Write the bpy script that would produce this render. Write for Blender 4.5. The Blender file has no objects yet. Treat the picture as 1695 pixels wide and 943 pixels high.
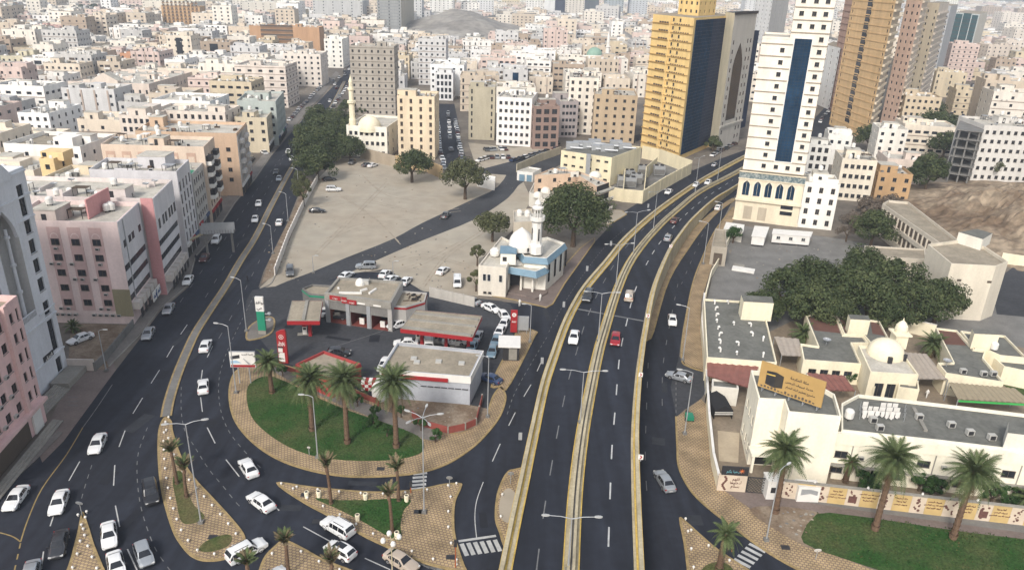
import bpy,math,random
from mathutils import Vector,Matrix
from mathutils.geometry import tessellate_polygon
random.seed(7)
S = bpy.context.scene
COL = S.collection
PI = math.pi
CAM_H,FPX,PITCH,ROLL = 66.0,1240.0,math.radians(22.5),math.radians(1.9)
IW,IH = 1695.0,943.0
_R = Vector((1,0,0));_U = Vector((0,math.sin(PITCH),math.cos(PITCH)));CF = Vector((0,math.cos(PITCH),-math.sin(PITCH)))
CR = _R * math.cos(ROLL) + _U * math.sin(ROLL)
CU = _U * math.cos(ROLL) - _R * math.sin(ROLL)
cd = bpy.data.cameras.new('camera');cam = bpy.data.objects.new('camera',cd);COL.objects.link(cam)
cam.matrix_world = Matrix(((CR.x,CU.x,-CF.x,0),(CR.y,CU.y,-CF.y,0),(CR.z,CU.z,-CF.z,CAM_H),(0,0,0,1)))
cd.sensor_width = 36;cd.lens = 36 * FPX / IW;cd.clip_start = 1;cd.clip_end = 20000
S.camera = cam
def at(x,y,z=0.0):
 """the point of the place at height z that the photograph shows at x, y (survey of the photo)"""
 d = CF * FPX + CR * (x - IW / 2) + CU * (IH / 2 - y)
 if d.z > -1e-3: d.z = -1e-3
 return Vector((0,0,CAM_H)) + d * ((z - CAM_H) / d.z)
def proj(p):
 v = Vector(p) - Vector((0,0,CAM_H));k = v.dot(CF)
 if k < 1: return (-9999,-9999)
 return (IW / 2 + v.dot(CR) * FPX / k,IH / 2 - v.dot(CU) * FPX / k)
def height_to(p,ytop):
 lo,hi = 0.0,150.0
 for _ in range(40):
  m = (lo + hi) / 2
  if proj((p[0],p[1],m))[1] > ytop: lo = m
  else: hi = m
 return lo
SUN_EL,SUN_AZ = math.radians(40),math.radians(203)
w = bpy.data.worlds.new('World');S.world = w;w.use_nodes = True
nt = w.node_tree;nt.nodes.clear()
sky = nt.nodes.new('ShaderNodeTexSky');sky.sky_type = 'NISHITA';sky.sun_disc = False
sky.sun_elevation = SUN_EL;sky.sun_rotation = SUN_AZ;sky.altitude = 300;sky.air_density = 1.3;sky.dust_density = 4.0;sky.ozone_density = 1.0
bg = nt.nodes.new('ShaderNodeBackground');bg.inputs[1].default_value = 0.105
hs = nt.nodes.new('ShaderNodeHueSaturation');hs.inputs['Saturation'].default_value = 0.5
ow = nt.nodes.new('ShaderNodeOutputWorld')
nt.links.new(sky.outputs[0],hs.inputs['Color']);nt.links.new(hs.outputs[0],bg.inputs[0]);nt.links.new(bg.outputs[0],ow.inputs[0])
sl = bpy.data.lights.new('sun','SUN');sl.energy = 1.35;sl.angle = math.radians(10);sl.color = (1.0,0.95,0.88)
so = bpy.data.objects.new('sun',sl);COL.objects.link(so)
sd = Vector((math.sin(SUN_AZ) * math.cos(SUN_EL),math.cos(SUN_AZ) * math.cos(SUN_EL),math.sin(SUN_EL)))
so.rotation_euler = sd.to_track_quat('Z','Y').to_euler();so.location = (0,-50,300)
S.view_settings.view_transform = 'Standard';S.view_settings.look = 'None';S.view_settings.exposure = 1.0;S.view_settings.gamma = 1
S.render.engine = 'CYCLES'
try:
 S.cycles.volume_bounces = 1;S.cycles.max_bounces = 5;S.cycles.use_denoising = True
 S.cycles.diffuse_bounces = 3;S.cycles.glossy_bounces = 3;S.cycles.transparent_max_bounces = 6
except Exception: pass
def srgb(h):
 if isinstance(h,str):
  c = [int(h[i:i + 2],16) / 255 for i in (0,2,4)]
 else: c = h
 return tuple(((v / 12.92) if v <= 0.04045 else ((v + 0.055) / 1.055) ** 2.4) for v in c)
_M = {}
def mat(name,color,rough=0.85,var=0.12,scale=0.6,metal=0.0,bump=0.0,streak=False,spec=0.3,var2=0.0,scale2=6.0,coat=0.0):
 """procedural material: base colour varied by one or two noises in object-independent position space"""
 if name in _M: return _M[name]
 m = bpy.data.materials.new(name);m.use_nodes = True;n = m.node_tree;b = n.nodes['Principled BSDF']
 b.inputs['Roughness'].default_value = rough;b.inputs['Metallic'].default_value = metal
 try: b.inputs['Specular IOR Level'].default_value = spec;b.inputs['Coat Weight'].default_value = coat
 except Exception: pass
 col = srgb(color) if isinstance(color,str) else color
 m.diffuse_color = (*col,1)
 g = n.nodes.new('ShaderNodeNewGeometry');mp = n.nodes.new('ShaderNodeMapping')
 mp.inputs['Scale'].default_value = (1,1,0.22) if streak else (1,1,1)
 n.links.new(g.outputs['Position'],mp.inputs['Vector'])
 no = n.nodes.new('ShaderNodeTexNoise');no.inputs['Scale'].default_value = scale;no.inputs['Detail'].default_value = 5;no.inputs['Roughness'].default_value = 0.62
 n.links.new(mp.outputs[0],no.inputs['Vector'])
 rp = n.nodes.new('ShaderNodeMapRange');rp.inputs['From Min'].default_value = 0.3;rp.inputs['From Max'].default_value = 0.7
 rp.inputs['To Min'].default_value = 1 - var;rp.inputs['To Max'].default_value = 1 + var * 0.6
 n.links.new(no.outputs['Fac'],rp.inputs['Value'])
 last = rp.outputs[0]
 if var2:
  n2 = n.nodes.new('ShaderNodeTexNoise');n2.inputs['Scale'].default_value = scale2;n2.inputs['Detail'].default_value = 3
  n.links.new(g.outputs['Position'],n2.inputs['Vector'])
  r2 = n.nodes.new('ShaderNodeMapRange');r2.inputs['From Min'].default_value = 0.3;r2.inputs['From Max'].default_value = 0.7
  r2.inputs['To Min'].default_value = 1 - var2;r2.inputs['To Max'].default_value = 1 + var2
  n.links.new(n2.outputs['Fac'],r2.inputs['Value'])
  mu = n.nodes.new('ShaderNodeMath');mu.operation = 'MULTIPLY';n.links.new(last,mu.inputs[0]);n.links.new(r2.outputs[0],mu.inputs[1]);last = mu.outputs[0]
 vm = n.nodes.new('ShaderNodeVectorMath');vm.operation = 'SCALE';vm.inputs[0].default_value = col
 n.links.new(last,vm.inputs['Scale']);n.links.new(vm.outputs[0],b.inputs['Base Color'])
 if bump:
  bp = n.nodes.new('ShaderNodeBump');bp.inputs['Strength'].default_value = bump;bp.inputs['Distance'].default_value = 0.05
  n.links.new(no.outputs['Fac'],bp.inputs['Height']);n.links.new(bp.outputs[0],b.inputs['Normal'])
 _M[name] = m;return m
def wallm(c):
 r,g,b_ = srgb(c);y = .3 * r + .59 * g + .11 * b_;k = .24 if max(r,b_) / min(r,b_) < 2.6 else .12;f = .95
 return mat('plaster_' + c,tuple(f * (v + (y - v) * k) for v in (r,g,b_)),0.9,0.15,0.35,streak=True,var2=0.05,scale2=2.5)
M_ASPH = mat('asphalt',(0.019,0.022,0.031),0.86,0.26,0.05,var2=0.10,scale2=0.8,spec=0.25)
def lanes(m):
 """tyre polished bands and oil stains drawn out along the direction of travel"""
 n = m.node_tree;b = n.nodes['Principled BSDF'];src = b.inputs['Base Color'].links[0].from_socket;g = n.nodes.new('ShaderNodeNewGeometry');mp = n.nodes.new('ShaderNodeMapping');mp.inputs['Scale'].default_value = (.55,.025,1);mp.inputs['Rotation'].default_value = (0,0,.12)
 n.links.new(g.outputs['Position'],mp.inputs['Vector']);no = n.nodes.new('ShaderNodeTexNoise');no.inputs['Scale'].default_value = 1.0;no.inputs['Detail'].default_value = 4;n.links.new(mp.outputs[0],no.inputs['Vector'])
 r = n.nodes.new('ShaderNodeMapRange');r.inputs['From Min'].default_value = .3;r.inputs['From Max'].default_value = .7;r.inputs['To Min'].default_value = .72;r.inputs['To Max'].default_value = 1.35;n.links.new(no.outputs['Fac'],r.inputs['Value'])
 vm = n.nodes.new('ShaderNodeVectorMath');vm.operation = 'SCALE';n.links.new(src,vm.inputs[0]);n.links.new(r.outputs[0],vm.inputs['Scale']);n.links.new(vm.outputs[0],b.inputs['Base Color'])
lanes(M_ASPH)
M_ASPH2 = mat('worn_asphalt',(0.050,0.052,0.058),0.92,0.28,0.09,var2=0.16,scale2=1.4,spec=0.2)
M_LINE = mat('road_paint_white',(0.42,0.42,0.41),0.8,0.25,1.2)
M_LINEF = mat('worn_road_paint',(0.16,0.16,0.16),0.8,0.3,1.2)
M_LINEY = mat('road_paint_yellow',(0.26,0.19,0.08),0.8,0.3,1.0)
M_CURB = mat('kerb_yellow_paint',(0.30,0.22,0.105),0.85,0.30,0.9,var2=0.15,scale2=5)
M_CONC = mat('concrete',(0.26,0.245,0.215),0.9,0.2,0.3,var2=0.1,scale2=3)
M_CONCG = mat('grey_concrete',(0.17,0.165,0.155),0.9,0.25,0.25,var2=0.1,scale2=3)
M_BARR = mat('barrier_concrete',(0.40,0.345,0.235),0.88,0.28,0.35,streak=True,var2=0.12,scale2=3)
M_BARRY = mat('barrier_yellow_paint',(0.50,0.35,0.09),0.8,0.3,0.5,var2=0.12,scale2=4)
M_PAVG = mat('grey_paving',(0.17,0.155,0.14),0.9,0.22,0.2,var2=0.12,scale2=2.5)
M_PAVP = mat('pink_paving',(0.17,0.135,0.12),0.9,0.2,0.3,var2=0.12,scale2=3)
M_GLASS = mat('window_glass_dark',(0.024,0.028,0.036),0.2,0.5,0.7,spec=0.4,var2=.3,scale2=2)
M_GLASSB = mat('glass_blue',(0.012,0.036,0.072),0.35,0.35,0.12,spec=0.0,var2=.25,scale2=.6)
M_FRAME = mat('window_frame_brown',(0.09,0.07,0.055),0.6)
M_FRAMEW = mat('window_frame_white',(0.55,0.54,0.50),0.6)
M_WHITE = mat('white_paint',(0.68,0.66,0.62),0.6,0.08,0.8)
M_METAL = mat('galvanised_metal',(0.36,0.37,0.38),0.45,0.1,1.5,metal=0.3)
M_DARK = mat('dark_metal',(0.03,0.03,0.033),0.5)
M_RED = mat('red_panel',(0.30,0.020,0.024),0.5,0.08,1.0)
M_ROOFL = mat('roof_pale',(0.47,0.44,0.38),0.95,0.28,0.3,var2=0.12,scale2=2.2)
M_ROOFG = mat('roof_grey_felt',(0.140,0.140,0.125),0.95,0.25,0.25,var2=0.14,scale2=1.6)
M_ROOFB = mat('roof_beige',(0.29,0.25,0.19),0.95,0.26,0.3,var2=0.12,scale2=2.2)
M_AC = mat('air_conditioner_casing',(0.42,0.41,0.38),0.6,0.1,2)
M_BARK = mat('bark',(0.085,0.06,0.042),0.95,0.3,3)
M_PALMT = mat('palm_trunk_bark',(0.15,0.095,0.062),0.95,0.35,4,bump=0.4)
M_GREEN = mat('green_panel',(0.02,0.22,0.13),0.5)
M_BLUEP = mat('blue_tile',(0.15,0.24,0.31),0.6,0.15,1)
def tile_mat():
 m = bpy.data.materials.new('patterned_paving');m.use_nodes = True;n = m.node_tree;b = n.nodes['Principled BSDF'];b.inputs['Roughness'].default_value = 0.9
 g = n.nodes.new('ShaderNodeNewGeometry');mp = n.nodes.new('ShaderNodeMapping');mp.inputs['Rotation'].default_value = (0,0,0.25)
 n.links.new(g.outputs['Position'],mp.inputs['Vector'])
 ck = n.nodes.new('ShaderNodeTexBrick');ck.inputs['Scale'].default_value = 1.0;ck.offset = 0.5
 ck.inputs['Brick Width'].default_value = 0.5;ck.inputs['Row Height'].default_value = 0.42;ck.inputs['Mortar Size'].default_value = 0.075;ck.inputs['Mortar Smooth'].default_value = 0.3
 ck.inputs['Color1'].default_value = (0.385,0.28,0.145,1);ck.inputs['Color2'].default_value = (0.425,0.315,0.17,1);ck.inputs['Mortar'].default_value = (0.20,0.14,0.10,1)
 n.links.new(mp.outputs[0],ck.inputs['Vector'])
 no = n.nodes.new('ShaderNodeTexNoise');no.inputs['Scale'].default_value = 0.35;no.inputs['Detail'].default_value = 6;n.links.new(g.outputs['Position'],no.inputs['Vector'])
 rp = n.nodes.new('ShaderNodeMapRange');rp.inputs['From Min'].default_value = 0.3;rp.inputs['From Max'].default_value = 0.7;rp.inputs['To Min'].default_value = 0.6;rp.inputs['To Max'].default_value = 1.08
 n.links.new(no.outputs['Fac'],rp.inputs['Value'])
 vm = n.nodes.new('ShaderNodeVectorMath');vm.operation = 'SCALE';n.links.new(ck.outputs['Color'],vm.inputs[0]);n.links.new(rp.outputs[0],vm.inputs['Scale'])
 n.links.new(vm.outputs[0],b.inputs['Base Color']);return m
M_TILE = tile_mat()
def two_tone(name,c1,c2,scale,rough=0.95,lo=0.42,hi=0.58,fine=0.2,fscale=3.0):
 m = bpy.data.materials.new(name);m.use_nodes = True;n = m.node_tree;b = n.nodes['Principled BSDF'];b.inputs['Roughness'].default_value = rough
 try: b.inputs['Specular IOR Level'].default_value = 0.15
 except Exception: pass
 g = n.nodes.new('ShaderNodeNewGeometry')
 no = n.nodes.new('ShaderNodeTexNoise');no.inputs['Scale'].default_value = scale;no.inputs['Detail'].default_value = 8;no.inputs['Roughness'].default_value = 0.65
 n.links.new(g.outputs['Position'],no.inputs['Vector'])
 rp = n.nodes.new('ShaderNodeMapRange');rp.inputs['From Min'].default_value = lo;rp.inputs['From Max'].default_value = hi;n.links.new(no.outputs['Fac'],rp.inputs['Value'])
 mx = n.nodes.new('ShaderNodeMix');mx.data_type = 'RGBA';mx.inputs[6].default_value = (*c1,1);mx.inputs[7].default_value = (*c2,1)
 n.links.new(rp.outputs[0],mx.inputs[0])
 n2 = n.nodes.new('ShaderNodeTexNoise');n2.inputs['Scale'].default_value = fscale;n2.inputs['Detail'].default_value = 4;n.links.new(g.outputs['Position'],n2.inputs['Vector'])
 r2 = n.nodes.new('ShaderNodeMapRange');r2.inputs['From Min'].default_value = 0.3;r2.inputs['From Max'].default_value = 0.7;r2.inputs['To Min'].default_value = 1 - fine;r2.inputs['To Max'].default_value = 1 + fine
 n.links.new(n2.outputs['Fac'],r2.inputs['Value'])
 vm = n.nodes.new('ShaderNodeVectorMath');vm.operation = 'SCALE';n.links.new(mx.outputs[2],vm.inputs[0]);n.links.new(r2.outputs[0],vm.inputs['Scale'])
 n.links.new(vm.outputs[0],b.inputs['Base Color']);_M[name] = m;return m
M_GRASS = two_tone('grass_blades',(0.022,0.064,0.014),(0.070,0.082,0.032),0.16,lo=.40,hi=.70,fine=0.4,fscale=4)
M_GRASSD = two_tone('dry_grass',(0.055,0.075,0.022),(0.10,0.09,0.04),0.25,fine=0.3,fscale=4)
M_SAND = two_tone('sandy_ground',(0.33,0.275,0.21),(0.35,0.325,0.27),0.035,lo=0.2,hi=0.8,fine=0.10,fscale=0.25)
M_CITYG = two_tone('city_ground',(0.12,0.105,0.09),(0.19,0.165,0.135),0.03,fine=0.15,fscale=0.5)
M_ROCK = two_tone('bare_rock',(0.14,0.10,0.068),(0.27,0.215,0.155),0.05,lo=0.42,hi=0.58,fine=0.35,fscale=.5)
M_ROCKG = two_tone('grey_hill_rock',(0.20,0.185,0.165),(0.29,0.27,0.24),0.03,lo=.4,hi=.6,fine=0.2,fscale=0.15)
M_MOUNT = two_tone('mountain_rock',(0.10,0.09,0.085),(0.17,0.15,0.14),0.006,fine=0.2,fscale=0.05)
M_DIRT = two_tone('bare_dirt',(0.16,0.115,0.08),(0.24,0.19,0.14),0.3,fine=0.2,fscale=3)
def leafm(name,c1,c2):
 m = two_tone(name,c1,c2,1.3,rough=0.7,lo=0.35,hi=0.65,fine=0.3,fscale=6);return m
M_LEAF = leafm('leaf_dark',(0.020,0.034,0.013),(0.066,0.082,0.034))
M_LEAFM = leafm('leaf_lighter',(0.045,0.062,0.024),(0.10,0.115,0.05))
M_LEAF2 = leafm('leaf_olive',(0.05,0.058,0.024),(0.10,0.105,0.05))
M_LEAFB = leafm('leaf_bush',(0.02,0.05,0.014),(0.04,0.08,0.022))
M_LEAFX = leafm('dry_twigs',(0.10,0.08,0.065),(0.16,0.13,0.10))
M_FROND = leafm('frond_green',(0.045,0.068,0.026),(0.105,0.13,0.055))
M_FRONDD = leafm('frond_dry',(0.12,0.095,0.055),(0.19,0.15,0.09))
class MB:
 def __init__(s): s.v = [];s.f = [];s.m = [];s.mats = []
 def mi(s,m):
  if m not in s.mats: s.mats.append(m)
  return s.mats.index(m)
 def face(s,pts,m):
  b = len(s.v);s.v += [tuple(p) for p in pts];s.f.append(tuple(range(b,b + len(pts))));s.m.append(s.mi(m))
 def box(s,x0,y0,z0,x1,y1,z1,m,T=None,bottom=True):
  P = [Vector(p) for p in ((x0,y0,z0),(x1,y0,z0),(x1,y1,z0),(x0,y1,z0),(x0,y0,z1),(x1,y0,z1),(x1,y1,z1),(x0,y1,z1))]
  if T is not None: P = [T @ p for p in P]
  b = len(s.v);s.v += [tuple(p) for p in P];k = s.mi(m)
  F = [(4,5,6,7),(0,1,5,4),(1,2,6,5),(2,3,7,6),(3,0,4,7)] + ([(3,2,1,0)] if bottom else [])
  for q in F: s.f.append(tuple(b + i for i in q));s.m.append(k)
 def prism(s,poly,z0,z1,mside,mtop=None,top=True,bottom=False):
  n = len(poly);b = len(s.v)
  s.v += [(p[0],p[1],z0) for p in poly] + [(p[0],p[1],z1) for p in poly]
  ks = s.mi(mside);kt = s.mi(mtop or mside)
  for i in range(n):
   j = (i + 1) % n;s.f.append((b + i,b + j,b + n + j,b + n + i));s.m.append(ks)
  if top or bottom:
   for t in tessellate_polygon([[Vector((p[0],p[1],0)) for p in poly]]):
    a,c,d = (Vector((poly[q][0],poly[q][1],0)) for q in t)
    if (c - a).cross(d - a).z < 0: t = (t[0],t[2],t[1])
    if top: s.f.append(tuple(b + n + q for q in t));s.m.append(kt)
    if bottom: s.f.append(tuple(b + q for q in reversed(t)));s.m.append(kt)
 def tube(s,p0,p1,r0,r1,m,n=8,cap=True):
  p0 = Vector(p0);p1 = Vector(p1);d = (p1 - p0)
  if d.length < 1e-6: return
  q = d.to_track_quat('Z','Y');b = len(s.v);k = s.mi(m)
  for (c,r) in ((p0,r0),(p1,r1)):
   for i in range(n):
    a = 2 * PI * i / n;s.v.append(tuple(c + q @ Vector((r * math.cos(a),r * math.sin(a),0))))
  for i in range(n):
   j = (i + 1) % n;s.f.append((b + i,b + j,b + n + j,b + n + i));s.m.append(k)
  if cap:
   s.f.append(tuple(b + n + i for i in range(n)));s.m.append(k);s.f.append(tuple(b + i for i in reversed(range(n))));s.m.append(k)
 def lathe(s,c,prof,m,n=16,sx=1,sy=1):
  c = Vector(c);b = len(s.v);k = s.mi(m)
  for (r,z) in prof:
   for i in range(n):
    a = 2 * PI * i / n;s.v.append((c.x + r * sx * math.cos(a),c.y + r * sy * math.sin(a),c.z + z))
  for t in range(len(prof) - 1):
   for i in range(n):
    j = (i + 1) % n;s.f.append((b + t * n + i,b + t * n + j,b + (t + 1) * n + j,b + (t + 1) * n + i));s.m.append(k)
 def dome(s,c,r,m,n=18,k=7,squash=1.0,base=0.0):
  s.lathe(c,[(r,-base)] * (1 if base else 0) + [(r * math.cos(t * PI / 2 / k),r * squash * math.sin(t * PI / 2 / k)) for t in range(k + 1)],m,n)
 def mesh(s,name,off=None,smooth=False):
  me = bpy.data.meshes.new(name)
  v = s.v if off is None else [(p[0] - off[0],p[1] - off[1],p[2] - off[2]) for p in s.v]
  me.from_pydata(v,[],s.f)
  for m in s.mats: me.materials.append(m)
  me.polygons.foreach_set('material_index',s.m)
  if smooth: me.polygons.foreach_set('use_smooth',[True] * len(s.f))
  me.update();return me
 def build(s,name,parent=None,kind=None,off=None,smooth=False,label=None):
  if not s.f: return None
  if off is None and parent is not None: off = parent.get('_o')
  me = s.mesh(name,off,smooth);o = bpy.data.objects.new(name,me);COL.objects.link(o)
  if parent is not None: o.parent = parent
  elif off is not None: o.location = off
  if kind: o['kind'] = kind
  if label: o['label'] = label
  return o
THINGS = []
def thing(name,loc,label,cat,group=None,rz=0.0):
 """Empty at the thing's base; parts built in place-coordinates are shifted by _o"""
 o = bpy.data.objects.new(name,None);COL.objects.link(o);o.location = loc;o.rotation_euler.z = rz
 o.empty_display_size = 0.5;o['label'] = label;o['category'] = cat
 if group: o['group'] = group
 o['_o'] = tuple(loc) if rz == 0 else (0.0,0.0,0.0);THINGS.append(o);return o
def inst(me,name,parent,M=None,label=None):
 o = bpy.data.objects.new(name,me);COL.objects.link(o);o.parent = parent
 if M is not None: o.matrix_local = M
 if label: o['label'] = label
 return o
def copy_tree(root,loc,rz,label,group=None):
 def rec(o,par):
  c = o.copy();COL.objects.link(c);c.parent = par
  for ch in KIDS.get(o.name,()): rec(ch,c)
  return c
 r = rec(root,None);r.location = loc;r.rotation_euler.z = rz;r['label'] = label
 if group: r['group'] = group
 r['_o'] = tuple(loc);THINGS.append(r);return r
KIDS = {}
def register(root):
 """remember the children of a prototype, for copy_tree"""
 for o in COL.objects:
  if o.parent is not None:
   KIDS.setdefault(o.parent.name,[])
   if o not in KIDS[o.parent.name]: KIDS[o.parent.name].append(o)
def spline(pts,step=8,closed=False):
 """Catmull-Rom through points (tuples of any length)"""
 P = [tuple(p) for p in pts];n = len(P);out = []
 rng = range(n) if closed else range(n - 1)
 for i in rng:
  if closed: a,b,c,d = P[(i - 1) % n],P[i],P[(i + 1) % n],P[(i + 2) % n]
  else: a,b,c,d = P[max(i - 1,0)],P[i],P[i + 1],P[min(i + 2,n - 1)]
  for k in range(step):
   t = k / step
   out.append(tuple(0.5 * (2 * b[q] + (c[q] - a[q]) * t + (2 * a[q] - 5 * b[q] + 4 * c[q] - d[q]) * t * t + (-a[q] + 3 * b[q] - 3 * c[q] + d[q]) * t ** 3) for q in range(len(b))))
 if not closed: out.append(P[-1])
 return out
def area(p): return sum(p[i][0] * p[(i + 1) % len(p)][1] - p[(i + 1) % len(p)][0] * p[i][1] for i in range(len(p))) / 2
def ccw(p): return p if area(p) > 0 else list(reversed(p))
def offset(poly,d):
 """inset (d > 0) a ccw closed polygon"""
 n = len(poly);out = []
 for i in range(n):
  a = Vector(poly[i - 1][:2]);b = Vector(poly[i][:2]);c = Vector(poly[(i + 1) % n][:2])
  e1 = (b - a);e2 = (c - b)
  if e1.length < 1e-5 or e2.length < 1e-5: out.append((b.x,b.y));continue
  e1.normalize();e2.normalize();n1 = Vector((-e1.y,e1.x));n2 = Vector((-e2.y,e2.x));nn = n1 + n2
  if nn.length < 1e-4: nn = n1
  nn.normalize();k = d / max(nn.dot(n1),0.5);out.append((b.x + nn.x * k,b.y + nn.y * k))
 return out
def inside(p,poly):
 x,y = p[0],p[1];c = False;n = len(poly)
 for i in range(n):
  x1,y1 = poly[i][0],poly[i][1];x2,y2 = poly[i - 1][0],poly[i - 1][1]
  if (y1 > y) != (y2 > y) and x < (x2 - x1) * (y - y1) / (y2 - y1) + x1: c = not c
 return c
def pxpoly(pts,z=0.0,step=1,closed=True):
 P = [at(a,b,z)[:2] for a,b in pts]
 return ccw(spline(P,step,True)) if closed else spline(P,step)
# ================================================================== ground, roads, islands
def zt(x,y):
 """terrain height: flat basin, rising towards the far hills"""
 return max(0.0,(y - 1500) * 0.006)
mb = MB()
ys = [-60,0,60,120,180,240,300,400,500,700,900,1200,1500,1800,2200,2800,3500,4500,6000,9000]
xs = [-6000,-4000,-2500,-1500,-1000,-600,-400,-200,-100,0,100,200,400,600,1000,1500,2500,4000,6000]
for i in range(len(xs) - 1):
 for j in range(len(ys) - 1):
  mb.face([(a,b,zt(a,b) - 0.004) for a,b in ((xs[i],ys[j]),(xs[i + 1],ys[j]),(xs[i + 1],ys[j + 1]),(xs[i],ys[j + 1]))],M_CITYG)
mb.build('ground',kind='structure')
M_PATCH = mat('fresh_asphalt_patch',(.014,.016,.022),.9,.2,.6)
ROADS = []
def sheet(name,poly,z,m,road=True,kind='structure'):
 b = MB();b.prism(poly,z - 0.004,z,m);o = b.build(name,kind=kind)
 if road: ROADS.append(poly)
 return o
ASPH = [(-60,1010),(-60,890),(0,800),(60,745),(105,707),(140,660),(178,628),(192,612),(232,560),(265,515),(312,475),(325,425),(352,395),(390,336),(424,296),(452,255),(480,222),
  (508,190),(540,155),(566,128),(580,105),(592,84),(598,84),(597,104),(588,120),(572,150),(555,172),(530,210),(505,268),(497,315),(474,372),(452,416),(436,450),(428,475),
  (445,476),(500,466),(560,450),(640,440),(700,480),(770,492),(840,500),(905,508),(948,450),(985,400),(1030,352),(1085,318),(1140,285),(1195,262),(1240,246),(1290,232),(1320,224),
  (1320,238),(1300,262),(1260,285),(1216,325),(1198,361),(1180,386),(1160,430),(1145,472),(1130,545),(1124,590),(1172,612),(1162,652),(1119,690),(1121,740),(1124,775),(1143,812),(1173,842),
  (1210,870),(1271,915),(1350,958),(1460,1010)]
ap = pxpoly(ASPH)
sheet('main_road',ap,0.0,M_ASPH)
sheet('sandy_lot',pxpoly([(560,262),(610,262),(680,285),(745,290),(800,285),(862,292),(880,330),(850,380),(800,425),(792,490),(700,482),(640,445),(560,455),(500,470),(430,476),(452,455),(500,345),(522,300)]),0.004,M_SAND)
sheet('diagonal_road',pxpoly([(905,252),(866,262),(848,274),(824,309),(774,334),(699,369),(649,396),(574,426),(519,449),(474,466),(450,480),(520,480),(536,468),(574,453),(636,425),(699,398),(786,363),(834,333),(850,318),(868,300),(935,268)],step=3),0.010,M_ASPH2)
sheet('side_street',pxpoly([(720,172),(752,172),(758,200),(762,240),(782,284),(742,288),(732,250),(722,215)]),0.012,M_ASPH)
sheet('parking_street',pxpoly([(782,284),(866,262),(935,248),(1010,232),(1062,222),(1062,232),(1000,250),(935,262),(868,292),(800,287)]),0.008,M_ASPH2)
sheet('parking_yard',pxpoly([(775,236),(850,245),(920,238),(930,250),(866,262),(790,282)]),0.006,M_SAND)
sheet('far_avenue',pxpoly([(1320,224),(1345,200),(1372,170),(1384,172),(1372,215),(1350,240),(1320,240)]),0.008,M_ASPH)
sheet('far_street',pxpoly([(1560,232),(1578,205),(1605,160),(1616,140),(1608,138),(1596,160),(1575,195),(1556,226)]),0.012,M_ASPH)
sheet('side_entrance_road',pxpoly([(1124,590),(1135,606),(1165,617),(1175,640),(1160,660),(1119,687),(1110,640)]),0.012,M_ASPH2)
APRON = pxpoly([(418,480),(500,478),(560,462),(650,462),(720,488),(830,498),(852,520),(850,560),(836,606),(820,650),(790,690),(700,690),(560,620),(470,600),(430,560),(408,540)],step=3)
sheet('station_apron',APRON,0.012,M_ASPH2)
sheet('left_forecourt',pxpoly([(60,740),(110,640),(178,575),(192,612),(160,655),(105,730),(70,765)]),0.012,M_PAVP)
sheet('small_sandy_lot',pxpoly([(112,610),(118,535),(222,538),(176,612)]),0.016,M_DIRT)
def island(name,px,step=6,top=None,kerb=0.35,h=0.14,poly=None,lip=None):
 """raised island: painted kerb ring with a paved top"""
 p = poly or pxpoly(px,0.1,step);q = offset(p,kerb);b = MB();n = len(p)
 for i in range(n):
  j = (i + 1) % n
  b.face([(*p[i],-0.05),(*p[j],-0.05),(*p[j],h),(*p[i],h)],M_CURB)
  b.face([(*p[i],h),(*p[j],h),(*q[j],h),(*q[i],h)],M_CURB)
 b.prism(q,h - 0.02,h - 0.006,M_CURB,top or M_TILE)
 b.build(name,kind='structure');return p
def patch(name,px,z,m,step=6,kind='structure',inset=0):
 p = pxpoly(px,z,step);b = MB();b.prism(p,z - 0.05,z,m);b.build(name,kind=kind);return p
BIGISL = island('traffic_island',[(386,618),(378,650),(385,690),(410,725),(450,755),(500,775),(560,787),(620,789),(690,783),(740,768),(780,743),(805,720),(828,690),(838,662),(836,648),(828,640),(815,655),(800,690),(760,716),(725,706),(700,700),(640,668),(560,632),(480,606),(440,600),(405,606)])
GRASS_A = patch('grass_bed',[(410,640),(440,622),(475,632),(520,655),(580,680),(640,700),(690,720),(702,738),(690,752),(640,761),(560,760),(500,748),(450,722),(415,686)],0.17,M_GRASS)
patch('island_path',[(450,612),(474,610),(540,640),(620,672),(700,702),(730,712),(722,728),(690,722),(640,700),(560,668),(500,640)],0.15,M_PAVG,step=3)
patch('dry_yard',[(625,652),(642,650),(790,672),(806,680),(796,700),(760,716),(700,706),(650,684)],0.155,M_DIRT,step=2)
MEDISL = island('median_island',[(262,712),(261,760),(267,815),(283,872),(298,900),(318,921),(345,928),(380,922),(402,902),(405,885),(385,858),(352,822),(325,793),(302,758),(287,715),(284,696),(272,690)])
patch('dry_grass_bed',[(286,790),(300,780),(318,830),(338,852),(330,862),(302,864),(292,830)],0.16,M_GRASSD)
patch('dry_grass_bed',[(330,905),(345,893),(372,884),(384,888),(378,902),(355,911),(335,912)],0.16,M_GRASSD)
TRIISL = island('triangle_island',[(457,798),(510,804),(560,809),(625,813),(690,809),(735,800),(762,799),(764,806),(754,830),(752,865),(756,895),(768,932),(772,944),(752,944),(700,931),(640,905),(600,886),(560,862),(500,830)],step=4)
patch('grass_bed',[(522,824),(560,827),(620,826),(660,824),(680,828),(668,845),(663,868),(664,892),(645,888),(600,862),(560,842)],0.165,M_GRASS)
BOTISL = island('lower_island',[(425,960),(435,925),(452,905),(471,893),(500,905),(537,925),(600,950),(660,985),(430,1000)],step=4)
LFTISL = island('splitter_island',[(136,846),(128,880),(118,920),(106,980),(186,980),(170,935),(156,900),(146,868)],step=4)
RTRI = island('right_triangle_island',[(1124,856),(1131,895),(1137,943),(1142,1000),(1330,1000),(1245,945),(1190,909),(1158,882),(1138,864)],step=3)
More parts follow.
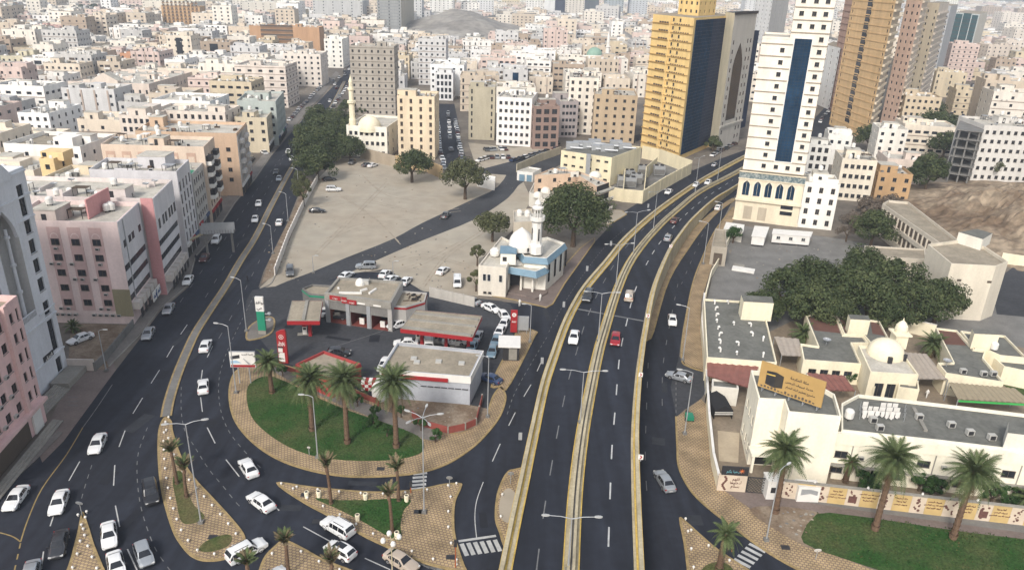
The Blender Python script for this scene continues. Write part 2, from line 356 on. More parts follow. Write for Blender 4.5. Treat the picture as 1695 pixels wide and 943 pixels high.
patch('round_planter_bed',[(1160,947),(1170,934),(1190,929),(1208,935),(1215,950),(1200,965),(1170,965)],0.165,M_GRASSD)
MIDISL = island('underpass_island',[(838,782),(828,800),(821,824),(819,857),(826,880),(836,908),(870,960),(900,870),(880,780),(850,776)],step=4)
patch('sand_bed',[(832,815),(845,808),(860,830),(850,862),(832,860),(826,840)],0.16,M_SAND)
def strip(name,px,wpx,m,h,z=0.0,step=4):
 P = spline([at(a,b,z)[:2] for a,b in px],step);b = MB();n = len(P);L = [];R = []
 for i in range(n):
  a = Vector(P[max(i - 1,0)]);c = Vector(P[min(i + 1,n - 1)]);d = (c - a).normalized();nn = Vector((-d.y,d.x)) * wpx / 2
  L.append(Vector(P[i]) + nn);R.append(Vector(P[i]) - nn)
 for i in range(n - 1):
  b.face([(*L[i],z + h),(*R[i],z + h),(*R[i + 1],z + h),(*L[i + 1],z + h)][::-1],m)
  b.face([(*L[i],z - 0.1),(*L[i],z + h),(*L[i + 1],z + h),(*L[i + 1],z - 0.1)],m)
  b.face([(*R[i],z - 0.1),(*R[i + 1],z - 0.1),(*R[i + 1],z + h),(*R[i],z + h)],m)
 b.build(name,kind='structure');return [tuple(p) for p in P]
MED = [(570,135),(551,172),(520,220),(486,273),(452,335),(424,391),(398,432),(374,474),(350,510),(325,549),(308,585),(292,625),(280,664),(275,690)]
strip('avenue_median_kerb',MED,1.7,M_CURB,0.16)
strip('avenue_median',MED,1.1,M_CONCG,0.18)
patch('pavement',[(-60,870),(0,795),(50,752),(96,712),(104,716),(60,760),(0,815),(-60,905)],0.12,M_PAVG,step=1)
LPAV = [(180,606),(228,556),(262,511),(308,472),(322,424),(350,393),(388,334),(422,294),(450,253),(478,220),(506,188),(540,150),(562,122),(556,118),(530,146),(494,184),(462,222),(430,262),(398,300),(362,340),(328,380),(300,412),(284,445),(250,485),(226,512),(222,540),(176,596)]
patch('pavement',LPAV,0.12,M_PAVG,step=1)
patch('pavement',[(1119,690),(1121,740),(1124,775),(1143,812),(1173,842),(1210,870),(1271,915),(1350,958),(1460,1010),(1640,1010),(1480,955),(1400,925),(1330,902),(1290,880),(1240,840),(1195,808),(1180,770),(1172,720),(1168,668),(1160,660)],0.13,M_TILE,step=1)
patch('pavement',[(1215,342),(1200,361),(1182,386),(1162,430),(1147,472),(1132,545),(1126,588),(1136,604),(1166,612),(1160,560),(1160,500),(1178,440),(1188,400),(1216,362)],0.13,M_TILE,step=1)
strip('pavement_kerb',[(1460,1008),(1350,957),(1271,914),(1210,869),(1173,841),(1143,811),(1124,774),(1121,740),(1119,690)],0.3,M_CURB,0.16,step=5)
strip('pavement_kerb',[(1166,615),(1140,607),(1128,594),(1132,545),(1146,472),(1161,430),(1181,386),(1199,361),(1214,343)],0.3,M_CURB,0.16,step=5)
strip('pavement_kerb',[(180,607),(230,557),(264,512),(310,473),(324,424),(351,394),(389,335),(423,295),(451,254)],0.25,M_CONC,0.15,step=1)
patch('brick_paving',[(1190,812),(1240,812),(1330,830),(1450,848),(1600,868),(1760,890),(1760,915),(1600,895),(1450,872),(1370,862),(1330,875),(1280,872),(1240,845)],0.11,M_PAVP,step=1)
patch('bare_dirt',[(1240,842),(1300,838),(1360,850),(1352,870),(1336,890),(1345,908),(1290,880)],0.14,M_DIRT,step=3)
patch('grass_lawn',[(1352,850),(1400,851),(1480,862),(1600,880),(1700,892),(1800,905),(1800,1010),(1650,1000),(1480,950),(1400,924),(1345,905),(1326,888)],0.15,M_GRASS,step=2)
island('station_pavement',[(812,640),(822,612),(850,560),(858,540),(888,548),(886,556),(858,612),(838,645),(826,640)],step=2)
island('mosque_forecourt',[(792,486),(850,496),(905,509),(916,503),(935,470),(958,438),(985,400),(985,392),(960,410),(940,432),(900,480),(850,480)],step=1,top=M_PAVP)
island('traffic_island',[(1002,345),(1030,348),(1038,355),(1016,368),(1002,374)],step=1,top=M_SAND)
island('sign_island',[(412,540),(440,524),(455,528),(452,548),(436,558),(408,562)],step=4,top=M_PAVG)
strip('station_kerb',[(455,455),(448,470),(430,478)],0.3,M_CONC,0.15)
sheet('verge_path',pxpoly([(522,300),(505,300),(490,340),(468,385),(446,430),(432,470),(452,458),(478,400),(500,345)]),0.012,M_DIRT)
sheet('concrete_yard',pxpoly([(1180,455),(1190,405),(1215,372),(1390,395),(1470,410),(1500,440),(1560,470),(1640,470),(1695,440),(1800,470),(1800,900),(1300,850),(1195,800),(1172,700),(1165,520)]),0.016,M_CONCG)
sheet('compound_ground',pxpoly([(1168,600),(1330,522),(1560,545),(1800,600),(1800,878),(1190,810)]),.03,mat('courtyard_dirt',(.23,.185,.135),.95,.25,.3,var2=.12,scale2=2),road=False)
rnd_ = random.Random(31)
for (x,y,a_,c_) in ((230,700,2,5),(180,790,1.5,3),(320,590,1,6),(350,700,1.6,2.2),(215,860,1.2,4),(480,840,3,1.2),(600,800,4,1),(850,690,1,5),(870,590,1.5,3),(905,520,1,6),(1100,640,1,4),(1110,560,1.4,3),(1090,730,2,2),(1150,860,2,2),(800,860,1,3),(300,560,1,7),(270,620,1.4,3),(560,560,5,1),(620,560,2,3),(480,540,2,2),(790,600,1,3),(380,480,1,8),(400,400,1.2,6),(350,840,1.2,2.5),(140,880,1,3)):
 c = at(x,y,0);t_ = rnd_.uniform(-.25,.15);u_ = Vector((math.cos(t_),math.sin(t_)));v_ = Vector((-u_.y,u_.x));b = MB();b.prism(ccw([tuple(c.xy + u_ * i * a_ * .5 + v_ * j * c_ * .5) for i,j in ((-1,-1),(1,-1),(1,1),(-1,1))]),.010,.0165,mat('old_asphalt_patch',(.028,.031,.038),.9,.25,.8) if rnd_.random() < .6 else M_PATCH);b.build('road_patch',kind='structure')
mk = MB()
def paint(px,wd,m,dash=None,z=0.02,step=4,zf=None,start=0.0):
 P = [Vector(at(a,b,z)) if zf is None else Vector(zf(a,b)) for a,b in px]
 P = [Vector(p) for p in spline([tuple(p) for p in P],step)] if len(P) > 2 else P
 acc = 0.0;on,off = dash or (1e9,0)
 pts = [P[0]]
 for i in range(1,len(P)):
  d = (P[i] - P[i - 1]).length;k = max(1,int(d / 1.0))
  for j in range(1,k + 1): pts.append(P[i - 1].lerp(P[i],j / k))
 s = start
 for i in range(1,len(pts)):
  a,b = pts[i - 1],pts[i];d = (b - a).length
  if d < 1e-6: continue
  t = (b - a).normalized();n = Vector((-t.y,t.x,0)) * wd / 2
  p = s
  while p < s + d - 1e-6:
   ph = p % (on + off);e = min(s + d,p + ((on - ph) if ph < on else (on + off - ph)))
   if ph < on:
    A = a.lerp(b,(p - s) / d);B = a.lerp(b,(e - s) / d);mk.face([A - n,B - n,B + n,A + n],m)
   p = e + 1e-6
  s += d
def dashes(pairs,wd=0.16,m=None,z=0.02):
 for a,b,c,d in pairs: paint([(a,b),(c,d)],wd,m or M_LINE,None,z)
dashes([(207,712,197,739),(132,763,114,795),(190,769,188,803),(191,836,198,871),(211,908,227,943),(89,852,83,870),(72,912,68,943),(264,612,250,634),(236,658,220,684),
  (287,572,276,591),(310,537,299,553),(352,572,343,591),(335,612,333,627),(332,657,335,681),(343,707,356,733),(374,760,396,788),(453,836,462,844),(502,871,548,896),(604,923,646,942),
  (828,734,815,763),(879,636,867,656),(897,596,889,614),(853,682,842,704)],0.15)
paint([(340,492),(372,440),(400,395),(425,348),(455,290),(485,232),(520,190),(550,150)],0.13,M_LINEF,(2.5,5.5))
paint([(298,500),(340,440),(372,396),(405,345),(435,300),(465,262),(500,214),(535,168)],0.13,M_LINEF,(2.5,5.5))
paint([(362,560),(385,520),(405,480),(425,440),(448,395),(470,350),(488,305),(505,262)],0.13,M_LINEF,(2.5,5.5))
paint([(186,636),(160,675),(137,707)],0.13,M_LINEF)
paint([(137,707),(110,752),(70,807),(47,857),(34,896)],0.16,M_LINEY)
paint([(34,896),(18,886),(-20,876)],0.16,M_LINEY)
paint([(34,898),(24,943)],0.16,M_LINEY,(1.0,1.0))
paint([(244,707),(229,749),(227,789),(232,832),(242,869),(257,907),(277,937),(290,955)],0.11,M_LINEF,(1.0,1.2))
paint([(152,769),(142,800),(135,824)],0.11,M_LINEF,(1.0,1.2))
paint([(300,640),(300,680),(306,712),(321,737),(345,775),(370,805),(390,830),(402,842)],0.11,M_LINEF,(1.0,1.2))
paint([(382,567),(370,597),(362,632),(365,677),(380,715),(410,752),(438,780)],0.11,M_LINEF,(1.0,1.2))
paint([(420,490),(400,530),(382,567)],0.11,M_LINEF,(1.0,1.2))
paint([(800,797),(789,828),(786,857),(789,890)],0.12,M_LINE)
paint([(759,895),(821,886)],0.4,M_LINE)
for i in range(6):
 x = 764 + i * 11;paint([(x,899 - i * 1.3),(x + 9,919 - i * 1.5)],0.55,M_LINE)
for i in range(5):
 y = 783 + i * 6.2;paint([(684 - i * 0.8,y + 1),(706 - i * 0.6 + 1,y - 1)],0.5,M_LINE)
for i in range(5):
 x = 1240 - i * 6.2;y = 899 + i * 6.3;paint([(x,y),(x + 27,y + 14)],0.5,M_LINE)
for i in range(3):
 paint([(686 + i * 10,926 + i * 3),(712 + i * 10,938 + i * 3)],0.5,M_LINEF)
for (a,b,c,d) in ((1010 + 60,943,1078,941),): pass
paint([(1122,470),(1108,540),(1098,600),(1096,650),(1097,700)],0.12,M_LINEF,(2.2,5.5))
paint([(1178,352),(1162,390),(1143,435),(1128,470)],0.12,M_LINEF,(2.2,5.5))
paint([(1073,600),(1070,680),(1068,760),(1072,830)],0.12,M_LINEF,(2.2,5.0))
paint([(1119,632),(1119,690)],0.12,M_LINEF,(0.9,1.0))
paint([(905,558),(880,600),(852,650),(838,690)],0.1,M_LINEF,(0.9,1.0))
paint([(1035,378),(1000,410),(965,455),(935,500),(908,550)],0.1,M_LINEF,(0.9,1.0))
paint([(112,657),(127,657)],0.15,M_LINEF);paint([(112,664),(129,664)],0.15,M_LINEF);paint([(113,670),(130,671)],0.15,M_LINEF)
for i in range(22):
 x = 133 - i * 2.6;y = 620 + i * 2.75;paint([(x,y),(x - 1.5,y + 1.3)],0.35,M_LINE)
paint([(560,520),(600,514),(640,508)],0.12,M_LINEF);paint([(545,576),(620,552),(650,540)],0.12,M_LINEF)
mk.build('road_markings',kind='structure')
mk = MB();M_TRK = mat('wheel_track_soil',(.315,.268,.208),.95,.3,.5)
for P_ in ([(520,340),(600,330),(690,350),(760,345)],[(560,320),(620,360),(660,400)],[(540,395),(600,370),(700,362)],[(600,290),(640,320),(720,330)],[(650,430),(700,420),(780,440)],[(700,470),(740,420),(800,380)],[(520,420),(560,380),(640,300)],[(600,445),(680,440),(760,400)]):
 for d_ in (0,7): paint([(x + d_ * .4,y + d_ * .6) for x,y in P_],.3,M_TRK,None,.0175 + .0005 * d_,zf=None)
mk.build('wheel_tracks',kind='structure')
rb_ = MB();rnd_ = random.Random(44)
for k in range(420):
 x,y = rnd_.choice([(rnd_.uniform(510,850),rnd_.uniform(285,420)),(rnd_.uniform(600,790),rnd_.uniform(410,478)),(rnd_.uniform(445,500),rnd_.uniform(400,465)),(rnd_.uniform(1185,1390),rnd_.uniform(395,470)),(rnd_.uniform(1290,1345),rnd_.uniform(845,885)),(rnd_.uniform(655,790),rnd_.uniform(675,705))]);c = at(x,y,.0);s_ = rnd_.uniform(.07,.3)
 rb_.lathe((c.x,c.y,.01),[(s_,0),(s_ * .8,s_ * .5),(0,s_ * .7)],rnd_.choice((M_CONC,M_CONCG,M_DIRT,M_TRK)),5)
o = rb_.build('rubble',kind='stuff');o['label'] = 'scattered stones and litter on the bare ground';o['category'] = 'rubble'
for (px,py) in ((630,775),(505,818),(692,846),(700,846),(352,888),(1300,905),(746,921),(524,862)):
 c = at(px,py,0.16);b = MB();b.box(c.x - .55,c.y - .4,0.13,c.x + .55,c.y + .4,0.155,M_DARK);b.build('manhole_cover',kind='structure')
# ================================================================== flyover
def zdeck(y):
 t = min(max((y - 150) / 130.0,0),1);t = t * t * (3 - 2 * t);return 5.4 * (1 - t) + 0.12 * t
def atd(x,y,up=0.0):
 p = at(x,y,3)
 for _ in range(8): p = at(x,y,zdeck(p.y) + up)
 return p
BL = [(815,1010),(829,943),(847,857),(862,790),(880,708),(898,630),(915,580),(932,534),(950,498),(968,470),(1002,430),(1040,386),(1100,336),(1160,296),(1222,262),(1268,240)]
BM = [(940,1010),(945,943),(953,807),(965,707),(981,622),(990,580),(999,547),(1023,472),(1048,421),(1085,376),(1120,344),(1160,313),(1216,284),(1268,255),(1300,240)]
BR = [(1064,1010),(1063,943),(1057,807),(1055,707),(1060,622),(1065,580),(1070,547),(1085,472),(1110,411),(1127,385),(1148,359),(1183,328),(1211,311),(1268,272),(1310,245)]
def dline(px,step=8,up=0.95):
 P = [tuple(atd(a,b,up)) for a,b in px];return [Vector(p) for p in spline(P,step)]
def normals(P):
 out = []
 for i in range(len(P)):
  d = P[min(i + 1,len(P) - 1)] - P[max(i - 1,0)];d.z = 0;d.normalize();out.append(Vector((-d.y,d.x,0)))
 return out
def resample(P,n):
 L = [0]
 for i in range(1,len(P)): L.append(L[-1] + (P[i] - P[i - 1]).length)
 out = [];k = 0
 for j in range(n):
  t = L[-1] * j / (n - 1)
  while k < len(P) - 2 and L[k + 1] < t: k += 1
  out.append(P[k].lerp(P[k + 1],(t - L[k]) / max(L[k + 1] - L[k],1e-6)))
 return out
PL,PM,PR = dline(BL),dline(BM),dline(BR)
NB = 120
QL,QR = resample(PL,NB),resample(PR,NB)
b = MB()
for i in range(NB - 1):
 a,c,d,e = QL[i],QR[i],QR[i + 1],QL[i + 1]
 b.face([(p.x,p.y,zdeck(p.y)) for p in (a,c,d,e)],M_ASPH)
 b.face([(a.x,a.y,-0.1),(a.x,a.y,zdeck(a.y)),(e.x,e.y,zdeck(e.y)),(e.x,e.y,-0.1)],M_BARR)
 b.face([(c.x,c.y,-0.1),(d.x,d.y,-0.1),(d.x,d.y,zdeck(d.y)),(c.x,c.y,zdeck(c.y))],M_BARR)
fly = thing('flyover',(0,60,0),'long curving dual carriageway flyover with yellow painted concrete barriers crossing the middle of the photo','flyover')
b.build('deck',fly)
def barrier(name,P,sides):
 """concrete barrier: (offset0, offset1, top) bands, yellow stripes on its inner foot"""
 N = normals(P);m = MB()
 for i in range(len(P) - 1):
  for (o0,o1,t,mt) in sides:
   A = [P[i] + N[i] * o0,P[i] + N[i] * o1,P[i + 1] + N[i + 1] * o1,P[i + 1] + N[i + 1] * o0]
   z = [zdeck(p.y) for p in A]
   lo = [(p.x,p.y,zz - 0.02) for p,zz in zip(A,z)];hi = [(p.x,p.y,zz + t) for p,zz in zip(A,z)]
   m.face([hi[1],hi[0],hi[3],hi[2]],mt)
   m.face([lo[0],lo[3],hi[3],hi[0]],mt);m.face([lo[1],hi[1],hi[2],lo[2]],mt)
 m.build(name,fly)
barrier('barrier',PL,[(0.20,-0.28,0.95,M_BARR),(-0.28,-0.50,0.35,M_BARRY),(-0.50,-0.95,0.16,M_BARR),(-0.95,-1.12,0.2,M_BARRY)])
barrier('barrier',PR,[(0.28,-0.20,0.95,M_BARR),(0.50,0.28,0.35,M_BARRY),(0.80,0.5,0.12,M_BARR)])
barrier('barrier',PM,[(0.95,0.8,0.2,M_BARRY),(0.8,0.45,0.14,M_BARR),(0.45,0.12,0.9,M_BARR),(0.12,-0.12,0.5,M_CONCG),(-0.12,-0.45,0.9,M_BARR),(-0.45,-0.8,0.14,M_BARR),(-0.8,-0.95,0.2,M_BARRY)])
for P in (PL,PR):
 N = normals(P);m = MB();sg = 1 if P is PL else -1
 for i in range(len(P) - 1):
  A = [P[i] + N[i] * sg * 0.20,P[i] + N[i] * sg * 0.26,P[i + 1] + N[i + 1] * sg * 0.26,P[i + 1] + N[i + 1] * sg * 0.20]
  z = [zdeck(p.y) for p in A]
  for zz0,zz1 in ((0.55,0.93),):
   q = [(A[1].x,A[1].y,z[1] + zz0),(A[1].x,A[1].y,z[1] + zz1),(A[2].x,A[2].y,z[2] + zz1),(A[2].x,A[2].y,z[2] + zz0)]
   m.face(q if sg > 0 else q[::-1],M_BARRY)
   q = [(A[0].x,A[0].y,z[0] + zz1),(A[1].x,A[1].y,z[1] + zz1),(A[2].x,A[2].y,z[2] + zz1),(A[3].x,A[3].y,z[3] + zz1)]
   m.face(q,M_BARRY)
 m.build('painted_stripe',fly)
mk = MB()
zf = lambda a,b: atd(a,b,0.02)
paint([(1007,904),(1010,815),(1013,741),(1018,680),(1026,587),(1037,535),(1051,481),(1075,428),(1100,392),(1135,355),(1170,326),(1213,298)],0.2,M_LINE,(3.4,5.2),zf=zf,step=6)
paint([(888,943),(902,836),(922,720),(938,641),(955,580),(976,515),(1010,448),(1050,393),(1100,350),(1150,316),(1215,276)],0.15,M_LINEF,(3.4,5.2),zf=zf,step=6)
mk.build('deck_markings',fly)
ROADS.append([(p.x,p.y) for p in QL] + [(p.x,p.y) for p in reversed(QR)])
p0,p1 = atd(945,510,0.02),atd(1066,532,0.02);b = MB();b.face([p0,p1,p1 + Vector((0,.5,0)),p0 + Vector((0,.5,0))],M_LINEF);b.build('expansion_joint',fly)
island('ramp_wedge',[(1064,560),(1068,530),(1080,490),(1105,440),(1130,400),(1158,368),(1190,342),(1212,328),(1216,332),(1190,350),(1164,378),(1140,412),(1118,445),(1102,480),(1088,530),(1078,560)],step=2,top=M_TILE)
# ================================================================== cars
M_TYRE = mat('tyre_rubber',(0.018,0.018,0.019),0.9,0.1)
M_RIM = mat('wheel_rim',(0.35,0.35,0.36),0.35,0.05,metal=0.6)
M_CGL = mat('car_glass',(0.012,0.014,0.018),0.08,0.1,spec=0.7)
M_LAMPW = mat('headlamp_glass',(0.6,0.6,0.58),0.15)
M_LAMPR = mat('tail_lamp_red',(0.35,0.01,0.01),0.3)
M_PLATE = mat('number_plate',(0.6,0.6,0.58),0.5)
M_TRIM = mat('black_trim',(0.02,0.02,0.022),0.7)
def paintm(n,c,met=0.0): return mat('car_paint_' + n,c,0.28,0.04,0.5,metal=met,coat=0.5,spec=0.5)
PAINTS = dict(white=paintm('white',(0.70,0.70,0.69)),silver=paintm('silver',(0.33,0.35,0.37),.35),grey=paintm('grey',(0.12,0.125,0.13),.3),charcoal=paintm('charcoal',(0.035,0.037,0.042),.2),
    black=paintm('black',(0.014,0.014,0.016)),red=paintm('red',(0.27,0.010,0.016)),blue=paintm('blue',(0.02,0.04,0.10)),tan=paintm('tan',(0.42,0.35,0.28)),bluegrey=paintm('bluegrey',(0.16,0.24,0.30),.3),maroon=paintm('maroon',(0.07,0.02,0.02)))
SHAPES = dict(
 sedan=dict(st=[(-2.38,.70,.42,.62,.80,.60),(-2.30,.84,.26,.80,.98,.66),(-1.75,.90,.22,.90,1.04,.70),(-1.15,.91,.2,.93,1.40,.60),(-0.30,.92,.2,.93,1.47,.62),(0.35,.92,.2,.92,1.42,.61),(1.05,.91,.2,.90,.96,.70),(1.85,.89,.22,.78,.86,.66),(2.28,.82,.28,.62,.72,.6),(2.40,.68,.38,.54,.60,.5)],
   glass=(2,3,5,6),wb=1.38,r=.33),
 suv=dict(st=[(-2.42,.80,.50,.85,1.02,.66),(-2.36,.92,.34,1.02,1.30,.72),(-2.05,.95,.30,1.10,1.78,.72),(-1.0,.96,.3,1.10,1.86,.73),(0.0,.96,.3,1.08,1.84,.72),(0.50,.96,.3,1.06,1.76,.70),(1.10,.95,.3,1.06,1.14,.76),(1.95,.93,.32,.98,1.05,.72),(2.36,.88,.38,.78,.90,.66),(2.46,.76,.46,.68,.76,.56)],
   glass=(1,2,5,6),wb=1.42,r=.39),
 hatch=dict(st=[(-2.10,.74,.45,.80,.92,.60),(-2.04,.86,.30,.92,1.12,.66),(-1.65,.90,.26,.98,1.48,.64),(-0.8,.91,.24,.98,1.60,.66),(-0.1,.91,.24,.97,1.58,.66),(0.40,.91,.24,.96,1.50,.63),(1.10,.90,.24,.94,1.00,.70),(1.75,.88,.28,.80,.88,.66),(2.05,.80,.34,.64,.74,.58),(2.14,.66,.42,.58,.64,.5)],
   glass=(1,2,5,6),wb=1.28,r=.34),
 van=dict(st=[(-2.5,.84,.5,1.1,1.3,.78),(-2.46,.92,.34,1.15,1.88,.80),(-2.2,.94,.3,1.15,1.98,.80),(-1.0,.95,.3,1.15,2.0,.80),(0.3,.95,.3,1.15,2.0,.80),(1.3,.95,.3,1.12,1.88,.76),(2.05,.93,.3,1.08,1.20,.74),(2.35,.9,.36,.86,1.0,.7),(2.46,.8,.42,.7,.8,.6)],
   glass=(0,1,5,6),wb=1.5,r=.36),
 pickup=dict(st=[(-2.6,.84,.5,.92,.94,.80),(-2.55,.92,.38,1.0,1.02,.84),(-0.95,.93,.36,1.0,1.02,.84),(-0.80,.93,.34,1.02,1.66,.68),(0.0,.93,.34,1.02,1.74,.68),(0.50,.93,.34,1.02,1.68,.66),(1.15,.92,.34,1.0,1.08,.72),(2.0,.9,.36,.92,.98,.7),(2.45,.86,.4,.76,.86,.64),(2.55,.74,.48,.66,.74,.54)],
    glass=(2,3,5,6),wb=1.6,r=.39))
_carmesh = {};RIMM = {}
def wheel_mesh(r):
 b = MB();n = 14
 for sg in (1,):
  b.tube((0,-.11,0),(0,.11,0),r,r,M_TYRE,n)
 return b.mesh('wheel')
def ring(s):
 x,w_,z0,zb,zr,rw = s
 return [(x,0,z0),(x,w_ * .86,z0),(x,w_,z0 + .14),(x,w_,(z0 + zb) / 2 + .05),(x,w_ * .965,zb),(x,rw + .03,zr - .05),(x,rw - .10,zr),(x,0,zr + .025)]
def carmeshes(kind):
 if kind in _carmesh: return _carmesh[kind]
 sh = SHAPES[kind];st = sh['st'];g = sh['glass'];b = MB();R = [ring(s) for s in st]
 for side in (1,-1):
  for i in range(len(R) - 1):
   for j in range(7):
    q = [R[i][j],R[i][j + 1],R[i + 1][j + 1],R[i + 1][j]];q = [(x,y * side,z) for x,y,z in q]
    b.face(q if side < 0 else q[::-1],M_WHITE)
  for R_,fl in ((R[0],1),(R[-1],-1)):
   q = [(x,y * side,z) for x,y,z in R_];b.face(q if fl * side > 0 else q[::-1],M_WHITE)
 for side in (1,-1):
  for xx in (-sh['wb'],sh['wb']):
   y = side * (st[3][1] + .004);n = 10
   for k in range(n):
    a0,a1 = PI * k / n,PI * (k + 1) / n;ra,rb = sh['r'] + .07,sh['r'] + .0
    q = [(xx + ra * math.cos(a0),y,sh['r'] + ra * math.sin(a0)),(xx + ra * math.cos(a1),y,sh['r'] + ra * math.sin(a1)),(xx + rb * math.cos(a1),y,sh['r'] + rb * math.sin(a1)),(xx + rb * math.cos(a0),y,sh['r'] + rb * math.sin(a0))]
    b.face(q if side < 0 else q[::-1],M_TRIM)
  for xx in (-.35,.62):
   y = side * (st[4][1] + .003);b.box(xx,min(y,y - .01 * side),.35,xx + .02,max(y,y - .01 * side) + .001,st[4][3] - .05,M_TRIM)
 body = b.mesh('car_body',smooth=False)
 out = {'body': body}
 def panel(i,j0,j1,side,inset=.0,e=.012):
  pass
 def lerp(a,c,t): return tuple(a[k] + (c[k] - a[k]) * t for k in range(3))
 wb_ = MB()
 for side in (1,-1):
  wb_ = MB();cab = range(g[0],g[3] + 1)
  ids = list(cab);segs = []
  for a,c in zip(ids[:-1],ids[1:]):
   A0,A1,C0,C1 = R[a][4],R[a][5],R[c][4],R[c][5]
   ta,tc = .10,.10
   if A1[2] - A0[2] < .2: A = [lerp(A0,A1,.5)] * 2;A = [lerp(A[0],C0,.22),lerp(A[0],C0,.22)]
   else: A = [lerp(A0,A1,.08),lerp(A0,A1,.90)]
   if C1[2] - C0[2] < .2: C = [lerp(lerp(C0,C1,.5),A0,.22)] * 2
   else: C = [lerp(C0,C1,.08),lerp(C0,C1,.90)]
   A = [lerp(p,C[k],.04) for k,p in enumerate(A)];C2 = [lerp(p,A[k],.04) for k,p in enumerate(C)]
   q = [A[0],C2[0],C2[1],A[1]];q = [(x,(y + .012) * side,z + .004) for x,y,z in q]
   wb_.face(q[::-1] if side > 0 else q,M_CGL)
  out['side_window' + str(side)] = wb_.mesh('side_window')
 def slope(i,j):
  m = MB();L,Hh = R[i],R[j]
  lo = [(L[5][0],-L[5][1] * .92,L[5][2] + .03),(L[5][0],L[5][1] * .92,L[5][2] + .03)]
  hi = [(Hh[6][0],Hh[6][1] * .95,Hh[6][2] + .0),(Hh[6][0],-Hh[6][1] * .95,Hh[6][2] + .0)]
  lc,hc = (L[7][0],0,L[7][2] + .035),(Hh[7][0],0,Hh[7][2] + .02);lc,hc = lerp(lc,hc,.04),lerp(hc,lc,.06)
  for s_ in (1,-1):
   a = (L[5][0],s_ * L[5][1] * .95,L[5][2] + .075);c = (Hh[6][0],s_ * Hh[6][1] * .98,Hh[6][2] + .03);a,c = lerp(a,c,.04),lerp(c,a,.06);f = [a,lc,hc,c]
   m.face(f[::-1] if s_ > 0 else f,M_CGL)
  return m
 out['windscreen'] = slope(g[3],g[2]).mesh('windscreen')
 m = slope(g[0],g[1]);m.f = [tuple(reversed(q)) for q in m.f];out['rear_window'] = m.mesh('rear_window')
 f = st[-2];r_ = st[1]
 for side in (1,-1):
  m = MB();m.box(f[0] - .10,min(side * .45,side * .78),f[3] - .06,f[0] + .09,max(side * .45,side * .78),f[3] + .07,M_LAMPW);out['headlight' + str(side)] = m.mesh('headlight')
  m = MB();m.box(r_[0] - .06,min(side * .56,side * .84),r_[3] - .10,r_[0] + .07,max(side * .56,side * .84),r_[3] + .06,M_LAMPR);out['tail_light' + str(side)] = m.mesh('tail_light')
  m = MB();m.box(g and st[g[3]][0] - .35,min(side * .93,side * 1.08),st[g[3]][3] + .02,st[g[3]][0] - .2,max(side * .93,side * 1.08),st[g[3]][3] + .15,M_TRIM);out['wing_mirror' + str(side)] = m.mesh('wing_mirror')
 m = MB();m.box(st[-1][0] - .03,-.52,f[2] + .05,st[-1][0] + .012,.52,f[2] + .17,M_TRIM);out['grille'] = m.mesh('grille')
 for nm,xx in (('number_plate',st[0][0] - .02),):
  m = MB();m.box(xx,-.24,st[0][2] + .04,xx + .02,.24,st[0][2] + .17,M_PLATE);out[nm] = m.mesh(nm)
 if kind in ('suv','van'):
  m = MB();m.box(-1.7,-.6,st[3][4] + .02,.1,-.55,st[3][4] + .07,M_TRIM);m.box(-1.7,.55,st[3][4] + .02,.1,.6,st[3][4] + .07,M_TRIM);out['roof_rail'] = m.mesh('roof_rail')
 if kind == 'pickup':
  m = MB();m.box(-2.45,-.76,1.03,-1.0,.76,1.032 + .01,M_TRIM);out['load_bed'] = m.mesh('load_bed')
 m = MB();m.tube((0,-.125,0),(0,.125,0),sh['r'] * .62,sh['r'] * .62,M_RIM,12);m.tube((0,-.13,0),(0,.13,0),sh['r'] * .2,sh['r'] * .2,M_TRIM,8);RIMM[kind] = m.mesh('rim');out['wheel'] = wheel_mesh(sh['r']);_carmesh[kind] = out;return out
_bodies = {}
SHORT = {'sedan': 'sedan','suv': 'suv','hatch': 'hatchback','van': 'van','pickup': 'pickup_truck'}
def car(kind,color,p,heading,label,group=None,name=None,sunroof=False):
 ms = carmeshes(kind);sh = SHAPES[kind]
 key = (kind,color)
 if key not in _bodies:
  me = ms['body'].copy()
  for i,m in enumerate(me.materials):
   if m == M_WHITE: me.materials[i] = PAINTS[color]
  _bodies[key] = me
 r = thing(name or SHORT[kind],p,label,'van' if kind == 'van' else ('pickup' if kind == 'pickup' else 'car'),group,heading);r.rotation_euler.z = heading
 r['kindkey'] = kind
 del r['kindkey']
 inst(_bodies[key],'body',r)
 for k,me in ms.items():
  if k in ('body','wheel'): continue
  inst(me,k.rstrip('-1'),r)
 for sx in (1,-1):
  for sy in (1,-1):
   inst(RIMM[kind],'rim',inst(ms['wheel'],'wheel',r,Matrix.Translation((sx * sh['wb'],sy * .80,sh['r']))))
 if sunroof:
  b = MB();z = sh['st'][4][4];b.box(-.9,-.42,z + .01,.35,.42,z + .045,M_CGL);b.build('sunroof',r,off=(0,0,0))
 return r
def heading_px(x,y,x2,y2,z=0.0):
 a,c = at(x,y,z),at(x2,y2,z);return math.atan2(c.y - a.y,c.x - a.x)
def carpx(kind,color,x,y,dx,dy,label,group=None,deck=False,**k):
 """x, y: middle of the car in the photo; dx, dy: where its nose points"""
 f = (lambda a,b: atd(a,b,0.7)) if deck else (lambda a,b: at(a,b,0.7))
 p,q = f(x,y),f(x + dx,y + dy);h = math.atan2(q.y - p.y,q.x - p.x)
 z = zdeck(p.y) + 0.01 if deck else 0.025
 return car(kind,color,(p.x,p.y,z),h,label,group,**k)
G1 = 'cars driving on the left avenue';G2 = 'cars on the flyover';G3 = 'cars parked on the sandy lot';G4 = 'cars at the filling station';G5 = 'cars on the frontage roads';G6 = 'cars in the lower left junction'
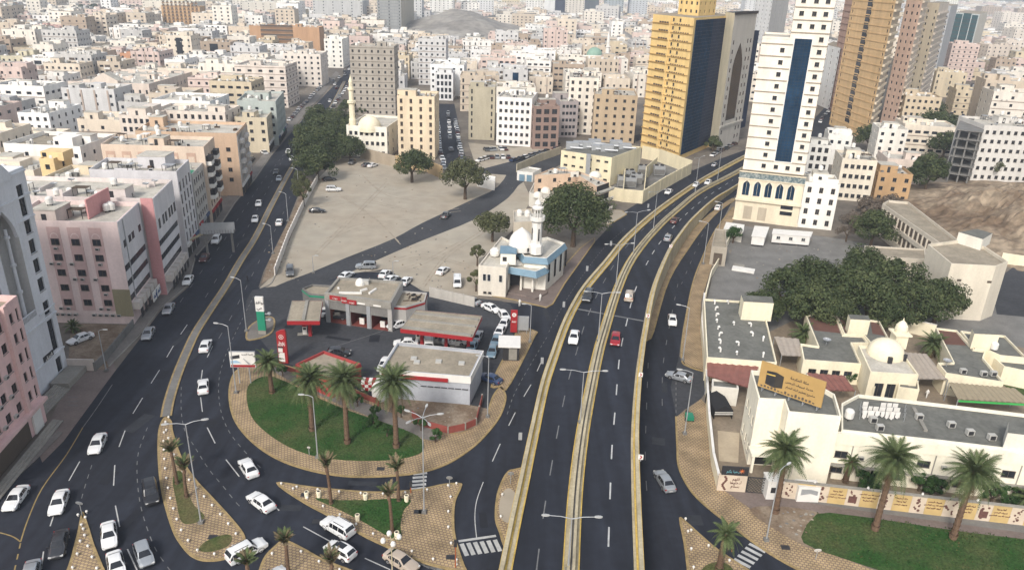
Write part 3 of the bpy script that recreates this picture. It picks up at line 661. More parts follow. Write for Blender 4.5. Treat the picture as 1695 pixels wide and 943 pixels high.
for a in [
 ('sedan','white',161,733,-12,26,'white sedan alone in the middle lane above the lower left junction',G6),
 ('sedan','white',26,823,-14,20,'white sedan nearest the left edge, beside the yellow edge line',G6),
 ('sedan','white',97,830,-9,24,'white sedan in the lane between the yellow line and the splitter island tip',G6),
 ('sedan','charcoal',97,899,-7,28,'dark grey sedan left of the splitter island',G6),
 ('suv','black',249,815,4,24,'black car alongside the median island, nose to the camera',G6),
 ('sedan','white',180,884,2,28,'white sedan just right of the splitter island',G6),
 ('hatch','silver',238,916,9,26,'silver hatchback in the lane beside the dotted line, lower left',G6),
 ('sedan','white',192,934,6,28,'white sedan cut by the bottom edge, right of the splitter island',G6),
 ('sedan','silver',50,951,-7,28,'roof of a silver car at the bottom left corner',G6),
 ('sedan','white',340,571,8,-20,'white sedan next to the narrow median at its bend',G1),
 ('sedan','white',336,638,0,-22,'white sedan between the median and the small billboard',G1),
 ('sedan','white',411,773,-14,-22,'white sedan rounding the bend beside the big traffic island',G1),
 ('sedan','white',432,829,-20,-15,'white sedan beside the left tip of the triangle island',G1),
 ('suv','white',559,872,-24,-14,'large white suv beside the kerb of the triangle island',G1),
 ('suv','white',408,911,27,-14,'large white suv passing the lower end of the median island',G1),
 ('sedan','white',445,958,20,-14,'white car nose at the bottom edge left of the lower island',G1),
 ('sedan','tan',664,927,24,14,'old beige sedan near the bottom edge under the four globe lamp',G1),
 ('sedan','silver',245,551,-8,16,'silver car at the kerb beside the small sandy lot',G1),
 ('sedan','silver',279,510,-9,16,'grey green sedan at the kerb below the pink striped building',G1),
 ('sedan','white',311,463,-7,12,'white sedan at the left kerb level with the narrow median',G1),
 ('sedan','maroon',338,426,-6,10,'dark maroon sedan at the left kerb below the footbridge ramp',G1),
 ('suv','white',358,397,-9,14,'white suv near the left kerb below the footbridge',G1),
 ('sedan','white',422,362,-3,12,'white sedan left of the narrow median, right of the footbridge',G1),
 ('sedan','white',428,336,-3,11,'white sedan left of the narrow median, next one up from the footbridge',G1),
 ('sedan','black',457,284,-3,9,'black sedan left of the median below the tree row',G1),
 ('sedan','silver',462,295,-3,9,'silver sedan left of the median below the tree row, close behind a black one',G1),
 ('sedan','white',462,367,3,-12,'white sedan right of the narrow median beside the leafy verge',G1),
 ('sedan','white',483,262,-3,9,'white sedan beside the big dark tree row',G1),
 ('sedan','white',477,250,-3,9,'white car farther up beside the big dark tree row',G1),
 ('sedan','white',133,559,-16,6,'white sedan parked in the small lot beside the pale hotel',None),
 ]: carpx(*a[:7],group=a[7])
carpx('hatch','white',563,910,-22,-12,'white crossover with a dark glass roof below the large white suv',G1,sunroof=True)
for a in [('suv','charcoal',973,490,-5,12,'dark green off-roader with lit headlamps on the left carriageway of the flyover'),
   ('sedan','white',950,557,-3,14,'white sedan on the left carriageway of the flyover'),
   ('suv','tan',1042,489,3,-13,'beige suv on the right carriageway of the flyover'),
   ('hatch','red',1019,561,-2,14,'bright red small suv on the flyover'),
   ('sedan','maroon',1117,364,7,-7,'dark brown sedan on the upper bend of the flyover'),
   ('hatch','silver',1106,393,6,-9,'pale silver hatchback behind the dark brown sedan on the flyover'),
   ('sedan','white',1152,305,-8,6,'white sedan left of the flyover median far up the ramp'),
   ('sedan','white',1172,301,-8,6,'white car between the flyover median and a lamp post far up the ramp'),
   ('sedan','silver',1183,272,8,-6,'silver car at the distant start of the flyover')]:
 carpx(*a[:7],group=G2,deck=True)
for a in [('sedan','white',1113,529,1,13,'white sedan on the road right of the flyover, level with the low roofed yard'),
   ('sedan','silver',1124,622,-18,-5,'silver sedan turning out of the side entrance right of the flyover'),
   ('sedan','silver',1100,794,-10,-16,'silver grey sedan at the bend of the right slip road'),
   ('hatch','white',1189,343,5,-6,'white hatchback at the foot of the cream tower, right road'),
   ('sedan','white',1107,317,-8,6,'white car on the service road in front of the yellow walled yard'),
   ('sedan','blue',811,625,-14,-5,'dark blue sedan leaving the filling station past the shop')]:
 carpx(*a[:7],group=G5)
for a in [('suv','silver',606,440,-16,0,'silver people carrier at the edge of the diagonal track'),
   ('sedan','white',573,455,11,-6,'white sedan just left behind the tyre shop roof'),
   ('sedan','white',637,452,8,-8,'white sedan behind the tyre shop, leftmost of the close three'),
   ('sedan','white',647,461,10,-6,'white sedan behind the tyre shop, in the middle of the close three'),
   ('sedan','white',672,464,8,-8,'white sedan behind the tyre shop, rightmost of the close three'),
   ('sedan','white',733,447,8,-6,'white sedan alone in the open sand between the tyre shop and the mosque'),
   ('van','white',757,467,0,10,'white van on the sand behind the station wall'),
   ('suv','grey',480,449,0,12,'grey brown car at the lower end of the white plank wall'),
   ('suv','white',552,313,14,0,'white estate car on the sand below the big trees'),
   ('sedan','black',525,348,14,0,'black car with loaded roof beside the white plank wall'),
   ('pickup','grey',738,356,8,-8,'flatbed truck with a white cab beside the diagonal track'),
   ('sedan','grey',608,272,10,-2,'grey car by the wall of the white mosque annex'),
   ('sedan','white',617,273,10,-3,'white car by the wall of the white mosque annex'),
   ('pickup','grey',582,268,-4,4,'old pickup at the edge of the big trees'),
   ('sedan','black',545,296,14,-1,'black car half under the lowest of the big trees')]:
 carpx(*a[:7],group=G3)
for a in [('sedan','white',813,509,14,6,'white sedan entering the queue, farthest of the white queue'),
   ('sedan','white',834,521,8,10,'white sedan with dark glass roof second in the white queue'),
   ('sedan','white',834,535,-6,12,'white sedan third in the queue beside the red sign'),
   ('sedan','white',827,548,-6,12,'white sedan fourth in the queue behind the small kiosk'),
   ('sedan','bluegrey',815,580,-4,14,'pale blue sedan last in the queue beside the small kiosk'),
   ('sedan','bluegrey',821,563,-5,13,'dark sedan half hidden behind the small kiosk'),
   ('sedan','silver',790,555,5,-12,'silver sedan at the right end of the large canopy'),
   ('sedan','bluegrey',782,571,5,-12,'slate blue sedan at the corner of the shop roof under the large canopy'),
   ('hatch','white',657,537,-14,4,'white hatchback between the service bays and the large canopy'),
   ('sedan','silver',780,497,-12,-4,'silver car behind the low station wall'),
   ('sedan','white',672,566,-10,0,'white car half hidden behind the shop parapet'),
   ('van','white',710,568,0,-12,'white van under the large canopy'),
   ('sedan','white',752,564,-12,0,'white car under the large canopy beside a pump'),
   ('sedan','white',636,602,-6,12,'white car at the left corner of the shop'),
   ('hatch','charcoal',561,582,8,0,'small black car behind the red rimmed roof'),
   ('suv','charcoal',556,522,-10,0,'black suv inside the open service bay'),
   ('sedan','white',538,514,4,-10,'white car beside the service bays')]:
 carpx(*a[:7],group=G4)
# ================================================================== street lamps
M_LHD = mat('lamp_head_grey',(.42,.42,.41),.5)
def lamp(base,top,label,arms=2,bz=0.0,arm=2.3,adir=0.0,group='street lamps along the roads',globes=False,mt=None):
 p = atd(*base) if bz == 'deck' else at(*base,bz)
 H = height_to(p,top[1]) - p.z;mt = mt or M_METAL
 r = thing('street_lamp',p,label,'street lamp',group)
 b = MB();b.box(p.x - .3,p.y - .3,p.z,p.x + .3,p.y + .3,p.z + .35,M_CONCG);b.build('footing',r)
 b = MB();b.tube(p,p + Vector((0,0,H)),.11,.055,mt,8);b.build('pole',r)
 for k in range(arms):
  a = adir + 2 * PI * k / max(arms,1);d = Vector((math.cos(a),math.sin(a),0));t = p + Vector((0,0,H))
  b = MB();e = t + d * arm + Vector((0,0,.35 if not globes else .0));m_ = t + d * arm * .5 + Vector((0,0,.28))
  b.tube(t,m_,.05,.045,mt,6);b.tube(m_,e,.045,.04,mt,6);arm_ = b.build('arm',r)
  b = MB()
  if globes: b.lathe(e + Vector((0,0,-.15)),[(0,0),(.26,.12),(.3,.35),(.2,.6),(0,.68)],M_WHITE,10)
  else:
   n = Vector((-d.y,d.x,0))
   for s_ in range(6):
    pass
   prof = [(0,.05),(.2,.13),(.45,.16),(.7,.12),(.85,.03)]
   for (u0,w0),(u1,w1) in zip(prof[:-1],prof[1:]):
    A = [e + d * u0 - n * w0,e + d * u0 + n * w0,e + d * u1 + n * w1,e + d * u1 - n * w1]
    up = Vector((0,0,.13));dn = Vector((0,0,-.05))
    b.face([q + up * (0.6 if i in (0,1) else .8) for i,q in enumerate(A)][::-1],M_LHD);b.face([q + dn for q in A],M_LHD)
    b.face([A[0] + dn,A[0] + up * .6,A[3] + up * .8,A[3] + dn],M_LHD);b.face([A[1] + dn,A[2] + dn,A[2] + up * .8,A[1] + up * .6],M_LHD)
  h_ = b.build('lamp_head',r);h_.parent = arm_
 return r
lamp((333,865),(307,702),'tall twin lamp on the median island with the dead palms',2,.14,1.8,0.3)
lamp((391,650),(375,540),'single lamp beside the small billboard',1,.14,1.6,PI * .95)
lamp((408,548),(402,464),'twin lamp on the sign island beside the green sign',1,.1,1.4,PI * .9)
lamp((526,757),(518,657),'thin single lamp on the lawn of the big traffic island',1,.14,1.2,PI)
lamp((702,848),(702,691),'tall five armed lamp on the patterned paving of the triangle island',5,.14,1.8,0.2)
lamp((651,985),(652,893),'cream four globe lamp at the bottom edge beside the beige sedan',4,0,.9,0.4,globes=True,mt=M_BARR)
lamp((960,700),(978,616),'twin lamp on the flyover median, second from the bottom edge',2,'deck',2.6,0.0)
lamp((940,945),(952,858),'twin lamp on the flyover median nearest the bottom edge',2,'deck',2.4,0.0)
lamp((990,565),(996,486),'twin lamp on the flyover median beside the beige suv',2,'deck',2.4,0.0)
lamp((1019,478),(1023,406),'twin lamp on the flyover median where the bend begins',2,'deck',2.4,0.2)
lamp((1048,424),(1053,352),'twin lamp on the bend of the flyover median left of the silver hatchback',2,'deck',2.6,0.4)
lamp((1081,383),(1086,318),'tall lamp on the bend of the flyover median behind the maroon sedan',2,'deck',2.4,0.6)
lamp((1150,322),(1154,262),'slim lamp on the far part of the flyover median',2,'deck',2.4,0.8)
lamp((1187,302),(1192,245),'farthest lamp on the flyover median before the cream tower',2,'deck',2.4,0.8)
lamp((1133,718),(1144,617),'single lamp on the right pavement beside the green box tricycle',1,.13,1.6,PI * .95)
lamp((1130,596),(1136,510),'single lamp at the right kerb below the turning silver sedan',1,.13,1.6,PI * .9)
lamp((1164,437),(1170,370),'single lamp on the narrow right pavement beside the ruined gatehouse',1,.13,1.6,PI * .9)
lamp((1190,382),(1197,337),'single lamp at the kerb below the cream tower',1,.13,1.4,PI * .9)
lamp((1268,894),(1287,778),'lamp in front of the mural wall beside the big palm',1,.13,1.2,PI * .2)
lamp((807,690),(812,592),'slim single lamp beside the station shop at the yard corner',1,.14,1.2,PI)
lamp((877,566),(879,506),'slim lamp on the pavement by the red station sign',1,.14,1.0,PI)
lamp((452,420),(449,374),'lamp at the verge below the white plank wall',1,0,1.4,PI * .9)
lamp((477,366),(472,321),'lamp at the verge beside the plank wall',1,0,1.4,PI * .9)
lamp((495,320),(492,281),'lamp at the verge under the tree row',1,0,1.4,PI * .9)
lamp((519,452),(518,425),'short post beside the diagonal track',1,0,.6,0)
lamp((651,462),(651,434),'short post behind the tyre shop among the white cars',1,0,.6,0)
lamp((176,614),(172,548),'thin pole at the corner of the small sandy lot',1,.1,.8,0)
# ================================================================== bollards: white ball lamps round the islands
bb = MB();bb.lathe((0,0,0),[(.07,0),(.07,.14),(.13,.17),(.17,.29),(.13,.41),(0,.46)],M_WHITE,10);BALL = bb.mesh('bollard',smooth=True)
NUMW = 'first second third fourth fifth sixth seventh eighth ninth tenth eleventh twelfth thirteenth fourteenth fifteenth sixteenth seventeenth eighteenth nineteenth twentieth'.split();NUMW += ['twenty-' + w_ for w_ in NUMW[:9]] + ['thirtieth'] + ['thirty-' + w_ for w_ in NUMW[:9]] + ['fortieth'] + ['forty-' + w_ for w_ in NUMW[:9]]
def bollards(poly,inset,gap,where,skip=None):
 P = [Vector(p) for p in reversed(offset(poly,inset))];k = max(range(len(P)),key=lambda j: P[j].y);P = P[k:] + P[:k];P.append(P[0]);acc = 0;i = 0
 for a,c in zip(P[:-1],P[1:]):
  d = (c - a).length
  while acc < d:
   q = a.lerp(c,acc / d) if d else a;x,y = proj((q.x,q.y,.3))
   if -10 < x < IW + 10 and y < IH + 8 and not (skip and skip(x,y)):
    o = bpy.data.objects.new('bollard',BALL);COL.objects.link(o);o.location = (q.x,q.y,.13)
    o['label'] = 'pale ball bollard of ' + where + ', ' + NUMW[i] + ' clockwise from its far tip';o['category'] = 'bollard';o['group'] = 'ball bollards round ' + where
    o.rotation_euler.z = i * .7;i += 1
   acc += gap
  acc -= d
bollards(MEDISL,.9,2.4,'the long median island')
bollards(LFTISL,.7,2.3,'the narrow splitter island')
bollards(TRIISL,.8,3.0,'the triangle island')
bollards(BOTISL,.8,3.0,'the lower island',skip=lambda x,y: y > 945)
bollards(RTRI,.8,3.2,'the right hand triangle')
bollards(MIDISL,.8,4.5,'the island beside the flyover wall',skip=lambda x,y: x > 834)
# ================================================================== palms
def frond_mesh(L,droop,seed,m):
 rnd = random.Random(seed);b = MB();n = 7;pts = []
 for i in range(n + 1):
  t = i / n;pts.append(Vector((L * (t - .12 * t * t * droop),0,L * (.18 * math.sin(t * 2.0) - droop * .62 * t * t))))
 for i in range(n): b.tube(pts[i],pts[i + 1],.03 * (1 - i / n) + .012,.03 * (1 - (i + 1) / n) + .01,m,3,cap=False)
 for i in range(1,26):
  t = i / 26;k = min(int(t * n),n - 1);c = pts[k].lerp(pts[k + 1],t * n - k);d = (pts[k + 1] - pts[k]).normalized()
  ln = L * .23 * math.sin(PI * min(t * .95 + .10,1)) ** .6 * (1 + rnd.uniform(-.15,.15));wd = .06 + .02 * L / 4
  for s in (1,-1):
   dirv = (d * .75 + Vector((0,s * .8,0)) + Vector((0,0,-.28 + rnd.uniform(-.12,.1)))).normalized()
   a = c - d * wd;e = c + d * wd;tip = c + dirv * ln
   b.face([a,e,tip] if s > 0 else [e,a,tip],m)
 return b.mesh('frond')
FR = {}
def fmesh(L,kind,k):
 key = (round(L,1),kind,k % 4)
 if key not in FR: FR[key] = frond_mesh(L,{'up': .35,'mid': .8,'low': 1.35,'dry': 1.9,'dead': .15}[kind] + .1 * (k % 4),hash(key) % 999,M_FRONDD if kind in ('dry','dead') else M_FROND)
 return FR[key]
def palm(base,top,L,label,n=84,z=.15,dead=False,group='palm trees'):
 L *= 1.0 if dead else 1.02;n = n if dead else int(n * 1.2);p = at(*base,z);H = height_to(p,top[1]);rnd = random.Random(int(base[0] * 7 + base[1]))
 r = thing('palm_tree',p,label,'palm tree',group);b = MB()
 lean = Vector((rnd.uniform(-.25,.25),rnd.uniform(-.2,.2),0));k = 14;prev = p;R0 = .34 if not dead else .2
 for i in range(k):
  t = (i + 1) / k;q = p + Vector((0,0,H * t)) + lean * t * t;r0 = R0 * (1.25 - .35 * i / k) * (1 if i else 1.25)
  b.tube(prev,q,r0 * .88,r0 * 1.04,M_PALMT,9,cap=False);prev = q
 b.tube(prev - Vector((0,0,.7)),prev + Vector((0,0,.25)),R0 * 1.2,R0 * .6,M_PALMT,9);b.build('trunk',r)
 for i in range(n):
  t = i / n;az = i * 2.399 + rnd.uniform(-.2,.2)
  if dead: kind,el = ('up' if rnd.random() < .55 else 'dead'),rnd.uniform(.75,1.25)
  elif t < .28: kind,el = 'up',1.15 - t * 1.6
  elif t < .62: kind,el = 'mid',.62 - (t - .3) * 1.6
  elif t < .80: kind,el = 'low',.10 - (t - .62) * 2.2
  else: kind,el = 'dry',-.30 - (t - .80) * 3.0
  ll = L * (.78 if (t < .15 or kind == 'dry') else 1.0) * (rnd.uniform(.88,1.05))
  ll = round(ll * 2.5) / 2.5
  M = Matrix.Translation(prev - p + Vector((0,0,.1 - .5 * t))) @ Matrix.Rotation(az,4,'Z') @ Matrix.Rotation(-el,4,'Y') @ Matrix.Rotation(rnd.uniform(-.4,.4),4,'X')
  inst(fmesh(ll,kind,i),'frond',r,M)
 return r
palm((450,650),(447,601),2.9,'small palm at the left end of the lawn behind the small billboard',46)
palm((517,712),(514,632),3.7,'large date palm on the lawn, leftmost of the three big ones')
palm((575,733),(573,632),4.1,'large date palm on the lawn, in the middle of the three big ones',70)
palm((656,740),(660,636),4.0,'large date palm on the lawn in front of the grey station shop',70)
palm((1283,848),(1302,750),3.7,'large date palm in front of the mural wall, beside the sentry box')
palm((1448,876),(1477,762),4.0,'large date palm on the right lawn, middle of the three in front of the mural',70)
palm((1577,890),(1603,783),4.0,'large date palm on the right lawn, nearest the right edge of the lawn',70)
palm((1399,797),(1402,765),2.0,'small palm growing behind the mural wall',34)
palm((1325,566),(1329,552),3.2,'bushy palm in the courtyard left of the small dome',44,z=.1)
palm((1540,590),(1541,570),3.6,'bushy palm in the courtyard right of the small dome',48,z=.1)
palm((1700,850),(1700,828),2.6,'palm leaves cut by the right edge above the mural wall',36)
palm((124,548),(122,541),2.0,'low bushy palm at the back of the small sandy lot',26,z=.1)
D = 'thin young palm '
palm((293,800),(285,748),2.2,D + 'on the median island, the upper of the two',26,dead=True)
palm((309,822),(303,776),2.2,D + 'on the median island, the lower of the two beside the lamp',26,dead=True)
palm((548,833),(547,772),2.3,D + 'at the left of the triangle island lawn',26,dead=True)
palm((660,828),(664,778),2.2,D + 'at the upper right of the triangle island lawn',24,dead=True)
palm((649,880),(647,821),2.2,D + 'at the lower right of the triangle island lawn',24,dead=True)
palm((478,952),(469,900),2.2,D + 'on the lower island, the left of the two at the bottom edge',26,dead=True)
palm((552,985),(550,932),2.2,D + 'on the lower island, the right of the two at the bottom edge',26,dead=True)
palm((1190,942),(1202,884),2.3,'young green palm in the round bed of the right triangle',34)
palm((418,990),(416,934),2.0,D + 'cut by the bottom edge under the large white suv',26,dead=True)
# ================================================================== broadleaf trees and bushes
def crown_mesh(name,r,hz,n,m,seed,leaf=.55,m2=None):
 """leaf-sized faces spread through clumps that fill an uneven volume"""
 rnd = random.Random(seed);b = MB();cl = []
 n = int(n * 1.7);leaf *= .72;nc = max(10,int(n / 150))
 for i in range(nc):
  a = rnd.uniform(0,2 * PI);e = rnd.uniform(-.35,1.0);rr = r * rnd.uniform(.40,.90)
  ce = math.sqrt(max(0,1 - e * e));cl.append((Vector((rr * ce * math.cos(a),rr * ce * math.sin(a),hz * .8 * e)),r * rnd.uniform(.15,.34),M_LEAFM if m is M_LEAF and rnd.random() < .3 else m))
 for i in range(n):
  c,cr,mc = cl[rnd.randrange(nc)]
  while True:
   d = Vector((rnd.uniform(-1,1),rnd.uniform(-1,1),rnd.uniform(-.8,1)))
   if .2 < d.length < 1: break
  p = c + d.normalized() * cr * (d.length ** .45);u = d.normalized()
  nn = (u + Vector((rnd.uniform(-.8,.8),rnd.uniform(-.8,.8),rnd.uniform(-.3,.9)))).normalized()
  t = nn.orthogonal().normalized();t.rotate(Matrix.Rotation(rnd.uniform(0,6.3),3,nn));s = nn.cross(t);L = leaf * rnd.uniform(.6,1.25)
  b.face([p - t * L * .5,p - s * L * .28,p + t * L * .5,p + s * L * .28],mc)
 return b.mesh(name)
CR_ = {}
def tree(base,r,H,label,m=None,n=5200,seed=0,z=0.0,leaf=.6,squash=.75,name='tree',cat='tree',group=None,tall=1.0,pos=None):
 p = Vector(pos) if pos is not None else at(*base,z);m = m or M_LEAF;rnd = random.Random(seed)
 key = (m.name,n,round(leaf,2),round(squash,2),seed % 3)
 if key not in CR_: CR_[key] = crown_mesh('crown',1.0 * 6,squash * 6,n,m,seed % 3 + n,leaf)
 t = thing(name,p,label,cat,group);b = MB()
 hc = H - r * squash * .8
 b.tube(p - Vector((0,0,.1)),p + Vector((0,0,hc * .6)),r * .07 + .06,r * .05 + .04,M_BARK,8)
 for k in range(5):
  a = k * 1.26 + seed;e = p + Vector((math.cos(a) * r * .45,math.sin(a) * r * .45,hc + r * .1));b.tube(p + Vector((0,0,hc * .5)),e,r * .035 + .03,.03,M_BARK,6)
 b.build('trunk',t)
 s = r / 6;inst(CR_[key],'crown',t,Matrix.Translation((0,0,hc)) @ Matrix.Rotation(seed * 1.3,4,'Z') @ Matrix.Diagonal((s,s,s * tall,1)))
 return t
tree((948,408),9.2,15.5,'huge round dark green tree behind the blue trimmed mosque',n=9000,seed=1,leaf=.62,squash=.9)
tree((682,302),7.0,9.5,'spreading dark tree standing alone in the middle of the sandy lot',n=4200,seed=2,leaf=.8,squash=.55)
tree((770,330),7.4,11.5,'olive green tree beside the diagonal track near the white cabin',M_LEAF2,n=4600,seed=3,leaf=.75,squash=.75)
tree((815,400),5.0,7.5,'olive tree at the back of the blue trimmed mosque',M_LEAF2,n=3400,seed=4,leaf=.9,squash=.6)
tree((790,440),2.2,5.0,'thin shrub at the left flank of the blue trimmed mosque',M_LEAF2,n=1500,seed=5,leaf=1.3)
tree((788,482),2.4,4.6,'ragged bush at the left corner of the blue trimmed mosque',M_LEAF2,n=1500,seed=6,leaf=1.3)
k = 0
for (x,y,r,H) in ((526,298,7.5,9.5),(516,276,7.5,10),(543,266,8.5,10.5),(512,252,7.5,10),(563,250,8,10.5),(533,238,8.5,10.5),(580,268,6,8.5),(562,222,7,9.5),(530,216,7.5,9.5)):
 tree((x,y),r,H,'dark broad tree in the clump beside the avenue, %s' % ['nearest the camera','on its left flank','in its middle','at the avenue kerb','beside the white mosque annex','in its upper middle','on its right flank over parked cars','farthest, below the grey slab tower','at its far left end'][k],n=4600,seed=20 + k,leaf=.8,group='big dark trees beside the left avenue');k += 1
tree((503,342),3.6,9,'tall thin olive tree on the verge at the plank wall',M_LEAF2,n=2600,seed=9,leaf=1.0,squash=1.3,tall=1.0)
tree((498,316),3.0,6,'small olive tree on the verge above the tall thin one',M_LEAF2,n=1800,seed=10,leaf=1.2,squash=1.0)
tree((573,192),4,7,'dark tree in front of the grey slab tower',n=2400,seed=11,leaf=1.1)
k = 0
for (x,y,r,H) in ((1255,532,4.6,7),(1292,508,6,8.5),(1335,535,6.6,9),(1335,488,6,9),(1383,508,7,10),(1432,528,6.8,9.5),(1422,470,6.2,9),(1476,508,7,10.5),(1504,536,6.2,9),(1545,528,6,9),(1462,548,4.6,7),(1375,548,4.8,7.5)):
 tree((x,y + 8),r,H,'dark green tree in the long grove across the yard, number %d from its left end' % (k + 1) if 0 else 'dark green tree of the long grove, ' + ['at its left end','second clump from the left, behind','in front of the red walled roof','at its back left','in its middle','right of its middle, front','at its back, by the long grey school','against the school wall','front right, above the courtyard wall','at its right end','low one behind the minaret','low one behind the square stair tower'][k],n=4200,seed=40 + k,leaf=.8,z=0,squash=.7,group='trees of the long dark grove');k += 1
tree((1440,412),6.0,9.5,'dark tree at the near end of the long two storey school wing',n=4200,seed=60,leaf=.8)
tree((1400,400),3.0,5,'dry grey shrub on the rocky slope left of the school wing',M_LEAFX,n=1500,seed=61,leaf=.9)
for i,(x,y,r,H) in enumerate(((1435,352,5,4),(1470,345,5,4),(1410,372,3.5,3.5))):
 tree((x,y),r,H,'bare purple grey thicket on the slope, %s' % ['middle','upper right','lower left'][i],M_LEAFX,n=1600,seed=62 + i,leaf=1.0,group='bare thickets on the rocky slope')
tree((1213,402),3.0,4.2,'fresh green bush beside the white roofed hut in the yard',M_LEAFB,n=2400,seed=66,leaf=.8)
tree((1395,318),4.0,7,'small dark tree right of the narrow white block',n=1800,seed=67,leaf=1.0)
tree((1530,318),8.0,12,'dark tree at the foot of the unfinished concrete frame',n=3600,seed=68,leaf=.9)
tree((1520,212),11,13,'large dark tree below the beige hotel blocks',n=3600,seed=69,leaf=.9)
tree((1545,238),10,13,'large dark tree beside the far side street',n=3600,seed=70,leaf=.9)
tree((1436,250),7,10,'dark tree at the foot of the tall ochre tower',n=2400,seed=71,leaf=1.0)
tree((1560,262),7,10,'dark tree between the far side street and the unfinished frame',n=2400,seed=72,leaf=1.0)
tree((1645,300),4,7,'pale green tree on the hill edge before the grey flats',M_LEAF2,n=1800,seed=73,leaf=1.0)
tree((600,190),3,4,'low shrub behind the small dome',n=900,seed=74,leaf=1.2)
for i,(x,y,r) in enumerate(((468,622,1.1),(592,672,1.15),(618,702,1.3),(621,690,1.0),(721,731,1.2),(697,712,1.1),(664,690,.9),(641,722,1.0))):
 tree((x,y),r,2.0 if i != 2 else 1.5,'clipped round bush on the big lawn, %s' % ['by the small palm','by the island path','large one between the palms','just behind the large one','at the right end of the lawn','beside the five armed lamp','behind the right palm','low one before the right palm'][i],M_LEAFB,n=1500,seed=80 + i,leaf=1.4,z=.16,squash=.8,name='round_bush',cat='bush',group='clipped bushes on the big lawn')
for i,(x,y) in enumerate(((1432,812),(1446,806),(1540,818),(1556,815),(1528,812),(1640,832),(1520,812),(1665,832))):
 tree((x,y),2.0,2.9,'dark shrub behind the mural wall, %s' % ['left pair, left','left pair, right','middle group, centre','middle group, right','middle group, left','right pair, left','far left of the middle group','right pair, right'][i],M_LEAFB,n=1400,seed=90 + i,leaf=1.1,squash=.8,name='shrub',cat='shrub',group='shrubs behind the mural wall')
tree((1668,622),1.8,2.4,'round shrub in the garden at the right edge',M_LEAFB,n=1200,seed=99,leaf=1.2,name='shrub',cat='shrub')
tree((1411,633),1.8,2.2,'green bush in the courtyard left of the dome',M_LEAFB,n=1200,seed=98,leaf=1.2,name='shrub',cat='shrub')
# ================================================================== building kit
def facade(mb,p0,p1,z0,z1,cols,m,depth=.22,panes=None,pm=None,reveal=None):
 """wall from p0 to p1 (outside on the right hand), with openings cols = [(u0, u1, [(za, zb), ...])]"""
 p0 = Vector((p0[0],p0[1],0));p1 = Vector((p1[0],p1[1],0));L = (p1 - p0).length
 if L < .05: return
 u = (p1 - p0) / L;n_in = Vector((-u.y,u.x,0));rv = reveal or m
 P = lambda a,z,d=0.0: p0 + u * a + n_in * d + Vector((0,0,z))
 cur = 0.0
 for (a,c,zs) in sorted(cols,key=lambda q: q[0]):
  if a < cur or c > L: continue
  if a > cur: mb.face([P(cur,z0),P(a,z0),P(a,z1),P(cur,z1)],m)
  zc = z0
  for (za,zb) in sorted(zs):
   if za < zc - 1e-6 or zb > z1: continue
   if za > zc: mb.face([P(a,zc),P(c,zc),P(c,za),P(a,za)],m)
   mb.face([P(a,za),P(c,za),P(c,za,depth),P(a,za,depth)],rv)
   mb.face([P(a,zb,depth),P(c,zb,depth),P(c,zb),P(a,zb)],rv)
   mb.face([P(a,za),P(a,za,depth),P(a,zb,depth),P(a,zb)],rv)
   mb.face([P(c,za,depth),P(c,za),P(c,zb),P(c,zb,depth)],rv)
   if panes is not None: panes.face([P(a,za,depth - .02),P(c,za,depth - .02),P(c,zb,depth - .02),P(a,zb,depth - .02)],pm or M_GLASS)
   zc = zb
  if zc < z1: mb.face([P(a,zc),P(c,zc),P(c,z1),P(a,z1)],m)
  cur = c
 if cur < L: mb.face([P(cur,z0),P(L,z0),P(L,z1),P(cur,z1)],m)
_WM = {}
def window_mesh(w,h,style='plain',fm=None,gm=None,depth=.22):
 """frame, bars and a recessed pane; x across, z up, y into the wall, origin bottom left of the opening"""
 fm = fm or M_FRAME;gm = gm or M_GLASS;key = (round(w,2),round(h,2),style,fm.name,gm.name)
 if key in _WM: return _WM[key]
 b = MB();t = .07;y0,y1 = depth - .09,depth - .02
 b.face([(0,y1,0),(w,y1,0),(w,y1,h),(0,y1,h)],gm)
 for q in ((0,0,t,h),(w - t,0,w,h),(t,0,w - t,t),(t,h - t,w - t,h)): b.box(q[0],y0,q[1],q[2],y1 - .005,q[3],fm)
 if w > .8 and style != 'band': b.box(w / 2 - .03,y0 + .02,t,w / 2 + .03,y1 - .008,h - t,fm)
 if style == 'band':
  k = max(2,int(w / 1.3))
  for i in range(1,k): b.box(w * i / k - .025,y0 + .02,t,w * i / k + .025,y1 - .008,h - t,fm)
 if style == 'tall':
  for z in (h * .33,h * .66): b.box(t,y0 + .02,z - .03,w - t,y1 - .008,z + .03,fm)
 if style == 'sill' or style == 'plain': b.box(-.08,-.07,-.09,w + .08,.02,-.01,M_CONC if style == 'plain' else fm)
 if style in ('arch','parch'):
  n = 8;sp = h - w / 2 * (1.0 if style == 'arch' else 1.3)
  pts = []
  for i in range(n + 1):
   a = PI * i / n
   if style == 'arch': pts.append((w / 2 - w / 2 * math.cos(a),sp + w / 2 * math.sin(a)))
   else:
    x = w * i / n;tt = max(0,1 - abs(2 * x / w - 1));pts.append((x,sp + (h - sp) * (tt ** .62)))
  for (xa,za),(xb,zb) in zip(pts[:-1],pts[1:]):
   b.face([(xa,.0,za),(xb,.0,zb),(xb,.0,h),(xa,.0,h)],fm)
   b.face([(xa,.0,za),(xa,y1,za),(xb,y1,zb),(xb,.0,zb)],fm)
 me = b.mesh('window');_WM[key] = me;return me
def face_matrix(p0,p1,off):
 """local frame of a facade: x along the wall, y into it, z up"""
 u = Vector((p1[0] - p0[0],p1[1] - p0[1],0)).normalized();n = Vector((-u.y,u.x,0))
 return Matrix(((u.x,n.x,0,p0[0] - off[0]),(u.y,n.y,0,p0[1] - off[1]),(0,0,1,-off[2]),(0,0,0,1)))
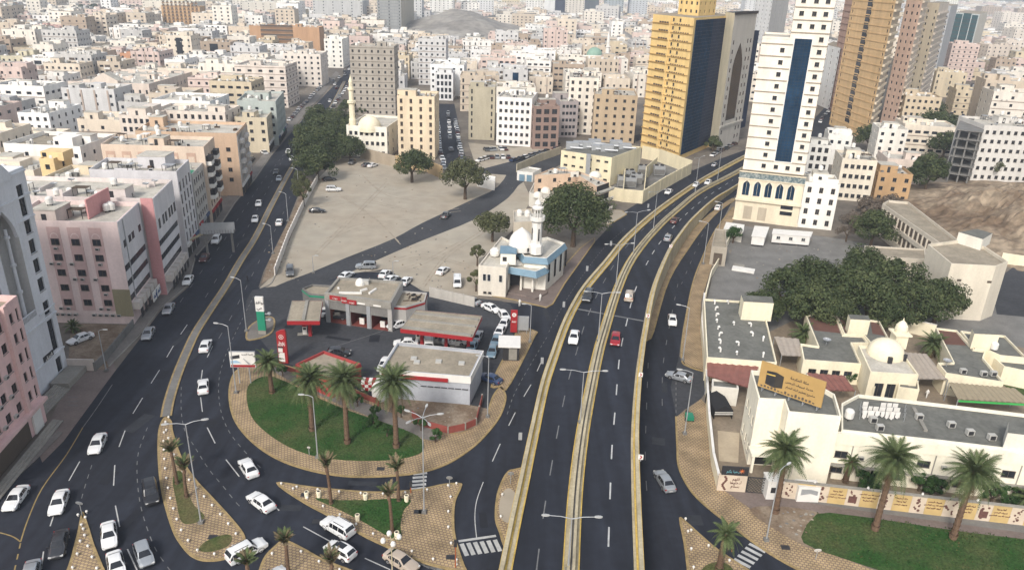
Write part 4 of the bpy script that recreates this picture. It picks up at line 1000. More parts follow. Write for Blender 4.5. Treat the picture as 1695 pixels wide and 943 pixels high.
def grid(L,n,w,margin=1.0,floors=(),h=1.4,sill=1.0,skip=None):
 """n equal columns over a wall of length L, one opening per floor level"""
 out = []
 if n < 1 or L < w + .4: return out
 n = max(1,min(n,int((L - .4) / (w + .25))));margin = min(margin,(L - n * w) / 2)
 pitch = (L - 2 * margin - w) / max(n - 1,1) if n > 1 else 0
 for i in range(n):
  a = margin + i * pitch if n > 1 else (L - w) / 2
  out.append((a,a + w,[(z + sill,z + sill + h) for k,z in enumerate(floors) if not (skip and skip(i,k))]))
 return out
def shell(root,poly,z0,H,m,fac=None,roofm=None,para=.9,detail=False,wstyle=None,name_wall='wall',win_name='window'):
 """walls with openings, a parapet and a recessed roof. fac: {edge index: (cols, style, frame, glass)}"""
 poly = ccw([tuple(p[:2]) for p in poly]);n = len(poly);off = root['_o'];wmb = MB();pn = MB();fac = fac or {}
 for i in range(n):
  p0,p1 = poly[i],poly[(i + 1) % n];f = fac.get(i)
  cols = f[0] if f else []
  if f and detail:
   facade(wmb,p0,p1,z0,H + para,cols,m)
   M = face_matrix(p0,p1,off)
   for (a,c,zs) in cols:
    for (za,zb) in zs:
     if zb > H + para: continue
     me = window_mesh(c - a,zb - za,f[1],f[2] if len(f) > 2 else None,f[3] if len(f) > 3 else None)
     inst(me,win_name,root,M @ Matrix.Translation((a,0,za)))
  else: facade(wmb,p0,p1,z0,H + para,cols,m,panes=pn if f else None,pm=f[3] if f and len(f) > 3 else None)
 q = offset(poly,.22)
 for i in range(n):
  j = (i + 1) % n;z = H + para
  wmb.face([(*poly[i],z),(*poly[j],z),(*q[j],z),(*q[i],z)],m);wmb.face([(*q[i],z),(*q[j],z),(*q[j],H),(*q[i],H)],m)
 wmb.build(name_wall,root)
 rb = MB();rb.prism(q,H - .1,H,roofm or M_ROOFL);rb.build('roof',root)
 if pn.f: pn.build('window',root,kind='stuff')
 return poly,q
M_MESS = mat('rusty_sheet',(.16,.10,.07),.9,.3,1.5)
def pick(poly,rnd,inset=1.0):
 xs = [p[0] for p in poly];ys = [p[1] for p in poly]
 for _ in range(20):
  p = (rnd.uniform(min(xs),max(xs)),rnd.uniform(min(ys),max(ys)))
  if inside(p,offset(poly,inset)): return p
 return (sum(xs) / len(xs),sum(ys) / len(ys))
_RT = {}
def rooftank_mesh():
 if 't' not in _RT:
  b = MB();b.lathe((0,0,.35),[(0,0),(.6,.0),(.65,.15),(.65,1.1),(.45,1.35),(.15,1.45),(0,1.45)],M_WHITE,12)
  for a in range(3): b.box(math.cos(a * 2.1) * .45 - .05,math.sin(a * 2.1) * .45 - .05,0,math.cos(a * 2.1) * .45 + .05,math.sin(a * 2.1) * .45 + .05,.36,M_DARK)
  _RT['t'] = b.mesh('water_tank')
  b = MB();b.lathe((0,0,.9),[(0,0),(.35,.05),(.6,.17),(.75,.34)],M_METAL,12);b.lathe((0,0,.91),[(.75,.34),(.6,.18),(.35,.06),(0,.01)],M_METAL,12);b.tube((0,0,0),(0,0,.95),.05,.05,M_METAL,6);b.tube((0,0,.95),(0,0,1.5),.02,.02,M_METAL,4)
  _RT['d'] = b.mesh('satellite_dish')
  b = MB();b.box(-.5,-.35,.12,.5,.35,.95,M_AC);b.box(-.36,-.37,.22,.36,-.352,.85,M_DARK);b.box(-.45,-.3,0,-.35,.3,.12,M_DARK);b.box(.35,-.3,0,.45,.3,.12,M_DARK)
  _RT['a'] = b.mesh('air_conditioner')
  b = MB();b.box(-.35,-.42,0,.35,.05,.45,M_AC);b.box(-.28,-.44,.06,.28,-.421,.39,M_DARK);_RT['w'] = b.mesh('air_conditioner')
 return _RT
def clutter(root,poly,z,rnd,level=1,m=None,room=True):
 """stair room, tanks, dishes and cooling units; joined on small far roofs"""
 T = rooftank_mesh();off = Vector(root['_o']);A = abs(area(poly));m = m or wallm('d8cdbd');cen = Vector((sum(p[0] for p in poly) / len(poly),sum(p[1] for p in poly) / len(poly)))
 e = Vector(poly[1]) - Vector(poly[0]);ang = math.atan2(e.y,e.x)
 if room and A > 60:
  p = pick(poly,rnd,2.6);w_,d_,h_ = rnd.uniform(2,3.6),rnd.uniform(1.6,2.8),rnd.uniform(2.3,3.0);T0 = Matrix.Translation((p[0],p[1],z)) @ Matrix.Rotation(ang,4,'Z')
  b = MB();b.box(-w_,-d_,0,w_,d_,h_,m,T0);b.box(-w_ - .12,-d_ - .12,h_,w_ + .12,d_ + .12,h_ + .15,M_ROOFL,T0)
  o_ = b.build('stair_room',root);b = MB();b.box(-.45,-d_ - .05,0,.45,-d_ - .005,2.0,M_DARK,T0);b.build('door',root).parent = o_
  if rnd.random() < .7 and level: inst(T['t'],'water_tank',root,Matrix.Translation(Vector((p[0],p[1],z + h_ + .15)) - off))
 if level and A > 50:
  for i in range(int(min(7,2 + A / 60))):
   p = pick(poly,rnd,1.6);T0 = Matrix.Translation((p[0],p[1],z)) @ Matrix.Rotation(ang + (PI / 2 if rnd.random() < .5 else 0),4,'Z');b = MB();s = rnd.random();a_ = rnd.uniform(1,2.8)
   if s < .45: b.box(-a_,-.1,0,a_,.1,rnd.uniform(.7,1.7),m,T0);b.build('roof_partition',root)
   elif s < .75: b.box(-a_ * .6,-1,1.7,a_ * .6,1,1.78,rnd.choice((M_METAL,M_WHITE,M_BARK)),T0);[b.box(x * a_ * .55 - .05,y * .9 - .05,0,x * a_ * .55 + .05,y * .9 + .05,1.7,M_DARK,T0) for x in (-1,1) for y in (-1,1)];b.build('roof_shelter',root)
   else: b.box(-a_ * .4,-.4,0,a_ * .4,.4,rnd.uniform(.3,.9),rnd.choice((M_BARK,M_CONCG,M_MESS)),T0);b.build('roof_lumber',root)
 k = int(min(14,3 + A / 38)) if level else 0
 for i in range(k):
  p = pick(poly,rnd,1.2);ty = rnd.choice('ttdaad');o = inst(T[ty],{'t': 'water_tank','d': 'satellite_dish','a': 'air_conditioner'}[ty],root,Matrix.Translation(Vector((p[0],p[1],z)) - off) @ Matrix.Rotation(ang + rnd.choice((0,PI / 2,.3)),4,'Z'))
 if not level:
  b = MB()
  if rnd.random() < .6:
   p = pick(poly,rnd,3.2);T0 = Matrix.Translation((p[0],p[1],z)) @ Matrix.Rotation(ang,4,'Z');a_,c_ = rnd.uniform(2,4.5),rnd.uniform(1.5,3.5);b.box(-a_,-c_,0,a_,c_,rnd.uniform(2,3.2),m,T0,bottom=False);b.box(-a_ + .4,-c_ - .03,.9,-a_ + 1.5,-c_ + .01,2,M_GLASS,T0)
  for i in range(int(5 + A / 32)):
   p = pick(poly,rnd,1.2);s = rnd.uniform(.4,.9);T0 = Matrix.Translation((p[0],p[1],z)) @ Matrix.Rotation(ang,4,'Z')
   ty = rnd.random()
   if ty < .4: b.lathe((p[0],p[1],z),[(s,0),(s,1.2),(s * .4,1.5),(0,1.5)],M_WHITE,7)
   elif ty < .8: b.box(-s,-s * .7,0,s,s * .7,rnd.uniform(.7,1.3),M_AC if rnd.random() < .6 else M_CONCG,T0)
   else: b.box(-s * 2.5,-.1,0,s * 2.5,.1,rnd.uniform(.8,1.8),m,T0)
  b.build('rooftop_equipment',root,kind='stuff')
FOOT = []
def rect(A,ang,Wd,D):
 u = Vector((math.cos(ang),math.sin(ang)));v = Vector((-u.y,u.x));A = Vector(A[:2])
 return [tuple(A),tuple(A + u * Wd),tuple(A + u * Wd + v * D),tuple(A + v * D)]
def solve_w(A,ang,h,xb):
 lo,hi = 1.0,160.0
 for _ in range(40):
  m = (lo + hi) / 2
  if proj((A.x + math.cos(ang) * m,A.y + math.sin(ang) * m,h))[0] < xb: lo = m
  else: hi = m
 return lo
def house(xa,ya,xb,h,D,label,wall='d9cfc2',ang=0.0,nx=5,ny=4,fl=3.2,ww=1.2,wh=1.35,roofm=None,detail=False,style='plain',seed=1,room=True,band=None,name='apartment_building',cat='building',group=None,para=.9,A=None,Wd=None,gl=None,fr=None,ledge=False,base=0.0,clut=True,yb=None):
 """a block whose front roof edge runs from photo point xa, ya to column xb, at height h"""
 ang = math.radians(ang);hp = h + para
 if A is None:
  if yb is not None:
   A = at(xa,yb,0);h = height_to(A,ya) - para;hp = h + para
   for _ in range(4): A.x += (at(xa,ya,hp) - at(proj((A.x,A.y,hp))[0],ya,hp)).x
   A = Vector((A.x,A.y,0))
  else: A = at(xa,ya,hp)
 if Wd is None: Wd = solve_w(A,ang,hp,xb)
 poly = rect(A,ang,Wd,D);FOOT.append(poly);r = thing(name,(A.x,A.y,base),label,cat,group);rnd = random.Random(seed * 31 + int(xa))
 nf = max(1,int(round(h / fl)));fl = h / nf;floors = [fl * i for i in range(nf)];m = wallm(wall)
 fac = {0: (grid(Wd,nx,ww,1.0,floors,min(wh,fl - 1.2),1.0),style,fr,gl)}
 cx,cy = A.x,A.y
 ns = max(1,ny)
 if ny:
  fac[1] = (grid(D,ns,ww,1.2,floors,min(wh,fl - 1.2),1.0),style,fr,gl)
  fac[3] = (grid(D,ns,ww,1.2,floors,min(wh,fl - 1.2),1.0),style,fr,gl)
 poly,q = shell(r,poly,base,h,m,fac,roofm,para,detail)
 if clut: clutter(r,q,h,rnd,1 if detail else 0,m,room)
 if ledge:
  b = MB();P = [Vector(p) for p in poly]
  for z in floors[1:] + [h]:
   b_ = MB() if detail else b
   for i in range(4):
    a,c = P[i],P[(i + 1) % 4];u = (c - a).normalized();T0 = face_matrix(a,c,(0,0,0))
    b_.box(-.10,-.14,z - .1,(c - a).length + .10,-.003,z + .12,wallm(ledge) if isinstance(ledge,str) else m,T0)
   if detail: b_.build('ledge',r)
  if not detail and b.f: b.build('ledge',r,kind='stuff')
 return r,poly
def add_ac(root,p0,p1,us,zs,rnd=None,p=1.0):
 T = rooftank_mesh();M = face_matrix(p0,p1,root['_o']);rnd = rnd or random.Random(3)
 for u in us:
  for z in zs:
   if rnd.random() < p: inst(T['w'],'air_conditioner',root,M @ Matrix.Translation((u,0,z)))
def text_mesh(s,size,mm,ext=.03,align='CENTER'):
 cu = bpy.data.curves.new('lettering','FONT');cu.body = s;cu.size = size;cu.extrude = ext;cu.align_x = align;cu.align_y = 'CENTER';cu.resolution_u = 2
 o = bpy.data.objects.new('lettering',cu);COL.objects.link(o);dg = bpy.context.evaluated_depsgraph_get();dg.update()
 me = bpy.data.meshes.new_from_object(o.evaluated_get(dg));bpy.data.objects.remove(o);bpy.data.curves.remove(cu);me.materials.clear();me.materials.append(mm);return me
def lettering(root,s,size,pos,ang,mm,M0=None,tilt=PI / 2,name='lettering'):
 """upright lettering facing the direction ang (angle of its reading direction), pos in place coordinates"""
 me = text_mesh(s,size,mm);off = Vector(root['_o'])
 M = Matrix.Translation(Vector(pos) - off) @ Matrix.Rotation(ang,4,'Z') @ Matrix.Rotation(tilt,4,'X')
 return inst(me,name,root,M)
def ar(s):
 F = {'ا': 'ﺍﺍﺎﺎ','ب': 'ﺏﺑﺐﺒ','ت': 'ﺕﺗﺖﺘ','ة': 'ﺓﺓﺔﺔ','ث': 'ﺙﺛﺚﺜ','ج': 'ﺝﺟﺞﺠ','ح': 'ﺡﺣﺢﺤ','خ': 'ﺥﺧﺦﺨ','د': 'ﺩﺩﺪﺪ','ذ': 'ﺫﺫﺬﺬ','ر': 'ﺭﺭﺮﺮ','ز': 'ﺯﺯﺰﺰ','س': 'ﺱﺳﺲﺴ','ش': 'ﺵﺷﺶﺸ','ص': 'ﺹﺻﺺﺼ','ض': 'ﺽﺿﺾﻀ','ط': 'ﻁﻃﻂﻄ','ظ': 'ﻅﻇﻆﻈ','ع': 'ﻉﻋﻊﻌ','غ': 'ﻍﻏﻎﻐ','ف': 'ﻑﻓﻒﻔ','ق': 'ﻕﻗﻖﻘ','ك': 'ﻙﻛﻚﻜ','ل': 'ﻝﻟﻞﻠ','م': 'ﻡﻣﻢﻤ','ن': 'ﻥﻧﻦﻨ','ه': 'ﻩﻫﻪﻬ','و': 'ﻭﻭﻮﻮ','ي': 'ﻱﻳﻲﻴ','ى': 'ﻯﻯﻰﻰ','أ': 'ﺃﺃﺄﺄ'}
 stop = 'اأدذرزوىة';out = ''
 for i,c in enumerate(s):
  if c not in F: out += c;continue
  pr = i > 0 and s[i - 1] in F and s[i - 1] not in stop;nx = i + 1 < len(s) and s[i + 1] in F and c not in stop
  out += F[c][(2 if pr else 0) + (1 if nx else 0)]
 return out[::-1]
# ================================================================== buildings along the left avenue
def V2(p): return (p[0],p[1])
def wcols(L,us,w,zs,h): return [(u,u + w,[(z,z + h) for z in zs]) for u in us if u + w < L]
HP = [(-104,99.5),(-76.0,99.0),(-76.9,114.2),(-104,115.0)]
r = thing('hotel',(-76,99,0),'pale grey stone hotel with a tall pointed arch recess at the left edge','hotel');FOOT.append(HP)
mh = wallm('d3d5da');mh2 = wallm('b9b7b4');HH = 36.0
p0,p1 = Vector(HP[1]),Vector(HP[2]);L = (p1 - p0).length;u = (p1 - p0) / L;PT = lambda a: tuple(p0 + u * a)
fl = [8.6 + 3.3 * i for i in range(8)]
b = MB()
facade(b,PT(0),PT(4.0),0,HH,[],mh)
b = MB();M = face_matrix(PT(0),PT(L),r['_o'])
stA = [(1.2,3.0,[(1.0,3.6),(5.0,10.2)] + [(z + .6,z + 2.7) for z in fl[1:6]] + [(29.5,34)])]
facade(b,PT(0),PT(4.2),0,HH,stA,mh,.3)
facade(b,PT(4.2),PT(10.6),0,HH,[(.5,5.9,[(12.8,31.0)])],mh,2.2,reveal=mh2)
stC = [(1.6,3.3,[(.9,3.6),(5.0,10.6),(11.6,14.0)] + [(z + .6,z + 2.9) for z in fl[2:6]] + [(28.6,33.6)])]
facade(b,PT(10.6),PT(L),0,HH,stC,mh,.3)
facade(b,PT(4.2),PT(4.2 + .001),0,1,[],mh)
facade(b,HP[0],HP[1],0,HH,[],mh);facade(b,HP[2],HP[3],0,HH,[],mh);facade(b,HP[3],HP[0],0,HH,[],mh)
q = offset(HP,.5)
for i in range(4):
 j = (i + 1) % 4;b.face([(*HP[i],HH),(*HP[j],HH),(*q[j],HH),(*q[i],HH)],mh);b.face([(*q[i],HH),(*q[j],HH),(*q[j],HH - 1),(*q[i],HH - 1)],mh)
b.build('wall',r)
b = MB();b.prism(q,HH - 1.1,HH - 1,M_ROOFL);b.build('roof',r)
for cols,off_ in ((stA,0),(stC,10.6)):
 for (a,c,zs) in cols:
  for (za,zb) in zs: inst(window_mesh(c - a,zb - za,'tall' if zb - za > 4 else 'plain',M_DARK,M_GLASS,.3),'window',r,M @ Matrix.Translation((off_ + a,0,za)))
for z in fl[1:7]:
 if z + 2.7 < 31: inst(window_mesh(3.0,2.2,'plain',M_DARK,M_GLASS,.1),'window',r,M @ Matrix.Translation((5.0,2.15,z + .6)))
b = MB();n = 12;w_ = 5.4;z1 = 31.0;sp = 26.0;pts = []
for i in range(n + 1):
 x = w_ * i / n;t = max(0,1 - abs(2 * x / w_ - 1));pts.append((4.7 + x,sp + (z1 - sp) * (t ** .6)))
W3 = lambda x,y,z: tuple(Vector((*PT(x),z)) + Vector((-u.y * y,u.x * y,0)))
for (xa,za),(xb,zb) in zip(pts[:-1],pts[1:]):
 b.face([W3(xa,.02,za),W3(xb,.02,zb),W3(xb,.02,z1),W3(xa,.02,z1)],mh);b.face([W3(xa,.02,za),W3(xa,.6,za),W3(xb,.6,zb),W3(xb,.02,zb)],mh)
b.build('arch',r)
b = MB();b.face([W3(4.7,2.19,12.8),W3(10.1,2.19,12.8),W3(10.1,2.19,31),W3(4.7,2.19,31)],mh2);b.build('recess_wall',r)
for x in (8.6,):
 b = MB();a = Vector(W3(x,.9,12.8));b.tube(a,a + Vector((0,0,15)),.28,.24,mh,10)
 for z in (0,4.5,9,13.5): b.tube(a + Vector((0,0,z)),a + Vector((0,0,z + .4)),.45,.45,mh,10)
 b.build('column',r)
b = MB();n = 14
for i in range(n):
 x0,x1 = 3.4 + 7.6 * i / n,3.4 + 7.6 * (i + 1) / n;h0,h1 = HH + 2.6 * math.sin(PI * i / n),HH + 2.6 * math.sin(PI * (i + 1) / n)
 for y0,y1 in ((-.25,.5),):
  b.face([W3(x0,y0,HH - 1),W3(x1,y0,HH - 1),W3(x1,y0,h1),W3(x0,y0,h0)],mh);b.face([W3(x0,y0,h0),W3(x1,y0,h1),W3(x1,y1,h1),W3(x0,y1,h0)],mh)
  b.face([W3(x1,y1,HH - 1),W3(x0,y1,HH - 1),W3(x0,y1,h0),W3(x1,y1,h1)],mh)
b.build('gable',r)
for z in (4.3,11.0,12.4,28.0,31.6,35.3):
 b = MB();b.box(-.1,-.18,z,L + .1,-.003,z + .28,mh,face_matrix(HP[1],HP[2],(0,0,0)))
 if z in (12.4,28.0): b = MB();b.box(-.1,-.16,z,4.3,-.003,z + .25,mh,face_matrix(HP[1],HP[2],(0,0,0)));b.box(10.5,-.16,z,L + .1,-.003,z + .25,mh,face_matrix(HP[1],HP[2],(0,0,0)))
 b.build('cornice',r)
b = MB()
for i in range(15): a = Vector(W3(4.9 + i * .36,.05,12.8));b.tube(a,a + Vector((0,0,.9)),.07,.07,mh,5)
b.box(4.7,0,13.7,10.1,.2,13.85,mh,face_matrix(HP[1],HP[2],(0,0,0)));b.build('balustrade',r)
b = MB();T0 = face_matrix(HP[1],HP[2],(0,0,0));b.box(9.0,-.1,4.7,12.0,-.004,6.0 - .4,M_DARK,T0);b.build('sign_board',r)
lettering(r,ar('فندق'),1.0,W3(10.5,-.16,5.1),math.atan2(u.y,u.x),M_WHITE)
for k in range(6):
 b = MB();b.box(-2.0 + 0,-1.2 - .4 * (6 - k),.15 * k,8.5,-1.2 - .4 * (5 - k),.15 * (k + 1),M_CONC,T0);b.build('step',r)
b = MB();b.box(8.6,-3.4,0,15,-.3,1.0,M_CONC,T0);b.build('ramp',r)
clutter(r,q,HH - 1,random.Random(5),1,mh)
PP = [(-96,76),(-68.6,76),(-71.3,98.3),(-96,98.6)]
PC = 'e2b6b0';FOOT.append(PP)
r = thing('apartment_building',(-71,76,0),'salmon pink apartment block with brown square windows at the left edge, nearest the camera','building')
L = (Vector(PP[2]) - Vector(PP[1])).length;fz = [4.4 + 3.15 * i for i in range(5)]
us = [1.0,3.9,6.9,9.9,12.9,15.9,18.9]
cols = [(a,a + 1.35,[(z + .9,z + 2.4) for z in fz]) for a in us] + [(21.2,21.8,[(z + .6,z + 2.5) for z in fz])]
shell(r,PP,0,20.1,wallm(PC),{1: (cols,'plain',M_FRAME)},M_ROOFB,1.0,True)
add_ac(r,PP[1],PP[2],[a - .9 for a in us[1:]],[z + .9 for z in fz],random.Random(8),.5)
T0 = face_matrix(PP[1],PP[2],(0,0,0))
for a in (-.1,8.6,17.6):
 b = MB();b.box(a,-.5,4.4,a + .9,-.004,21.3,wallm('e0b3ab'),T0);b.build('pilaster',r)
b = MB();b.box(0,-.9,3.9,L,-.01,4.4,wallm(PC),T0);b.build('canopy',r)
b = MB();b.box(.2,-.12,0.1,17.5,-.02,3.8,M_FRAME,T0);b.build('shop_front',r)
b = MB();b.box(18.6,-.3,0.1,21.0,-.02,3.8,M_WHITE,T0);b.build('white_shutter',r)
for k in range(3):
 b = MB();b.box(0,-2.6 + .5 * k,.12 + .13 * k,22,-2.1 + .5 * k,.25 + .13 * k,M_CONC,T0);b.build('step',r)
clutter(r,PP,20.1,random.Random(6),1,wallm(PC),room=False)
def wall_run(px,h,t,label,m=M_CONC,z=0.0,name='boundary_wall',panels=0,cap=None,pts=None,group=None,cat='wall'):
 P = pts or [at(a,b_,z) for a,b_ in px];r = thing(name,P[0],label,cat,group);k = 0
 for a,c in zip(P[:-1],P[1:]):
  L = (c - a).length;T0 = face_matrix(a,c,(0,0,-z));nn = max(1,int(L / panels)) if panels else 1
  for i in range(nn):
   e = .05 if panels else 0;b = MB();b.box(L * i / nn + e,-t / 2,-.1,L * (i + 1) / nn - e,t / 2,h,m,T0);b.build('panel' if panels else 'wall',r)
   if panels: b = MB();b.box(L * i / nn - .1,-t / 2 - .06,-.1,L * i / nn + .1,t / 2 + .06,h + .12,cap or m,T0);b.build('post',r)
  if cap and not panels: b = MB();b.box(-.05,-t / 2 - .06,h,L + .05,t / 2 + .06,h + .1,cap,T0);b.build('coping',r)
 return r
wall_run([(114,612),(158,613)],2.2,.25,'low white rendered wall beside the pale grey hotel',wallm('cdbfb4'))
wall_run([(158,614),(176,596),(222,540)],1.6,.2,'grey slatted fence of the small sandy lot',M_CONCG,panels=2.2,name='fence',cat='fence')
def rowb(px,py,h,ln,W,label,wall,side,front,sstyle='plain',fstyle='plain',dx=-.17,roofm=None,detail=True,seed=1,para=.9,sm=None,gl=None,f0=3.6,fl=3.1,cl=True,fr=None):
 C = at(px,py,h + para);t = Vector((dx,1)).normalized();C = Vector((C.x,C.y))
 E = C + t * ln;n = Vector((t.y,-t.x)) if 0 else Vector((1,.03)).normalized()
 poly = [tuple(C - n * W),tuple(C),tuple(E),tuple(E - n * W)];FOOT.append(poly)
 r = thing('apartment_building',(C.x,C.y,0),label,'building');nf = max(1,int((h - f0) / fl + .3));fz = [f0 + fl * i for i in range(nf)]
 L = ln
 def mk_(spec,Lr,style):
  if spec is None: return None
  nn,w,hh,sill = spec[:4];z = [a for a in fz]
  return (grid(Lr,nn,w,1.0,z,min(hh,fl - sill - .2),sill),style,fr)
 fac = {}
 if front: fac[0] = mk_(front,W,fstyle)
 if side: fac[1] = mk_(side,L,sstyle)
 shell(r,poly,0,h,wallm(wall),fac,roofm,para,detail)
 rnd = random.Random(seed);q = offset(poly,.3)
 if cl: clutter(r,q,h,rnd,1 if detail else 0,wallm(wall))
 T0 = face_matrix(C,E,(0,0,0))
 if sm:
  k = int(L / 4)
  for i in range(k):
   b = MB();b.box(L * i / k + .3,-.06,.1,L * (i + 1) / k - .3,-.01,2.7,M_DARK,T0);b.build('shop_front',r)
   c = [M_RED,M_WHITE,M_GREEN,M_WHITE,M_METAL,wallm('4a5a78')][rnd.randrange(6)] if sm == 1 else sm
   b = MB();b.box(L * i / k + .3,-.35,2.8,L * (i + 1) / k - .3,-.01,3.6,c,T0);b.build('sign_board',r)
 return r,poly,fz,T0
r,poly,fz,T0 = rowb(193,368,20.1,13.6,20,'pale pink block with darker pilaster strips on its end wall and black ribbon windows','e3c9c3',None,None,detail=True,seed=3,cl=False)
Mf = face_matrix(poly[0],poly[1],r['_o']);mD = wallm('cfa8a2');W_ = 20
for j,x in enumerate((2.6,7.2,11.0,14.9)):
 b = MB();b.box(x - .45,-.06,2.8,x + 1.95,-.004,19.8,mD,face_matrix(poly[0],poly[1],(0,0,0)));b.build('pilaster',r)
 for z in (3.9,7.0,10.1,13.2,16.3):
  b = MB();b.box(0,-.10,0,1.5,-.065,1.25,M_FRAME);b.box(.08,-.115,.08,1.42,-.10,1.17,M_GLASS);inst(window_mesh(1.5,1.25,'plain',M_FRAME,None,.0),'window',r,Mf @ Matrix.Translation((x,-.07,z)))
 add_ac(r,poly[0],poly[1],[x - .7,x + .7],[3.0,6.1,9.2,12.3,15.4],random.Random(j),.45)
 b = MB();a = face_matrix(poly[0],poly[1],(0,0,0))
 for i in range(8):
  t0,t1 = PI * i / 8,PI * (i + 1) / 8
  b.face([a @ Vector((x + .75 - .8 * math.cos(t0),-.09,17.8 + .9 * math.sin(t0))),a @ Vector((x + .75 - .8 * math.cos(t1),-.09,17.8 + .9 * math.sin(t1))),a @ Vector((x + .75 - .65 * math.cos(t1),-.09,17.8 + .74 * math.sin(t1))),a @ Vector((x + .75 - .65 * math.cos(t0),-.09,17.8 + .74 * math.sin(t0)))][::-1],wallm('e3c9c3'))
 b.build('arch_moulding',r)
add_ac(r,poly[0],poly[1],[3 + 1.2 * i for i in range(13)],[1.7],random.Random(4),.8)
b = MB();b.box(16.9,-.25,1.8,20.2,-.06,7.4,wallm('8f8560'),face_matrix(poly[0],poly[1],(0,0,0)));b.build('blank_billboard',r)
def ribbons(r,T0,L,zs,h=1.25,mw=None,gaps=()):
 for z in zs:
  b = MB();b.box(.15,-.05,z,L - .3,-.004,z + h,M_GLASS,T0);k = int(L / 1.5)
  for i in range(1,k): b.box(L * i / k - .04,-.07,z,L * i / k + .04,-.05,z + h,M_FRAME,T0)
  b.build('ribbon_window',r)
ms = wallm('cfccce')
def whiteskin(r,T0,L,z0,z1):
 b = MB();b.box(-.02,-.14,z0,L - .2,-.06,z1,ms,T0);b.build('wall_panel',r)
for z0,z1 in ((6.1,7.9),(9.2,11.0),(12.3,15.4),(17.2,21.0)): whiteskin(r,T0,13.4,z0,z1)
ribbons(r,T0,13.4,(4.8,7.9,11.0));
for x in (1.2,4.2,6.2,10.5):
 b = MB();b.box(x,-.17,15.5,x + 1.5,-.14,16.9,M_GLASS,T0);b.build('window',r)
b = MB();b.box(-.02,-.14,15.4,13.2,-.06,17.2,ms,T0);b.build('wall_panel',r)
for x in (2.4,12.9): b = MB();b.box(x,-.30,4.6,x + .22,-.145,21,M_METAL,T0);b.build('drainpipe',r)
for i in range(5):
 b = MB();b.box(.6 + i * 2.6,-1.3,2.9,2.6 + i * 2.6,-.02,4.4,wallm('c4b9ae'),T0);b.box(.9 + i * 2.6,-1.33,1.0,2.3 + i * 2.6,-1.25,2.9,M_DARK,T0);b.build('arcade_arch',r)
b = MB();b.box(7.8,-1.75,1.2,13,-1.55,3.2,M_WHITE,T0);b.box(9.9,-1.77,1.2,10.4,-1.75,3.2,wallm('39507a'),T0);b.build('sign_board',r)
tdir = (Vector(poly[2]) - Vector(poly[1]));sa = math.atan2(tdir.y,tdir.x)
for x in (8.8,11.7): lettering(r,ar('البنك'),.9,T0 @ Vector((x,-1.8,2.2)),sa,wallm('2c4a80'))
clutter(r,offset(poly,.4),20.1,random.Random(41),1,wallm('cbb9ae'))
b = MB();b.box(12.6,4,20.15,12.85,13,24,wallm('d58f8c'),face_matrix(poly[0],poly[1],(0,0,0)));b.build('roof_wall',r)
r,poly,fz,T0 = rowb(252,329,20.5,15.5,34,'white block with black ribbon windows and a pink edge stripe beside the avenue','d3c6c0',None,None,detail=True,seed=4)
for z0,z1 in ((6.1,7.9),(9.2,11.0),(12.3,13.6),(17.2,21.4)): whiteskin(r,T0,15.4,z0,z1)
ribbons(r,T0,15.2,(4.8,7.9,11.0));b = MB();b.box(31.6,-.12,0,34.05,-.005,21.5,wallm('d08c8c'),face_matrix(poly[0],poly[1],(0,0,0)));b.build('pink_stripe',r)
for x in (1.2,4.2,6.2,9.0,11,13.3): b = MB();b.box(x,-.17,14.5,x + 1.3,-.14,16.6,M_GLASS,T0);b.build('window',r)
b = MB();b.box(-.02,-.14,13.6,15.3,-.06,17.2,ms,T0);b.build('wall_panel',r)
for i in range(6):
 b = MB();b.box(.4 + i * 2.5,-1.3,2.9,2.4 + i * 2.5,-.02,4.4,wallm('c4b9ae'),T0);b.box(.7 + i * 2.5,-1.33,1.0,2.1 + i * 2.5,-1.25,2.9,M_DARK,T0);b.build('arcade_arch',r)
r,poly,fz,T0 = rowb(292,284,20.6,12,20,'white block with tall narrow black windows beside a dark alley on the avenue','c9c6c8',(4,1.2,2.4,.3),None,'tall',dx=-.17,seed=5,sm=1)
r,poly,fz,T0 = rowb(318,288,16.0,12,16,'grey block with red signs and a patch of green roof felt beside the dark alley','b4afa8',(5,1.2,1.5,.8),(3,1.2,1.3,.9),seed=6,roofm=M_ROOFL,sm=1)
b = MB();c = Vector(poly[1]) - Vector((5,-5));b.lathe((c.x,c.y,16.03),[(3.4,0),(0,.01)],M_GREEN,14,1.3,.8);b.build('green_roof_felt',r)
r,poly,fz,T0 = rowb(337,243,20.3,13,27,'beige block with brown arch mouldings on its end wall and white balconies','d6bda4',(4,1.4,1.7,.7),None,seed=7,sm=M_RED)
Mf0 = face_matrix(poly[0],poly[1],(0,0,0))
for x in (1,5.2,9.4,13.6,17.6,22.2):
 b = MB();b.box(x,-.08,13.2,x + 2.4,-.004,19.4,wallm('c39e86'),Mf0);b.box(x + .4,-.10,13.8,x + 2.0,-.08,18.4,wallm('d6bda4'),Mf0);b.box(x + .4,-.13,13.8,x + 2.0,-.10,14.9,M_GLASS,Mf0);b.build('arch_moulding',r)
for z in (6.6,9.7,12.8,15.9):
 for x in (.8,8.4): b = MB();b.box(x,-1.3,z,x + 3.6,-.01,z + 1.1,M_WHITE,T0);b.box(x + .15,-1.31,z + 1.1,x + 3.4,-.1,z + 2.4,M_DARK,T0);b.build('balcony',r)
r,poly,fz,T0 = rowb(391,221,18.5,18,30,'block with a bare orange tan end wall and grey columned avenue front','cba885',(7,1.2,1.9,.6),None,seed=8,sm=1)
b = MB();T = T0
for i in range(9): b.box(.2 + i * 2.15,-.18,3.4,.6 + i * 2.15,-.01,18.6,wallm('b9bdbe'),T0)
b.build('column',r,kind='stuff')
